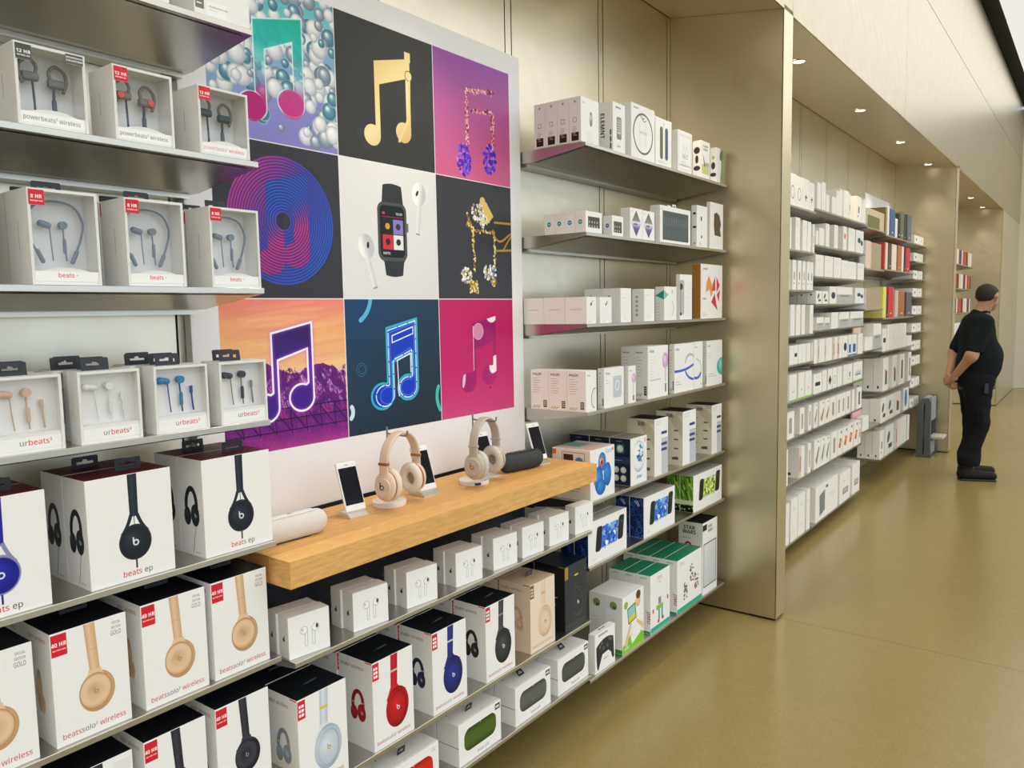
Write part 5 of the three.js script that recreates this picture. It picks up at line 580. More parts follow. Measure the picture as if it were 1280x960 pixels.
const blueSide = (d, h) => AR.cell(d, h, (c) => { seed = 31; for (let k = 0; k < 40; k++) { c.strokeStyle = ['#2a5cb8', '#3f7ad0', '#214a98'][k % 3]; c.lineWidth = 1.6; c.beginPath(); c.arc(rnd() * d, rnd() * h, 3 + rnd() * 6, rnd() * 6, rnd() * 6 + 3); c.stroke(); } c.strokeStyle = '#dfe6f2'; c.lineWidth = 2.4; c.beginPath(); c.moveTo(d * 0.35, h * 0.08); c.lineTo(d * 0.65, h * 0.22); c.moveTo(d * 0.5, h * 0.08); c.lineTo(d * 0.72, h * 0.2); c.stroke(); }, '#13255e');
const greenSide = (d, h) => AR.cell(d, h, (c) => { seed = 41; for (let k = 0; k < 60; k++) { c.strokeStyle = ['#3f8a1e', '#8cc23a', '#1d4a10', '#b8d860'][k % 4]; c.lineWidth = 3; const x = rnd() * d, y = rnd() * h; c.beginPath(); c.moveTo(x, y); c.lineTo(x + 6, y + 16 + rnd() * 10); c.stroke(); } c.fillStyle = '#101408'; c.fillRect(0, h * 0.82, d, h * 0.18); c.fillStyle = '#b8d24a'; for (let k = 0; k < 6; k++) c.fillRect(rnd() * d, h * (0.84 + rnd() * 0.12), 5, 4); c.fillStyle = '#d8e0b8'; c.fillRect(0, h * 0.68, d, h * 0.12); }, '#5a9a28');
const greyTop = AR.plain('#b4b2aa');
rowOf(RY[5], 'game controller cartons beside the pier', [
  [735.6, 783.4, 655, 700, 2, (w, h, d) => ({ f: padFront('#2a72e0', '#7ab6f4', '#123c9c')(w, h), l: blueSide(d, h), t: greyTop }), 'tablet_gamepad_box', 'gamepad carton with a blue screen, next to the small earbud boxes'],
  [804.8, 843.5, 623, 769.4, 2, (w, h, d) => ({ f: padFront('#2a72e0', '#7ab6f4', '#123c9c')(w, h), l: blueSide(d, h), t: greyTop }), 'tablet_gamepad_box', 'gamepad carton with a blue screen, middle of its shelf'],
  [866.6, 902, 595.6, 833.6, 2, (w, h, d) => ({ f: padFront('#a8c840', '#e4f09a', '#3a5a18')(w, h), l: greenSide(d, h), t: greyTop }), 'tablet_gamepad_box', 'gamepad carton with a green screen and leafy green side'],
]);
const teal = AR.plain('#1f8a68'), jimuSide = (d, h) => AR.cell(d, h, (c) => { txt(c, 'UBTECH', d * 0.22, h * 0.06, 6, '#77726a'); txt(c, 'JIMU', d * 0.78, h * 0.62, 15, '#a04a34', 'left', 'bold', Math.PI / 2); lines(c, d * 0.2, h * 0.94, d * 0.2, 2, 4); c.fillStyle = '#178a66'; c.fillRect(0, h * 0.965, d, h * 0.035); }, W0);
rowOf(RY[6], 'building toy cartons on the lowest shelf beside the pier', [
  [744, 769, 795, 735, 1, (w, h, d) => ({ f: AR.cell(w, h, (c) => { txt(c, 'steelseries', w * 0.16, h * 0.1, 9, '#444', 'left', 'bold'); c.fillStyle = '#26282b'; c.beginPath(); c.moveTo(w * 0.06, h * 0.34); c.quadraticCurveTo(w * 0.5, h * 0.1, w * 0.92, h * 0.3); c.lineTo(w * 0.96, h * 0.84); c.quadraticCurveTo(w * 0.86, h * 0.94, w * 0.8, h * 0.68); c.lineTo(w * 0.66, h * 0.58); c.lineTo(w * 0.36, h * 0.6); c.lineTo(w * 0.16, h * 0.94); c.quadraticCurveTo(w * 0.06, h * 0.96, w * 0.06, h * 0.34); c.fill(); c.fillStyle = '#5c6064'; for (const [x, y] of [[0.24, 0.38], [0.42, 0.46], [0.62, 0.44], [0.8, 0.34], [0.72, 0.3], [0.34, 0.3]]) { c.beginPath(); c.arc(w * x, h * y, 5, 0, 7); c.fill(); } txt(c, 'NIMBUS', w * 0.4, h * 0.76, 7, '#c8606a'); }), l: tan, t: AR.cell(w, d, (c) => { c.fillStyle = '#1d1d1c'; c.fillRect(w * 0.36, d * 0.3, w * 0.3, d * 0.16); c.fillStyle = '#e8e6e0'; c.fillRect(w * 0.46, d * 0.35, w * 0.1, d * 0.06); }) }), 'game_controller_box', 'white carton printed with a black two-handled game controller'],
  [778.3, 804.8, 748.5, 736, 2, (w, h, d) => ({ f: AR.cell(w, h, (c) => { c.fillStyle = '#7cc81e'; c.beginPath(); c.moveTo(0, h); c.lineTo(0, h * 0.88); c.quadraticCurveTo(w * 0.5, h * 0.6, w, h * 0.84); c.lineTo(w, h); c.fill(); c.fillStyle = '#e8c49a'; c.beginPath(); c.moveTo(w * 0.06, h * 0.86); c.lineTo(w * 0.36, h * 0.5); c.lineTo(w * 0.42, h * 0.56); c.lineTo(w * 0.2, h * 0.92); c.fill(); c.beginPath(); c.moveTo(w * 0.98, h * 0.66); c.lineTo(w * 0.66, h * 0.52); c.lineTo(w * 0.66, h * 0.58); c.lineTo(w * 0.98, h * 0.78); c.fill(); c.save(); c.translate(w * 0.44, h * 0.36); c.rotate(-0.15); c.fillStyle = '#6a7a3a'; c.fillRect(-24, -22, 46, 46); c.fillStyle = '#8ad0cc'; c.fillRect(-20, -18, 38, 38); c.fillStyle = '#e8d24a'; c.fillRect(-20, 6, 38, 14); c.restore(); disc(c, w * 0.72, h * 0.2, 14, 17, [[0, '#f2cba4'], [1, '#e0b088']]); c.fillStyle = '#5a3a22'; c.beginPath(); c.ellipse(w * 0.74, h * 0.09, 13, 12, 0.3, 0, 7); c.fill(); c.fillStyle = '#f4f4f2'; c.save(); c.translate(w * 0.6, h * 0.78); c.rotate(-0.35); c.fillRect(-26, -12, 52, 26); c.restore(); c.fillStyle = '#8ab060'; c.beginPath(); c.arc(w * 0.16, h * 0.16, 10, 0, 7); c.fill(); txt(c, 'OSMO', w * 0.08, h * 0.96, 9, '#eef6fa', 'left', 'bold'); }), l: AR.cell(d, h, (c) => { c.fillStyle = '#8aa060'; c.beginPath(); c.arc(d * 0.46, h * 0.16, 11, 0, 7); c.fill(); c.fillStyle = '#55702c'; c.fillRect(d * 0.44, h * 0.17, 10, 8); lines(c, d * 0.34, h * 0.42, d * 0.3, 8, 8, '#cfc8ba'); c.fillStyle = '#3c9a1e'; c.fillRect(0, h * 0.93, d, h * 0.07); }, W0) }), 'learning_game_box', 'carton showing a child with tablet over green'],
  [813.2, 837.2, 720.8, 761, 3, (w, h, d) => ({ f: AR.cell(w, h, (c) => { txt(c, 'jimu', w * 0.34, h * 0.13, 16, '#e08a8a'); txt(c, 'robot', w * 0.4, h * 0.19, 7, '#999'); c.fillStyle = '#8a8c8a'; c.fillRect(w * 0.4, h * 0.45, 17, 20); c.fillStyle = '#8ac03a'; c.fillRect(w * 0.3, h * 0.58, 42, 13); c.fillStyle = '#3a9aa0'; c.fillRect(w * 0.4, h * 0.66, 9, 30); c.fillRect(w * 0.56, h * 0.66, 9, 30); c.fillStyle = '#c83a34'; c.fillRect(w * 0.36, h * 0.84, 12, 9); c.fillRect(w * 0.58, h * 0.82, 12, 9); c.fillRect(w * 0.1, h * 0.6, 8, 12); c.fillRect(w * 0.86, h * 0.5, 8, 12); c.fillStyle = '#12b08c'; c.fillRect(0, h * 0.92, w, h * 0.08); }), l: jimuSide(d, h), t: teal }), 'building_toy_box', 'green topped toy carton with one small upright robot'],
  [846.4, 877, 702, 779, 4, (w, h, d) => ({ f: AR.cell(w, h, (c) => { txt(c, 'jimu', w * 0.1, h * 0.12, 16, '#e0a08a'); for (const [x, y, k] of [[0.3, 0.62, '#5a4a3c'], [0.56, 0.36, '#a06a5c'], [0.76, 0.56, '#8a4a3c']]) { seed = Math.round(x * 100); for (let i = 0; i < 22; i++) { c.fillStyle = [k, '#3a342e', '#c8beb2', '#9a5a44'][i % 4]; c.fillRect(w * x - 14 + rnd() * 26, h * y - 26 + rnd() * 52, 8, 6); } } c.fillStyle = '#12b08c'; c.fillRect(0, h * 0.92, w, h * 0.08); }), l: jimuSide(d, h), t: teal }), 'building_toy_box', 'green topped toy carton with three brown toy machines'],
  [878, 896, 655, 848, 1, (w, h, d) => ({ f: AR.cell(w, h, (c) => { txt(c, 'STAR', w * 0.36, h * 0.1, 13, '#222', 'left', 'bold'); txt(c, 'WARS', w * 0.36, h * 0.155, 13, '#222', 'left', 'bold'); c.fillStyle = '#1d1e20'; c.fillRect(0, h * 0.03, w * 0.28, h * 0.08); const g = c.createLinearGradient(0, h * 0.3, w, h * 0.9); g.addColorStop(0, '#e6e8ea'); g.addColorStop(1, '#c4c8cc'); c.fillStyle = g; c.fillRect(w * 0.08, h * 0.3, w * 0.84, h * 0.6); c.strokeStyle = '#2c2e32'; c.lineWidth = 3; c.strokeRect(w * 0.08, h * 0.3, w * 0.84, h * 0.6); }), l: AR.cell(d, h, (c) => { txt(c, 'STAR', d * 0.2, h * 0.1, 17, '#222', 'left', 'bold'); txt(c, 'WARS', d * 0.16, h * 0.16, 17, '#222', 'left', 'bold'); lines(c, d * 0.1, h * 0.22, d * 0.7, 1, 4, '#666'); c.fillStyle = '#a8323a'; c.beginPath(); c.arc(d * 0.4, h * 0.32, 12, 0, 7); c.fill(); c.fillStyle = '#e6e4da'; c.beginPath(); c.arc(d * 0.4, h * 0.32, 5, 0, 7); c.fill(); }, '#e6e4da'), t: AR.plain('#141519') }), 'building_kit_box', 'tall white carton with heavy black lettering, against the nearest pier'],
]);
seed = 101;

// ===== long alcove behind the nearest pier: hundreds of small cartons =====
const AB = new Atlas(1000, 1024), bw = AB.plain('#f2efe8'), be = bw;
const mini = (draw, bg = '#f2efe8') => AB.cell(64, 128, draw, bg);
const DS = {
  p: [bw, 'plain white'], r: [mini((c, w, h) => { c.strokeStyle = '#8a8a86'; c.lineWidth = 4; c.beginPath(); c.ellipse(w * 0.5, h * 0.58, w * 0.26, h * 0.2, 0, 0, 7); c.stroke(); }), 'white with a ring print'],
  x: [mini((c, w, h) => { c.fillStyle = '#55534e'; c.fillRect(w * 0.3, h * 0.58, w * 0.36, 7); c.fillRect(w * 0.42, h * 0.52, 7, 26); }), 'white with a small cross-shaped print'],
  l: [mini((c, w, h) => { lines(c, w * 0.2, h * 0.2, w * 0.6, 2, 8, '#b5b1a8'); lines(c, w * 0.2, h * 0.7, w * 0.5, 2, 8, '#d0ccc2'); }), 'white with faint lines of print'],
  v: [mini((c, w, h) => { c.fillStyle = '#4a4844'; c.fillRect(w * 0.4, h * 0.4, w * 0.2, h * 0.26); c.fillRect(w * 0.3, h * 0.76, w * 0.16, 7); }), 'white with a dark upright word'],
  k: [mini((c, w, h) => { c.fillStyle = '#3c3a38'; c.beginPath(); c.ellipse(w * 0.42, h * 0.45, w * 0.2, h * 0.12, 0, 0, 7); c.fill(); c.beginPath(); c.ellipse(w * 0.76, h * 0.55, w * 0.14, h * 0.12, 0, 0, 7); c.fill(); }, '#e9edf0'), 'pale blue-white with two dark shapes'],
  d: [mini((c, w, h) => { c.fillStyle = '#cc2a24'; c.fillRect(w * 0.3, h * 0.32, w * 0.36, h * 0.2); lines(c, w * 0.5, h * 0.5, w * 0.1, 8, 6, '#8a8680'); }), 'white with a red mark'],
  g: [mini((c, w, h) => { c.fillStyle = '#b9b9b4'; c.fillRect(0, h * 0.45, w, h * 0.55); c.fillStyle = '#8d8d8a'; c.fillRect(w * 0.2, h * 0.5, w * 0.6, 12); }), 'white and grey banded'],
  b: [mini((c, w, h) => { c.fillStyle = '#2c2a26'; c.beginPath(); c.roundRect(w * 0.2, h * 0.42, w * 0.62, h * 0.2, 6); c.fill(); }), 'white with a black device print'],
  m: [mini((c, w, h) => { c.fillStyle = '#2f2c22'; c.beginPath(); c.moveTo(w * 0.5, h * 0.3); c.lineTo(w * 0.85, h * 0.55); c.lineTo(w * 0.5, h * 0.8); c.lineTo(w * 0.15, h * 0.55); c.fill(); }), 'white with a black diamond print'],
  n: [mini((c, w, h) => { c.fillStyle = '#b4aea4'; c.beginPath(); c.roundRect(w * 0.35, h * 0.22, w * 0.36, h * 0.6, 6); c.fill(); c.fillStyle = '#8e8a84'; c.fillRect(w * 0.52, h * 0.26, 6, h * 0.5); }), 'white with a grey phone-case print'],
  o: [mini((c, w, h) => { c.save(); c.translate(w * 0.55, h * 0.55); c.rotate(0.35); c.fillStyle = '#d8623a'; c.fillRect(-14, -24, 26, 48); c.fillStyle = '#f0a080'; c.fillRect(-8, -14, 12, 16); c.restore(); c.fillStyle = '#4a5a8a'; c.fillRect(w * 0.6, h * 0.08, 14, 12); }), 'white with an orange phone-case print'],
  c: [mini((c, w, h) => { c.fillStyle = '#b98a6a'; c.beginPath(); c.moveTo(w * 0.9, h * 0.4); c.lineTo(w * 0.5, h * 0.9); c.lineTo(w * 0.2, h * 0.72); c.lineTo(w * 0.8, h * 0.3); c.fill(); c.fillStyle = '#3a3632'; c.fillRect(w * 0.6, h * 0.06, 8, 8); }), 'white with a tan phone-case print'],
  y: [mini((c, w, h) => { c.fillStyle = '#8f8d88'; c.beginPath(); c.moveTo(w * 0.9, h * 0.3); c.lineTo(w * 0.45, h * 0.9); c.lineTo(w * 0.2, h * 0.7); c.lineTo(w * 0.75, h * 0.25); c.fill(); c.fillStyle = '#3a3632'; c.fillRect(w * 0.55, h * 0.05, 10, 8); }), 'white with a slanted grey phone-case print'],
  a: [mini((c, w, h) => { c.fillStyle = '#e4c8b4'; c.fillRect(0, 0, w * 0.4, h); c.fillStyle = '#b98a72'; c.fillRect(w * 0.08, h * 0.3, w * 0.24, h * 0.5); lines(c, w * 0.5, h * 0.3, w * 0.36, 5, 12, '#c4beb4'); }), 'white with a blush stripe'],
  u: [mini((c, w, h) => { c.fillStyle = '#22305a'; c.beginPath(); c.ellipse(w * 0.55, h * 0.52, w * 0.3, h * 0.2, 0, 0, 7); c.fill(); }), 'white with a dark blue print'],
  w: [mini((c, w, h) => { c.fillStyle = '#2a62ac'; c.fillRect(w * 0.2, h * 0.45, w * 0.6, h * 0.4); c.fillStyle = '#2a62ac'; c.fillRect(0, h * 0.94, w, h * 0.06); }), 'white with a blue print'],
  t: [mini((c, w, h) => { c.fillStyle = '#4a4640'; c.fillRect(w * 0.4, h * 0.42, w * 0.36, h * 0.4); c.fillStyle = '#9a4038'; c.fillRect(w * 0.38, h * 0.36, w * 0.2, h * 0.22); }), 'white with a dark and red cable print'],
  e: [mini((c, w, h) => { c.fillStyle = '#3a5a62'; c.beginPath(); c.ellipse(w * 0.4, h * 0.4, 9, 26, 0.2, 0, 7); c.fill(); c.fillStyle = '#4a463e'; c.fillRect(w * 0.4, h * 0.66, w * 0.42, 20); }), 'white with a bluish adapter print'],
  G: [mini((c, w, h) => { c.strokeStyle = '#a8a49a'; c.lineWidth = 3; c.beginPath(); c.arc(w * 0.55, h * 0.6, 10, 0, 3); c.stroke(); c.fillStyle = '#62c81e'; c.fillRect(0, h * 0.955, w, h * 0.05); }), 'white with a lime green base band'],
  H: [mini((c, w, h) => { const g = c.createLinearGradient(0, 0, 0, h); g.addColorStop(0.4, '#f2efe8'); g.addColorStop(0.62, '#b9c0cc'); c.fillStyle = g; c.fillRect(w * 0.24, h * 0.4, w * 0.6, h * 0.28); c.fillStyle = '#4a5468'; c.fillRect(w * 0.24, h * 0.66, w * 0.6, 6); c.fillStyle = '#62c81e'; c.fillRect(0, h * 0.965, w, h * 0.05); }), 'white with grey picture and green base'],
  s: [mini((c, w, h) => { c.fillStyle = '#7c8284'; c.beginPath(); c.moveTo(w * 0.16, h * 0.3); c.lineTo(w * 0.4, h * 0.2); c.lineTo(w * 0.4, h * 0.8); c.lineTo(w * 0.18, h * 0.9); c.fill(); c.fillStyle = '#2c5a9a'; c.fillRect(w * 0.44, h * 0.1, 6, 10); lines(c, w * 0.6, h * 0.42, w * 0.3, 2, 8); }), 'large white with a grey speaker print'],
  q: [mini((c, w, h) => { c.fillStyle = '#8d8a84'; c.fillRect(w * 0.3, h * 0.55, w * 0.5, h * 0.2); c.fillStyle = '#c4c0b8'; c.fillRect(w * 0.36, h * 0.58, w * 0.38, h * 0.12); lines(c, w * 0.3, h * 0.3, w * 0.4, 1, 4, '#8a8680'); }), 'large white with a grey grille print'],
  I: [mini((c, w, h) => { c.fillStyle = '#2b72c0'; c.beginPath(); c.ellipse(w * 0.45, h * 0.45, w * 0.24, h * 0.4, 0, 0, 7); c.fill(); }), 'white with a bright blue band print'],
  L: [mini((c, w, h) => { c.fillStyle = '#2b2622'; c.fillRect(w * 0.4, h * 0.2, w * 0.26, h * 0.62); }), 'white with a black strap print'],
  T: [mini((c, w, h) => { c.fillStyle = '#7d7a3c'; c.fillRect(0, h * 0.35, w * 0.72, h * 0.65); }, '#d8c9a4'), 'beige with an olive square'],
  B: [AB.plain('#b3a284'), 'kraft brown'], K: [AB.plain('#f0cdb8'), 'peach pink'], R: [AB.plain('#efb9bb'), 'rose pink'],
  Y: [AB.plain('#e9e07c'), 'pale yellow'],
};
const miniSides = [AB.cell(60, 128, (c, w, h) => { c.fillStyle = '#3a3630'; c.beginPath(); c.arc(w * 0.5, h * 0.88, 6, 0, 7); c.fill(); }, '#f2efe8'), AB.plain('#f2efe8'), AB.cell(60, 128, (c, w, h) => { c.fillStyle = '#26221e'; c.beginPath(); c.arc(w * 0.45, h * 0.28, 7, 0, 7); c.fill(); }, '#f2efe8'), AB.cell(60, 128, (c, w, h) => lines(c, w * 0.35, h * 0.3, w * 0.3, 8, 8, '#b5aa98'), '#f2efe8')];
const ZM = 0.309, zones = { A: ['of the pier section', 3.968, 5.284, AY], B: ['of the white box section', 5.315, 6.634, BY], C: ['of the short section', 6.67, 7.294, CCY], D: ['of the folder section', 7.33, 8.648, DY] };
// rows read off enlargements of the photograph: origin and scale of the enlargement, then [left, right, top, print, depth, rows deep]
function minis(zone, idx, y, [ox, oy, sc], list, sideKind = 1) {
  const [where, xa, xb, ys] = zones[zone], top = (idx ? ys[idx - 1] : 9) - 0.063 - y; let prev = xa;
  for (const [l, r, t, k, d = 0.12, n = 1] of list) {
    let x0 = Xat(ox + l / sc, y, ZM), x1 = Math.min(xb, Xat(ox + r / sc, y, ZM)); const h = Math.min(top, Math.max(0.05, Yat(oy + t / sc, x0, ZM) - y)); if (x0 < prev + 0.002) x0 = prev + 0.002; if (x1 - x0 < 0.014) continue; prev = x1;
    const w = x1 - x0, D = DS[k], [adj, rest] = D[1].split(' with ');
    for (let i = 0; i < n; i++) carton({ A: AB, n: 'accessory_box', l: `${i ? 'rear ' : ''}${w < 0.075 ? 'slim ' : ''}${adj} box${rest ? ' with ' + rest : ''}, ${N10[idx]} shelf ${where}`, g: `boxes on the ${N10[idx]} shelf ${where}`, x: (x0 + x1) / 2, y, z: ZM - d / 2 - i * (d + 0.002), w, h: h - i * 0.004, d, cells: { f: D[0], l: miniSides[sideKind], o: bw, e: be }, tab: null });
  }
}
const z1 = [975, 205, 10.667], z2 = [975, 280, 10.667], z3 = [975, 355, 10.667], z4 = [975, 430, 10.667], z5 = [975, 505, 10.667], z6 = [975, 570, 8], z7 = [1070, 240, 10.667], z8 = [1070, 320, 10.667], z9 = [1070, 390, 10.667], z10 = [1070, 470, 8];
minis('A', 0, AY[0], z1, [[125, 210, 105, 'r'], [218, 295, 155, 'r'], [304, 388, 185, 'x'], [391, 455, 240, 'x']]);
minis('B', 0, BY[0], z1, [[495, 545, 240, 'p', 0.14, 2], [553, 605, 235, 'l'], [612, 655, 400, 'p', 0.1, 2], [690, 745, 430, 'l', 0.1, 2], [748, 788, 350, 'p', 0.12], [790, 825, 330, 'p', 0.12, 2], [850, 913, 345, 'l', 0.12], [916, 940, 400, 'v'], [1015, 1080, 420, 'v', 0.13, 2], [1115, 1150, 465, 'p']]);
minis('A', 1, AY[1], z1, [[105, 150, 700, 'p', 0.13, 2], [205, 265, 705, 'l', 0.13, 2], [300, 355, 745, 'l', 0.13], [365, 410, 765, 'p', 0.13], [435, 470, 800, 'v']], 3);
minis('B', 1, BY[1], z2, [[480, 510, 85, 'l', 0.1], [522, 588, 45, 'p', 0.08], [608, 655, -10, 'p', 0.14, 2], [722, 770, 8, 'l', 0.14, 2], [840, 885, -10, 'd', 0.13], [912, 995, 15, 'l', 0.12], [1010, 1110, 0, 'k', 0.12]], 3);
minis('A', 2, AY[2], z2, [[100, 130, 460, 'v', 0.13], [165, 212, 450, 'v', 0.13, 2], [235, 280, 470, 'v', 0.13], [300, 336, 480, 'v', 0.13], [355, 398, 500, 'v', 0.13], [402, 438, 510, 'v', 0.1]]);
minis('B', 2, BY[2], z2, [[455, 578, 370, 'l', 0.15], [594, 703, 385, 'l', 0.15], [715, 812, 405, 'l', 0.15], [820, 903, 480, 'l', 0.1], [906, 1012, 497, 'l', 0.1], [1032, 1116, 518, 'l', 0.12]]);
minis('B', 3, BY[3], z3, [[480, 556, 90, 'e', 0.06, 4], [564, 641, 95, 'e', 0.06, 2], [660, 748, 0, 'u', 0.12], [755, 962, 10, 'g', 0.14], [1000, 1118, -40, 'k', 0.05]], 2);
minis('A', 3, AY[3], z3, [[88, 102, 280, 'p'], [138, 192, 275, 'l', 0.13, 2], [212, 266, 275, 'l', 0.13], [285, 331, 275, 'l', 0.13], [395, 440, 280, 'p', 0.13]], 3);
minis('B', 4, BY[4], z3, [[488, 582, 447, 'g', 0.08, 3], [594, 662, 450, 'g', 0.08], [684, 772, 345, 'l', 0.14], [788, 918, 340, 'g', 0.14], [938, 1118, 335, 'g', 0.14]]);
minis('A', 4, AY[4], z3, [[124, 177, 815, 'p', 0.1], [181, 236, 770, 'b', 0.12, 2], [244, 292, 765, 'p', 0.12], [295, 346, 758, 'l', 0.12, 2], [355, 402, 750, 'l', 0.12], [420, 452, 745, 'p', 0.12]]);
minis('B', 5, BY[5], z3, [[453, 494, 700, 'p', 0.12], [505, 546, 690, 'a', 0.12], [549, 590, 685, 'p', 0.12], [594, 632, 680, 'a', 0.12], [635, 690, 675, 'l', 0.12], [703, 758, 670, 'a', 0.12], [762, 828, 665, 'a', 0.12], [832, 897, 650, 'u', 0.12], [908, 952, 645, 'w', 0.12], [957, 1018, 580, 'w', 0.13], [1038, 1116, 570, 'l', 0.13]], 3);
minis('A', 5, AY[5], z4, [[75, 102, 360, 'p'], [122, 218, 350, 'G', 0.13, 2], [243, 322, 320, 'G', 0.13, 2], [333, 418, 300, 'G', 0.13]]);
minis('B', 6, BY[6], z4, [[445, 553, 410, 'b', 0.1, 2], [562, 618, 352, 'l', 0.12], [637, 692, 335, 'm', 0.12, 2], [700, 757, 312, 'r', 0.12], [768, 822, 300, 'l', 0.12], [843, 893, 280, 'l', 0.12, 2], [897, 958, 182, 'v', 0.14], [974, 1102, 163, 'H', 0.14]]);
minis('A', 6, AY[6], z5, [[75, 188, 45, 'n', 0.13], [262, 322, 10, 'n', 0.13], [375, 438, -15, 'n', 0.13]], 0);
minis('B', 7, BY[7], z4, [[448, 498, 750, 'y', 0.13], [523, 593, 712, 'c', 0.13, 2], [598, 658, 682, 'c', 0.13], [664, 742, 662, 'n', 0.13], [752, 812, 640, 'n', 0.13], [814, 868, 622, 'n', 0.13], [876, 934, 592, 'n', 0.13], [958, 990, 572, 'p', 0.13], [1018, 1088, 540, 'L', 0.13]], 0);
minis('A', 7, AY[7], z5, [[75, 102, 600, 'p', 0.13], [252, 322, 580, 'a', 0.13, 2], [368, 432, 530, 'n', 0.13]], 0);
minis('B', 8, BY[8], z5, [[453, 532, 492, 'y', 0.13, 2], [538, 598, 455, 'y', 0.13], [600, 660, 440, 'y', 0.13, 2], [676, 758, 392, 'n', 0.13], [766, 828, 352, 'o', 0.13, 2], [836, 902, 322, 'o', 0.13], [906, 968, 272, 'o', 0.13], [980, 1038, 240, 'o', 0.13], [1046, 1088, 222, 'o', 0.13]], 0);
minis('A', 8, AY[8], z6, [[55, 88, 490, 'l', 0.2], [104, 172, 445, 'l', 0.2], [178, 246, 392, 'l', 0.2], [262, 320, 342, 'l', 0.2]]);
minis('B', 9, BY[9], z6, [[352, 574, 322, 's', 0.16], [592, 698, 188, 'q', 0.2], [718, 815, 92, 'q', 0.2]]);
minis('C', 0, CCY[0], z7, [[150, 372, 205, 'T', 0.24]]);
minis('C', 1, CCY[1], z7, [[118, 190, 640, 'K', 0.05], [200, 330, 670, 'B', 0.12, 2]]);
minis('C', 2, CCY[2], z8, [[130, 320, 430, 'B', 0.1, 2]]);
minis('C', 3, CCY[3], z9, [[115, 215, 345, 'p', 0.04], [228, 328, 160, 'g', 0.1]]);
minis('C', 4, CCY[4], z5, [[1098, 1180, 190, 'p', 0.05]]);
solo('pink_board', 'rose pink board standing behind a white box on the lowest short shelf', 'board', null, rbox(0.26, 0.2, 0.02, 0.008), std({ color: lin(0.80, 0.45, 0.47), roughness: 0.6 }), [6.85, CCY[4] + 0.1, 0.215]);
solo('pink_board', 'peach board rising behind a white box on the fourth short shelf', 'board', null, rbox(0.24, 0.21, 0.02, 0.008), std({ color: lin(0.82, 0.60, 0.48), roughness: 0.6 }), [6.82, CCY[3] + 0.105, 0.215]);
// folders and covers, standing like books
const covers = new Map();
function folders(idx, y, [ox, oy, sc], list) {
  let prev = -9;
  for (const [l, r, t, col, nm, d = 0.16] of list) {
    let x0 = Xat(ox + l / sc, y, ZM), x1 = Math.min(8.648, Xat(ox + r / sc, y, ZM)); const h = Math.min(idx ? DY[idx - 1] - 0.063 - y : 9, Yat(oy + t / sc, x0, ZM) - y); if (x0 < Math.max(7.33, prev + 0.002)) x0 = Math.max(7.33, prev + 0.002); if (x1 - x0 < 0.01) continue; prev = x1;
    if (!covers.has(col)) covers.set(col, std({ color: new THREE.Color(col), roughness: 0.6 }));
    const t0 = thing('tablet_cover', `${nm} tablet cover upright on the ${N10[idx]} shelf of the folder section`, 'cover', `tablet covers, ${N10[idx]} shelf`, [(x0 + x1) / 2, y, ZM - d / 2]);
    part(t0, 'cover', rbox(x1 - x0, h, d, Math.min(0.006, (x1 - x0) * 0.3)), covers.get(col), [0, h / 2, 0]); part(t0, 'spine_label', boxAt(-(x1 - x0) * 0.12, (x1 - x0) * 0.12, h * 0.12, h * 0.16, d / 2, d / 2 + 0.001), M.card);
  }
}
folders(0, DY[0], z7, [[378, 402, 190, '#8d7c4c', 'olive brown'], [418, 440, 190, '#efe9dc', 'ivory'], [448, 520, 215, '#3d5f8a', 'denim blue'], [526, 552, 350, '#e8e4da', 'short white'], [562, 590, 280, '#1f1d1a', 'black'], [592, 636, 260, '#6f7258', 'moss green'], [642, 662, 350, '#403d30', 'short dark brown'], [684, 736, 295, '#6c7276', 'slate grey']]);
solo('display_board', 'large pale display board behind the coloured covers on the topmost folder shelf', 'board', null, box(1.02, 0.40, 0.02), M.card, [8.06, DY[0] + 0.2005, 0.08]);
folders(1, DY[1], z7, [[335, 386, 630, '#d8404a', 'coral red'], [394, 420, 655, '#ead9c4', 'sand'], [430, 470, 682, '#5d4636', 'dark brown'], [476, 536, 662, '#efe2d0', 'cream'], [556, 606, 692, '#b9773e', 'saddle brown'], [610, 632, 692, '#f1ece2', 'white'], [640, 658, 790, '#40201c', 'short maroon'], [664, 716, 724, '#c93a42', 'red']]);
folders(2, DY[2], z8, [[318, 398, 408, '#e8df78', 'pale yellow'], [402, 424, 530, '#4a2a22', 'short brown'], [428, 492, 410, '#d92f36', 'bright red'], [520, 560, 460, '#d9c0b2', 'blush beige'], [568, 642, 470, '#b06a3e', 'copper brown'], [668, 736, 480, '#5f6065', 'graphite grey']]);
minis('D', 3, DY[3], z9, [[335, 402, 225, 'b', 0.1], [410, 440, 170, 'p', 0.14], [445, 468, 165, 'p', 0.14], [472, 502, 160, 'l', 0.14], [508, 550, 155, 'l', 0.14], [555, 578, 152, 'p', 0.14], [582, 612, 150, 'p', 0.14], [618, 664, 148, 'l', 0.14], [668, 738, 320, 'p', 0.1]]);
minis('D', 4, DY[4], z9, [[355, 425, 612, 't', 0.08, 3], [478, 536, 575, 't', 0.1], [572, 640, 570, 'L', 0.1], [688, 750, 540, 'L', 0.1]], 0);
minis('D', 5, DY[5], z10, [[232, 302, 135, 'e', 0.09, 2], [306, 376, 105, 'e', 0.09], [380, 440, 85, 't', 0.09], [472, 522, 50, 'I', 0.1], [542, 598, 180, 'p', 0.1], [602, 660, 165, 'p', 0.1]], 0);
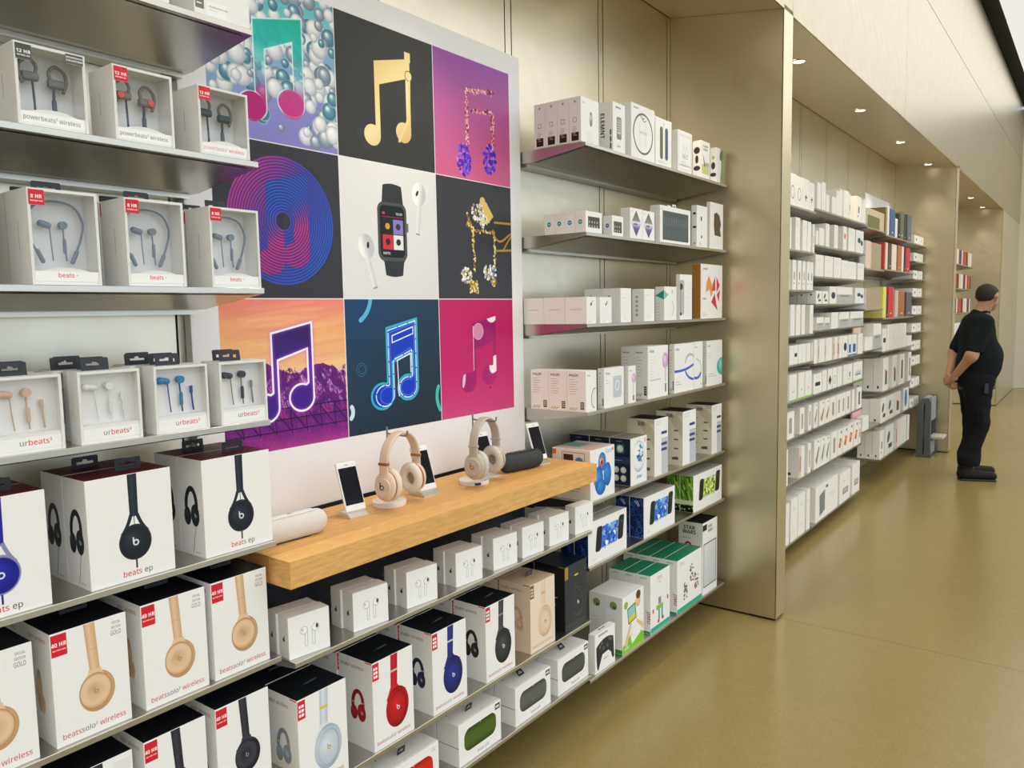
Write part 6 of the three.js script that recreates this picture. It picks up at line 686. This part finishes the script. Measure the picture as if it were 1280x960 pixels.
minis('D', 6, DY[6], z10, [[232, 275, 560, 'v', 0.06, 3], [288, 370, 440, 'e', 0.1], [396, 426, 430, 'a', 0.1], [430, 496, 350, 'p', 0.12], [508, 544, 395, 'p', 0.1], [548, 600, 410, 'u', 0.1], [604, 638, 385, 'k', 0.1]], 0);
const capC = [AB.cell(64, 40, (c, w, h) => { c.fillStyle = '#4a4440'; c.fillRect(w * 0.38, h * 0.36, 12, 10); }, '#f4f2ec'), AB.cell(64, 40, (c, w, h) => { c.fillStyle = '#9a9ab0'; c.fillRect(w * 0.42, h * 0.4, 8, 8); }, '#f4f2ec')];
EY.forEach((y, i) => { for (let k = 0; k < 2; k++) carton({ A: AB, n: 'watch_band_box', l: `${k ? 'pier-side' : 'folder-side'} small white watch band box on the ${N10[i]} short shelf`, g: 'small white boxes against the second pier', x: 8.80 + k * 0.26, y, z: ZM - 0.11, w: 0.235, h: 0.085, d: 0.2, cells: { f: capC[k], o: bw, e: be } }); });
// third alcove: phone cases hung close together
const cols3 = ['#c8543a', '#8a2e2a', '#e8e2d4', '#3a3a44', '#d87a3a', '#c83a34', '#e9d9a8', '#f2f0ea', '#2d4a78', '#7a3a34', '#26221e', '#d8c8a0', '#b84a34', '#f0e8dc'];
const nm3 = ['terracotta', 'oxblood', 'chalk white', 'charcoal', 'orange', 'scarlet', 'straw yellow', 'bright white', 'navy', 'rust brown', 'black', 'khaki', 'brick', 'ivory'];
[2.10, 1.785, 1.466, 1.14, 0.80].forEach((y, j) => {
  shelf(10.10, 13.0, y - 0.02, `${N10[j]} shelf down in the far alcove beyond the standing man`, 'shelves of the far alcove');
  for (let k = 0; k < 22; k++) { const x = 11.05 + k * 0.088, q = (k * 5 + j * 3) % 14, low = j > 2; if (low && k % 2) continue; solo('phone_case_pack', low ? `white accessory pack on the ${N10[j]} shelf of the far alcove` : `${nm3[q]} phone case pack on the ${N10[j]} shelf of the far alcove`, 'phone case', `phone case packs, ${N10[j]} shelf of the far alcove`, rbox(low ? 0.15 : 0.07, 0.19, 0.14, 0.006, 1).translate(0, 0.095, 0), low ? M.card : (covers.get(cols3[q]) ?? covers.set(cols3[q], std({ color: new THREE.Color(cols3[q]), roughness: 0.5 })).get(cols3[q])), [x, y - 0.019, 0.23]); }
});

// ===== things on the oak ledge =====
const ROSEHP = new THREE.MeshPhysicalMaterial({ color: lin(0.72, 0.56, 0.43), roughness: 0.38, clearcoat: 0.2 }), SANDHP = new THREE.MeshPhysicalMaterial({ color: lin(0.50, 0.44, 0.37), roughness: 0.4, clearcoat: 0.2 }), CUSH1 = std({ color: lin(0.74, 0.66, 0.55), roughness: 0.7 }), CUSH2 = std({ color: lin(0.60, 0.56, 0.48), roughness: 0.7 }), COPPER = std({ color: lin(0.50, 0.17, 0.07), metalness: 0.7, roughness: 0.3 }), ROD = std({ color: lin(0.35, 0.35, 0.36), metalness: 1, roughness: 0.3 }), MESHP = std({ color: lin(0.34, 0.29, 0.22), roughness: 0.9 });
// flat band swept along an arc
function strap(pts, w, t, n = 48) { const s = new THREE.Shape(); s.absellipse(0, 0, t / 2, w / 2, 0, 7); const c = new THREE.CatmullRomCurve3(pts.map((p) => V(...p))); const P = [], I = [], U = [], k = 12; for (let i = 0; i <= n; i++) { const p = c.getPoint(i / n), tg = c.getTangent(i / n), zz = V(0, 0, 1), nn = V(0, 0, 0).crossVectors(tg, zz).normalize(); for (let j = 0; j <= k; j++) { const a = j / k * Math.PI * 2, u = Math.cos(a), v = Math.sin(a); const q = p.clone().addScaledVector(nn, Math.sign(u) * Math.pow(Math.abs(u), 0.6) * t / 2).addScaledVector(zz, Math.sign(v) * Math.pow(Math.abs(v), 0.6) * w / 2); P.push(q.x, q.y, q.z); U.push(i / n, j / k); } } for (let i = 0; i < n; i++) for (let j = 0; j < k; j++) { const a = i * (k + 1) + j, b = a + k + 1; I.push(a, a + 1, b, b, a + 1, b + 1); } const g = new THREE.BufferGeometry(); g.setAttribute('position', new THREE.Float32BufferAttribute(P, 3)); g.setAttribute('uv', new THREE.Float32BufferAttribute(U, 2)); g.setIndex(I); g.computeVertexNormals(); return g; }
function headphone(label, pos, turn, shellM, cush, clip) {
  const t = thing('headphone', label, 'headphones', null, pos, turn); // origin under the top of the band
  const R = 0.078, arc = []; for (let i = 0; i <= 12; i++) { const a = Math.PI * (1 - i / 12); arc.push([Math.cos(a) * R, -0.082 + Math.sin(a) * 0.082, 0]); }
  arc.unshift([-R - 0.001, -0.12, 0]); arc.push([R + 0.001, -0.12, 0]);
  part(t, 'head_band', strap(arc, 0.030, 0.009), shellM);
  for (const s of [-1, 1]) {
    part(t, 'slider_clip', rbox(0.012, 0.008, 0.033, 0.002), clip, [s * R, -0.078, 0], 'copper slider clip');
    const cup = part(t, 'ear_cup', new THREE.SphereGeometry(1, 32, 20).scale(0.016, 0.043, 0.036), shellM, [s * 0.074, -0.142, 0]); cup.rotation.z = s * 0.06;
    part(cup, 'logo_disc', cyl(0.026, 0.028, 0.003, 32).rotateZ(-s * Math.PI / 2), shellM, [s * 0.0145, -0.002, 0]);
    const lg = merged([new THREE.TorusGeometry(0.006, 0.0014, 6, 20).rotateY(Math.PI / 2), box(0.0015, 0.018, 0.0028).translate(0, 0.006, s * 0.006)]); part(cup, 'logo', lg, clip === COPPER ? M.black : COPPER, [s * 0.0162, -0.002, 0]);
    const cu = part(t, 'ear_cushion', new THREE.TorusGeometry(0.026, 0.0125, 14, 36).rotateY(Math.PI / 2).scale(1.05, 1.22, 1.0), cush, [s * 0.050, -0.142, 0]); cu.rotation.z = s * 0.06;
    part(t, 'driver_mesh', cyl(0.020, 0.020, 0.004, 24).rotateZ(Math.PI / 2).scale(1, 1.2, 1), MESHP, [s * 0.056, -0.142, 0]);
    part(cup, 'seam_ring', new THREE.TorusGeometry(0.034, 0.0015, 8, 40).rotateY(Math.PI / 2).scale(1, 1.18, 1), clip, [-s * 0.008, 0, 0]);
  }
  return t;
}
const BASEW = new THREE.MeshPhysicalMaterial({ color: lin(0.80, 0.74, 0.70), roughness: 0.2, clearcoat: 0.6 });
function hpStand(label, x, z, arm) {
  const t = thing('headphone_stand', label, 'headphone stand', null, [x, TY, z]);
  part(t, 'base', new THREE.LatheGeometry([[0, 0], [0.049, 0], [0.05, 0.001], [0.05, 0.013], [0.049, 0.014], [0, 0.014]].map(([a, b]) => new THREE.Vector2(a, b)), 48), BASEW);
  part(t, 'pole', cyl(0.0028, 0.0028, 0.216, 14), ROD, [0, 0.122, 0]); part(t, 'hook_arm', tube([[0, 0.210, 0], [0, 0.209, 0.05], [0, 0.209, arm - 0.008], [0, 0.212, arm], [0, 0.224, arm + 0.003]], 0.0026, 24, 8), ROD);
  if (arm > 0.085) part(t, 'security_tag', rbox(0.02, 0.008, 0.004, 0.001), M.black, [-0.03, 0.007, 0.041]).rotation.y = -0.6; return t;
}
hpStand('round stand under the rose gold headphones, thin steel pole', 1.565, 0.178, 0.08); headphone('rose gold over-ear headphones hanging between two phones', [1.572, TY + 0.2155, 0.222], 0.16, ROSEHP, CUSH1, COPPER);
hpStand('round stand under the sand-coloured headphones, hooked arm showing', 1.920, 0.205, 0.095); headphone('sand-coloured on-ear headphones beside the black speaker', [1.925, TY + 0.2155, 0.25], 0.2, SANDHP, CUSH2, SANDHP);
const SCR = new THREE.MeshPhysicalMaterial({ color: lin(0.006, 0.007, 0.012), roughness: 0.12, specularIntensity: 0.35 }), ALU = std({ color: lin(0.78, 0.77, 0.76), metalness: 0.9, roughness: 0.35 });
function phone(label, L, R) {
  const a = onY(L[0], L[1], TY), b = onY(R[0], R[1], TY), th = 0.10;
  const t = thing('smartphone', label, 'phone', 'white demo phones on the oak ledge', [(a[0] + b[0]) / 2, TY + 0.016, (a[2] + b[2]) / 2 - 0.012], -th); t.rotation.order = 'YXZ'; t.rotation.x = -0.33;
  part(t, 'phone_body', rbox(0.067, 0.138, 0.0072, 0.0034, 4), M.whiteGloss, [0, 0.069, 0]); part(t, 'screen', rbox(0.059, 0.104, 0.0006, 0.0002, 1), SCR, [0, 0.070, 0.0036], 'dark glass screen'); part(t, 'home_button', new THREE.TorusGeometry(0.0048, 0.0005, 6, 24), ALU, [0, 0.0085, 0.0037]); part(t, 'earpiece', rbox(0.010, 0.0016, 0.0006, 0.0002, 1), M.gap, [0, 0.129, 0.0036]);
  const d = thing('phone_dock', label.replace('white phone', 'aluminium dock under the white phone'), 'dock', 'phone docks on the oak ledge', [(a[0] + b[0]) / 2, TY, (a[2] + b[2]) / 2 - 0.02], -th);
  const s = new THREE.Shape([[-0.03, 0], [0.026, 0], [0.026, 0.004], [0.012, 0.013], [-0.026, 0.015], [-0.03, 0.013]].map(([x, y]) => new THREE.Vector2(x, y))), g = swapXZ(new THREE.ExtrudeGeometry(s, { depth: 0.062, bevelEnabled: false })).translate(-0.031, 0, 0); part(d, 'dock_body', g, ALU); part(d, 'connector', rbox(0.01, 0.006, 0.003, 0.001), M.white, [0, 0.0175, 0.006]);
}
phone('white phone standing left of the rose gold headphones', [433.4, 648], [464.4, 644.5]); phone('white phone standing right of the rose gold headphones', [524.5, 621.5], [553.7, 617]); phone('white phone standing behind the sand-coloured headphones', [605, 596.8], [626, 594.8]); phone('white phone standing right of the black speaker', [672, 582], [688, 578.5]);
function speaker(label, x, z, len, r, mat, cap, turn) {
  const t = thing('portable_speaker', label, 'speaker', null, [x, TY, z], turn);
  const s = new THREE.Shape(); s.absellipse(0, 0, 1, 1, 0, 7); const g = new THREE.CapsuleGeometry(r, len - 2 * r, 12, 36).rotateZ(Math.PI / 2).scale(1, 0.98, 0.72); g.translate(0, r * 0.98 + 0.0005, 0); part(t, 'grille', g, mat); part(t, 'top_strip', rbox(len - 2.4 * r, 0.003, 0.022, 0.0012), cap, [0, r * 1.96, 0]); const b = part(t, 'power_button', cyl(0.007, 0.007, 0.003, 20), cap === M.black ? ROD : ALU, [0, r * 1.96 + 0.002, 0]); part(t, 'foot', rbox(len * 0.5, 0.003, 0.02, 0.001), M.black, [0, 0.0015, 0]);
}
const gr = (a) => dataTex(128, (u, v) => { const k = ((Math.floor(u * 64) + Math.floor(v * 64)) % 2 ? 0 : 10) + per(u, v, 6, 2) * 5; return [a[0] + k, a[1] + k, a[2] + k]; }, true); const gw = gr([208, 204, 197]), gk = gr([42, 45, 48]); for (const t of [gw, gk]) t.repeat.set(12, 8);
speaker('white capsule shaped portable speaker at the left end of the oak ledge', 1.175, 0.232, 0.215, 0.033, std({ map: gw, roughness: 0.75 }), M.white, -0.05); speaker('black capsule shaped portable speaker between two phones', 2.172, 0.212, 0.205, 0.034, std({ map: gk, roughness: 0.7 }), M.black, -0.16);
// folded step stool leaning on the second pier
{
  const t = thing('step_stool', 'folded grey plastic step stool standing against the second pier', 'step stool', null, [9.04, 0, 0.41]), G1 = std({ color: lin(0.10, 0.115, 0.125), roughness: 0.5 }), G2 = std({ color: lin(0.27, 0.31, 0.33), roughness: 0.5 });
  const frame = (x) => { const s = new THREE.Shape([[-0.07, 0], [0.07, 0], [0.06, 0.1], [0.058, 0.57], [0.03, 0.615], [-0.03, 0.60], [-0.062, 0.55]].map(([a, b]) => new THREE.Vector2(a, b))), o = new THREE.Path([[-0.006, 0.03], [0.006, 0.03], [0.006, 0.56], [-0.006, 0.55]].map(([a, b]) => new THREE.Vector2(a, b))); s.holes.push(o); return swapXZ(new THREE.ExtrudeGeometry(s, { depth: 0.045, bevelEnabled: false })).translate(x, 0, 0); };
  part(t, 'leg_frame', frame(-0.19), G1); part(t, 'leg_frame', frame(0.145), G1); part(t, 'top_plate', rbox(0.285, 0.24, 0.022, 0.008), G2, [0, 0.49, 0.045]); part(t, 'handle_bar', rbox(0.285, 0.03, 0.05, 0.01), G2, [0, 0.60, 0.0]); part(t, 'back_panel', rbox(0.285, 0.5, 0.016, 0.006), G1, [0, 0.3, -0.05]); part(t, 'step', rbox(0.27, 0.028, 0.13, 0.008), std({ color: lin(0.50, 0.46, 0.36), roughness: 0.6 }), [0, 0.20, 0.10]); part(t, 'lower_plate', rbox(0.285, 0.14, 0.02, 0.008), G2, [0, 0.09, 0.045]);
}

// ===== the man standing beyond the first alcove =====
// a field of tapered capsules joined by a smooth minimum, meshed with marching cubes
function blend(bones, k, box3, res, cut) {
  const [x0, x1, y0, y1, z0, z1] = box3, mc = new MarchingCubes(res, new THREE.MeshBasicMaterial(), false, false, 400000); mc.isolation = 0; const n = res, hs = n / 2;
  const B = bones.map(([a, b, ra, rb, sq]) => { const d = [b[0] - a[0], b[1] - a[1], b[2] - a[2]]; return { a, d, L: d[0] * d[0] + d[1] * d[1] + d[2] * d[2] || 1e-9, ra, rb, sq: sq ?? [1, 1, 1] }; });
  const cx = (x0 + x1) / 2, cy = (y0 + y1) / 2, cz = (z0 + z1) / 2, hx = (x1 - x0) / 2, hy = (y1 - y0) / 2, hz = (z1 - z0) / 2;
  for (let k3 = 0; k3 < n; k3++) for (let j = 0; j < n; j++) for (let i = 0; i < n; i++) {
    const x = cx + (i - hs) / hs * hx, y = cy + (j - hs) / hs * hy, z = cz + (k3 - hs) / hs * hz; let s = 0;
    for (const b of B) { const px = x - b.a[0], py = y - b.a[1], pz = z - b.a[2]; let t = (px * b.d[0] + py * b.d[1] + pz * b.d[2]) / b.L; t = t < 0 ? 0 : t > 1 ? 1 : t; const qx = (px - b.d[0] * t) / b.sq[0], qy = (py - b.d[1] * t) / b.sq[1], qz = (pz - b.d[2] * t) / b.sq[2], dd = Math.sqrt(qx * qx + qy * qy + qz * qz) - (b.ra + (b.rb - b.ra) * t); if (dd < 0.25) s += Math.exp(-dd / k); }
    let d = s > 0 ? -k * Math.log(s) : 1; if (cut) d = cut(x, y, z, d); mc.field[(k3 * n + j) * n + i] = -d;
  }
  mc.update(); const P = [], src = mc.positionArray; for (let q = 0; q < mc.count * 3; q += 3) P.push(cx + src[q] * hx, cy + src[q + 1] * hy, cz + src[q + 2] * hz);
  let g = new THREE.BufferGeometry(); g.setAttribute('position', new THREE.Float32BufferAttribute(P, 3)); g = mergeVertices(g, 1e-5); g.computeVertexNormals();
  const nrm = g.attributes.normal, p = g.attributes.position; let out = 0; const c = new THREE.Vector3(); for (let q = 0; q < p.count; q += 7) { const b = B[0]; out += (p.getX(q) - cx) * nrm.getX(q) + (p.getZ(q) - cz) * nrm.getZ(q); }
  if (out < 0) { const ix = g.index.array; for (let q = 0; q < ix.length; q += 3) { const t = ix[q]; ix[q] = ix[q + 1]; ix[q + 1] = t; } g.computeVertexNormals(); }
  return g;
}
{
  const SKIN = std({ color: lin(0.46, 0.25, 0.145), roughness: 0.55 }), HAIR = std({ color: lin(0.020, 0.013, 0.008), roughness: 0.75 }), SHIRT = new THREE.MeshPhysicalMaterial({ color: lin(0.009, 0.013, 0.014), roughness: 0.9, specularIntensity: 0.25 }), TROU = new THREE.MeshPhysicalMaterial({ color: lin(0.009, 0.010, 0.011), roughness: 0.9, specularIntensity: 0.25 }), BOOT = new THREE.MeshPhysicalMaterial({ color: lin(0.014, 0.010, 0.006), roughness: 0.6, specularIntensity: 0.4 }), BELT = std({ color: lin(0.01, 0.01, 0.01), roughness: 0.35 });
  const man = thing('person', 'man in black polo shirt and black trousers, hands clasped behind his back', 'person', null, [8.02, 0, 0.90], 0.42);
  // person frame: +z forward, +x his left; the right side (-x) is towards the camera
  const hipR = [-0.095, 0.88, 0.03], hipL = [0.095, 0.88, 0.04], kneeR = [-0.105, 0.48, 0.045], kneeL = [0.11, 0.48, 0.085], ankR = [-0.11, 0.10, -0.03], ankL = [0.12, 0.10, 0.045];
  const shR = [-0.195, 1.40, 0.035], shL = [0.195, 1.40, 0.055], elR = [-0.255, 1.12, -0.075], elL = [0.255, 1.12, -0.06], wrR = [-0.075, 0.905, -0.165], wrL = [0.06, 0.885, -0.165];
  const head = [0, 1.615, 0.115], yaw = -0.0;
  const torso = [[[0, 0.90, 0.035], [0, 1.02, 0.05], 0.145, 0.150, [1.12, 1, 0.92]], [[0, 1.03, 0.075], [0, 1.10, 0.085], 0.150, 0.150, [1.06, 1, 1]], [[0, 1.12, 0.06], [0, 1.30, 0.045], 0.150, 0.140, [1.18, 1, 0.86]], [[-0.10, 1.385, 0.035], [0.10, 1.385, 0.045], 0.080, 0.080]];
  const arms = [[shR, elR, 0.058, 0.043], [elR, wrR, 0.043, 0.028], [shL, elL, 0.058, 0.043], [elL, wrL, 0.043, 0.028]];
  const legs = [[hipR, kneeR, 0.088, 0.058], [kneeR, ankR, 0.056, 0.04], [hipL, kneeL, 0.088, 0.058], [kneeL, ankL, 0.056, 0.04], [[-0.11, 0.045, -0.045], [-0.125, 0.035, 0.15], 0.038, 0.03], [[0.12, 0.045, 0.03], [0.14, 0.035, 0.22], 0.038, 0.03]];
  const neck = [[[0, 1.40, 0.04], [0, 1.54, 0.085], 0.062, 0.056]];
  const body = blend([...torso, ...arms, ...legs, ...neck], 0.018, [-0.42, 0.42, -0.06, 1.70, -0.36, 0.44], 110, (x, y, z, d) => d);
  // head turned to his left, away from the shelves
  const ha = 0.75, hd = (x, y, z) => [head[0] + x * Math.cos(ha) + z * Math.sin(ha), head[1] + y, head[2] - x * Math.sin(ha) + z * Math.cos(ha)];
  const skull = [[hd(0, 0.035, -0.012), hd(0, 0.03, 0.015), 0.082, 0.078, [0.96, 1.02, 1]], [hd(0, -0.02, 0.03), hd(0, -0.075, 0.052), 0.066, 0.040], [hd(0.035, -0.045, 0.03), hd(0.02, -0.085, 0.05), 0.035, 0.022], [hd(-0.035, -0.045, 0.03), hd(-0.02, -0.085, 0.05), 0.035, 0.022], [hd(0, 0.0, 0.095), hd(0, -0.028, 0.108), 0.008, 0.013], [hd(-0.014, -0.030, 0.098), hd(0.014, -0.030, 0.098), 0.008, 0.008], [hd(0, -0.055, 0.086), hd(0.018, -0.055, 0.080), 0.007, 0.005], [hd(0, -0.055, 0.086), hd(-0.018, -0.055, 0.080), 0.007, 0.005], [hd(-0.04, 0.022, 0.075), hd(0.04, 0.022, 0.075), 0.013, 0.013], [[0, 1.48, 0.07], hd(0, -0.03, -0.01), 0.058, 0.060]];
  const earBones = []; for (const s of [-1, 1]) { earBones.push([hd(s * 0.078, 0.018, -0.006), hd(s * 0.084, 0.012, -0.018), 0.010, 0.012], [hd(s * 0.084, 0.012, -0.018), hd(s * 0.076, -0.024, -0.004), 0.012, 0.007]); }
  const headG = blend([...skull, ...earBones], 0.007, [-0.16, 0.16, 1.45, 1.75, -0.05, 0.28], 90);
  // hands: the right grips the left wrist behind the back
  const hand = (w, s, tip) => { const b = [], R = V(...tip).sub(V(...w)).normalize(), up = V(0, 0, -1), sd = V(0, 0, 0).crossVectors(R, up).normalize(), at = (a, c, e) => { const v = V(...w).addScaledVector(R, a).addScaledVector(sd, c).addScaledVector(up, e); return [v.x, v.y, v.z]; }; b.push([at(-0.03, 0, 0), at(0.02, 0, 0), 0.026, 0.027]); for (const c of [-0.026, -0.009, 0.009, 0.026]) b.push([at(0.02, c * 0.7, 0), at(0.075, c, 0.004), 0.018, 0.0125]); [[-0.027, 0.85], [-0.009, 1], [0.009, 1.05], [0.027, 0.92]].forEach(([c, l]) => { b.push([at(0.075, c, 0.004), at(0.075 + 0.034 * l, c * 1.05, -0.008), 0.0102, 0.0092], [at(0.075 + 0.034 * l, c * 1.05, -0.008), at(0.075 + 0.044 * l, c, -0.036), 0.0092, 0.0082]); }); b.push([at(0.012, s * 0.026, 0.006), at(0.042, s * 0.047, 0.008), 0.0135, 0.0108], [at(0.042, s * 0.047, 0.008), at(0.072, s * 0.043, -0.008), 0.0105, 0.0088]); return b; };
  const hb1 = hand(wrR, 1, [wrR[0] + 0.10, wrR[1] - 0.035, wrR[2] - 0.045]), hb2 = hand(wrL, -1, [wrL[0] - 0.10, wrL[1] - 0.05, wrL[2] + 0.005]);
  const hands = [blend(hb1, 0.004, [-0.16, 0.12, 0.78, 0.98, -0.30, -0.10], 76), blend(hb2, 0.004, [-0.12, 0.14, 0.76, 0.96, -0.27, -0.08], 76)];
  part(man, 'body', mergeGeometries([body, headG, ...hands].map((g) => { const q = g.toNonIndexed(); return q; })), SKIN);
  for (const s of [-1, 1]) { const e = part(man, 'eye', new THREE.SphereGeometry(0.011, 12, 10), M.white, hd(s * 0.031, 0.004, 0.072)); part(e, 'pupil', new THREE.SphereGeometry(0.0055, 10, 8), M.black, [Math.sin(ha) * 0.0075, 0, Math.cos(ha) * 0.0075]); }
  // clothes follow the body a little way off it
  const grow = (l, e) => l.map(([a, b, ra, rb, sq]) => [a, b, ra + e, rb + e, sq]);
  const sleeve = [[shR, [-0.24, 1.17, -0.05], 0.074, 0.070], [shL, [0.24, 1.17, -0.035], 0.074, 0.070]];
  part(man, 'shirt', blend([...grow(torso, 0.016), ...sleeve, [[0, 1.38, 0.04], [0, 1.475, 0.06], 0.09, 0.066]], 0.02, [-0.40, 0.40, 0.76, 1.56, -0.24, 0.36], 88, (x, y, z, d) => Math.max(d, 0.845 - y, y - 1.490 + (z - 0.06) * 0.55, (Math.abs(x) > 0.205 && z < 0.01 && y < 1.2 ? 1.15 - y : -1))), SHIRT);
  part(man, 'collar', new THREE.TorusGeometry(0.064, 0.011, 10, 32, 5.6).rotateX(Math.PI / 2 + 0.35).rotateY(2.0), SHIRT, [0, 1.472, 0.068]);
  part(man, 'trousers', blend([[hipR, [-0.10, 0.50, 0.045], 0.120, 0.084], [[-0.10, 0.50, 0.045], [-0.11, 0.17, -0.025], 0.082, 0.072], [hipL, [0.105, 0.50, 0.08], 0.120, 0.084], [[0.105, 0.50, 0.08], [0.12, 0.17, 0.045], 0.082, 0.072], [[-0.05, 0.90, 0.035], [0.05, 0.90, 0.04], 0.142, 0.142], [[-0.11, 0.19, -0.025], [-0.11, 0.175, -0.02], 0.083, 0.083], [[0.12, 0.19, 0.045], [0.12, 0.175, 0.05], 0.083, 0.083], [[-0.185, 0.62, 0.03], [-0.185, 0.54, 0.035], 0.035, 0.035]], 0.016, [-0.36, 0.36, 0.06, 1.06, -0.22, 0.36], 92, (x, y, z, d) => Math.max(d + 0.007 * noise.noise(x * 9, y * 16, z * 9), 0.135 - y, y - 0.965)), TROU);
  part(man, 'belt', new THREE.TorusGeometry(0.146, 0.014, 8, 40).scale(1.25, 0.96, 1.9).rotateX(Math.PI / 2), BELT, [0, 0.835, 0.04]);
  part(man, 'radio_pouch', rbox(0.05, 0.09, 0.035, 0.008), BELT, [-0.2, 0.83, 0.06]);
  for (const [x, z] of [[-0.11, -0.03], [0.12, 0.045]]) { const b = part(man, 'boot', blend([[[x, 0.06, z - 0.025], [x, 0.19, z], 0.056, 0.056], [[x, 0.05, z - 0.02], [x - Math.sign(x) * -0.02, 0.042, z + 0.19], 0.052, 0.042, [1, 0.95, 1]]], 0.012, [x - 0.12, x + 0.12, -0.03, 0.27, z - 0.12, z + 0.27], 56, (X, Y, Z, d) => Math.max(d, -Y + 0.001)), BOOT); part(b, 'sole', rbox(0.105, 0.018, 0.29, 0.008), M.black, [x + Math.sign(x) * 0.008, 0.009, z + 0.075]); }
  const cap = blend([[hd(0, 0.037, -0.016), hd(0, 0.034, 0.012), 0.0865, 0.082, [0.97, 1.03, 1]]], 0.006, [-0.16, 0.16, 1.50, 1.76, -0.06, 0.27], 64, (x, y, z, d) => { const lz = (x - head[0]) * Math.sin(ha) + (z - head[2]) * Math.cos(ha), ly = y - head[1]; return Math.max(d, lz > 0.0 ? 0.050 + (lz > 0.055 ? 0.02 : 0) - ly : 0.050 - ly + lz * 1.75); }); part(man, 'hair', cap, HAIR, null, 'short dark hair');
  part(man, 'earpiece_cord', tube([hd(-0.084, -0.01, 0.0), [-0.075, 1.52, 0.10], [-0.08, 1.46, 0.11]], 0.0013, 16, 6), SKIN, null, 'thin earpiece cord');
}
shade(scene);
renderer.render(scene, camera);
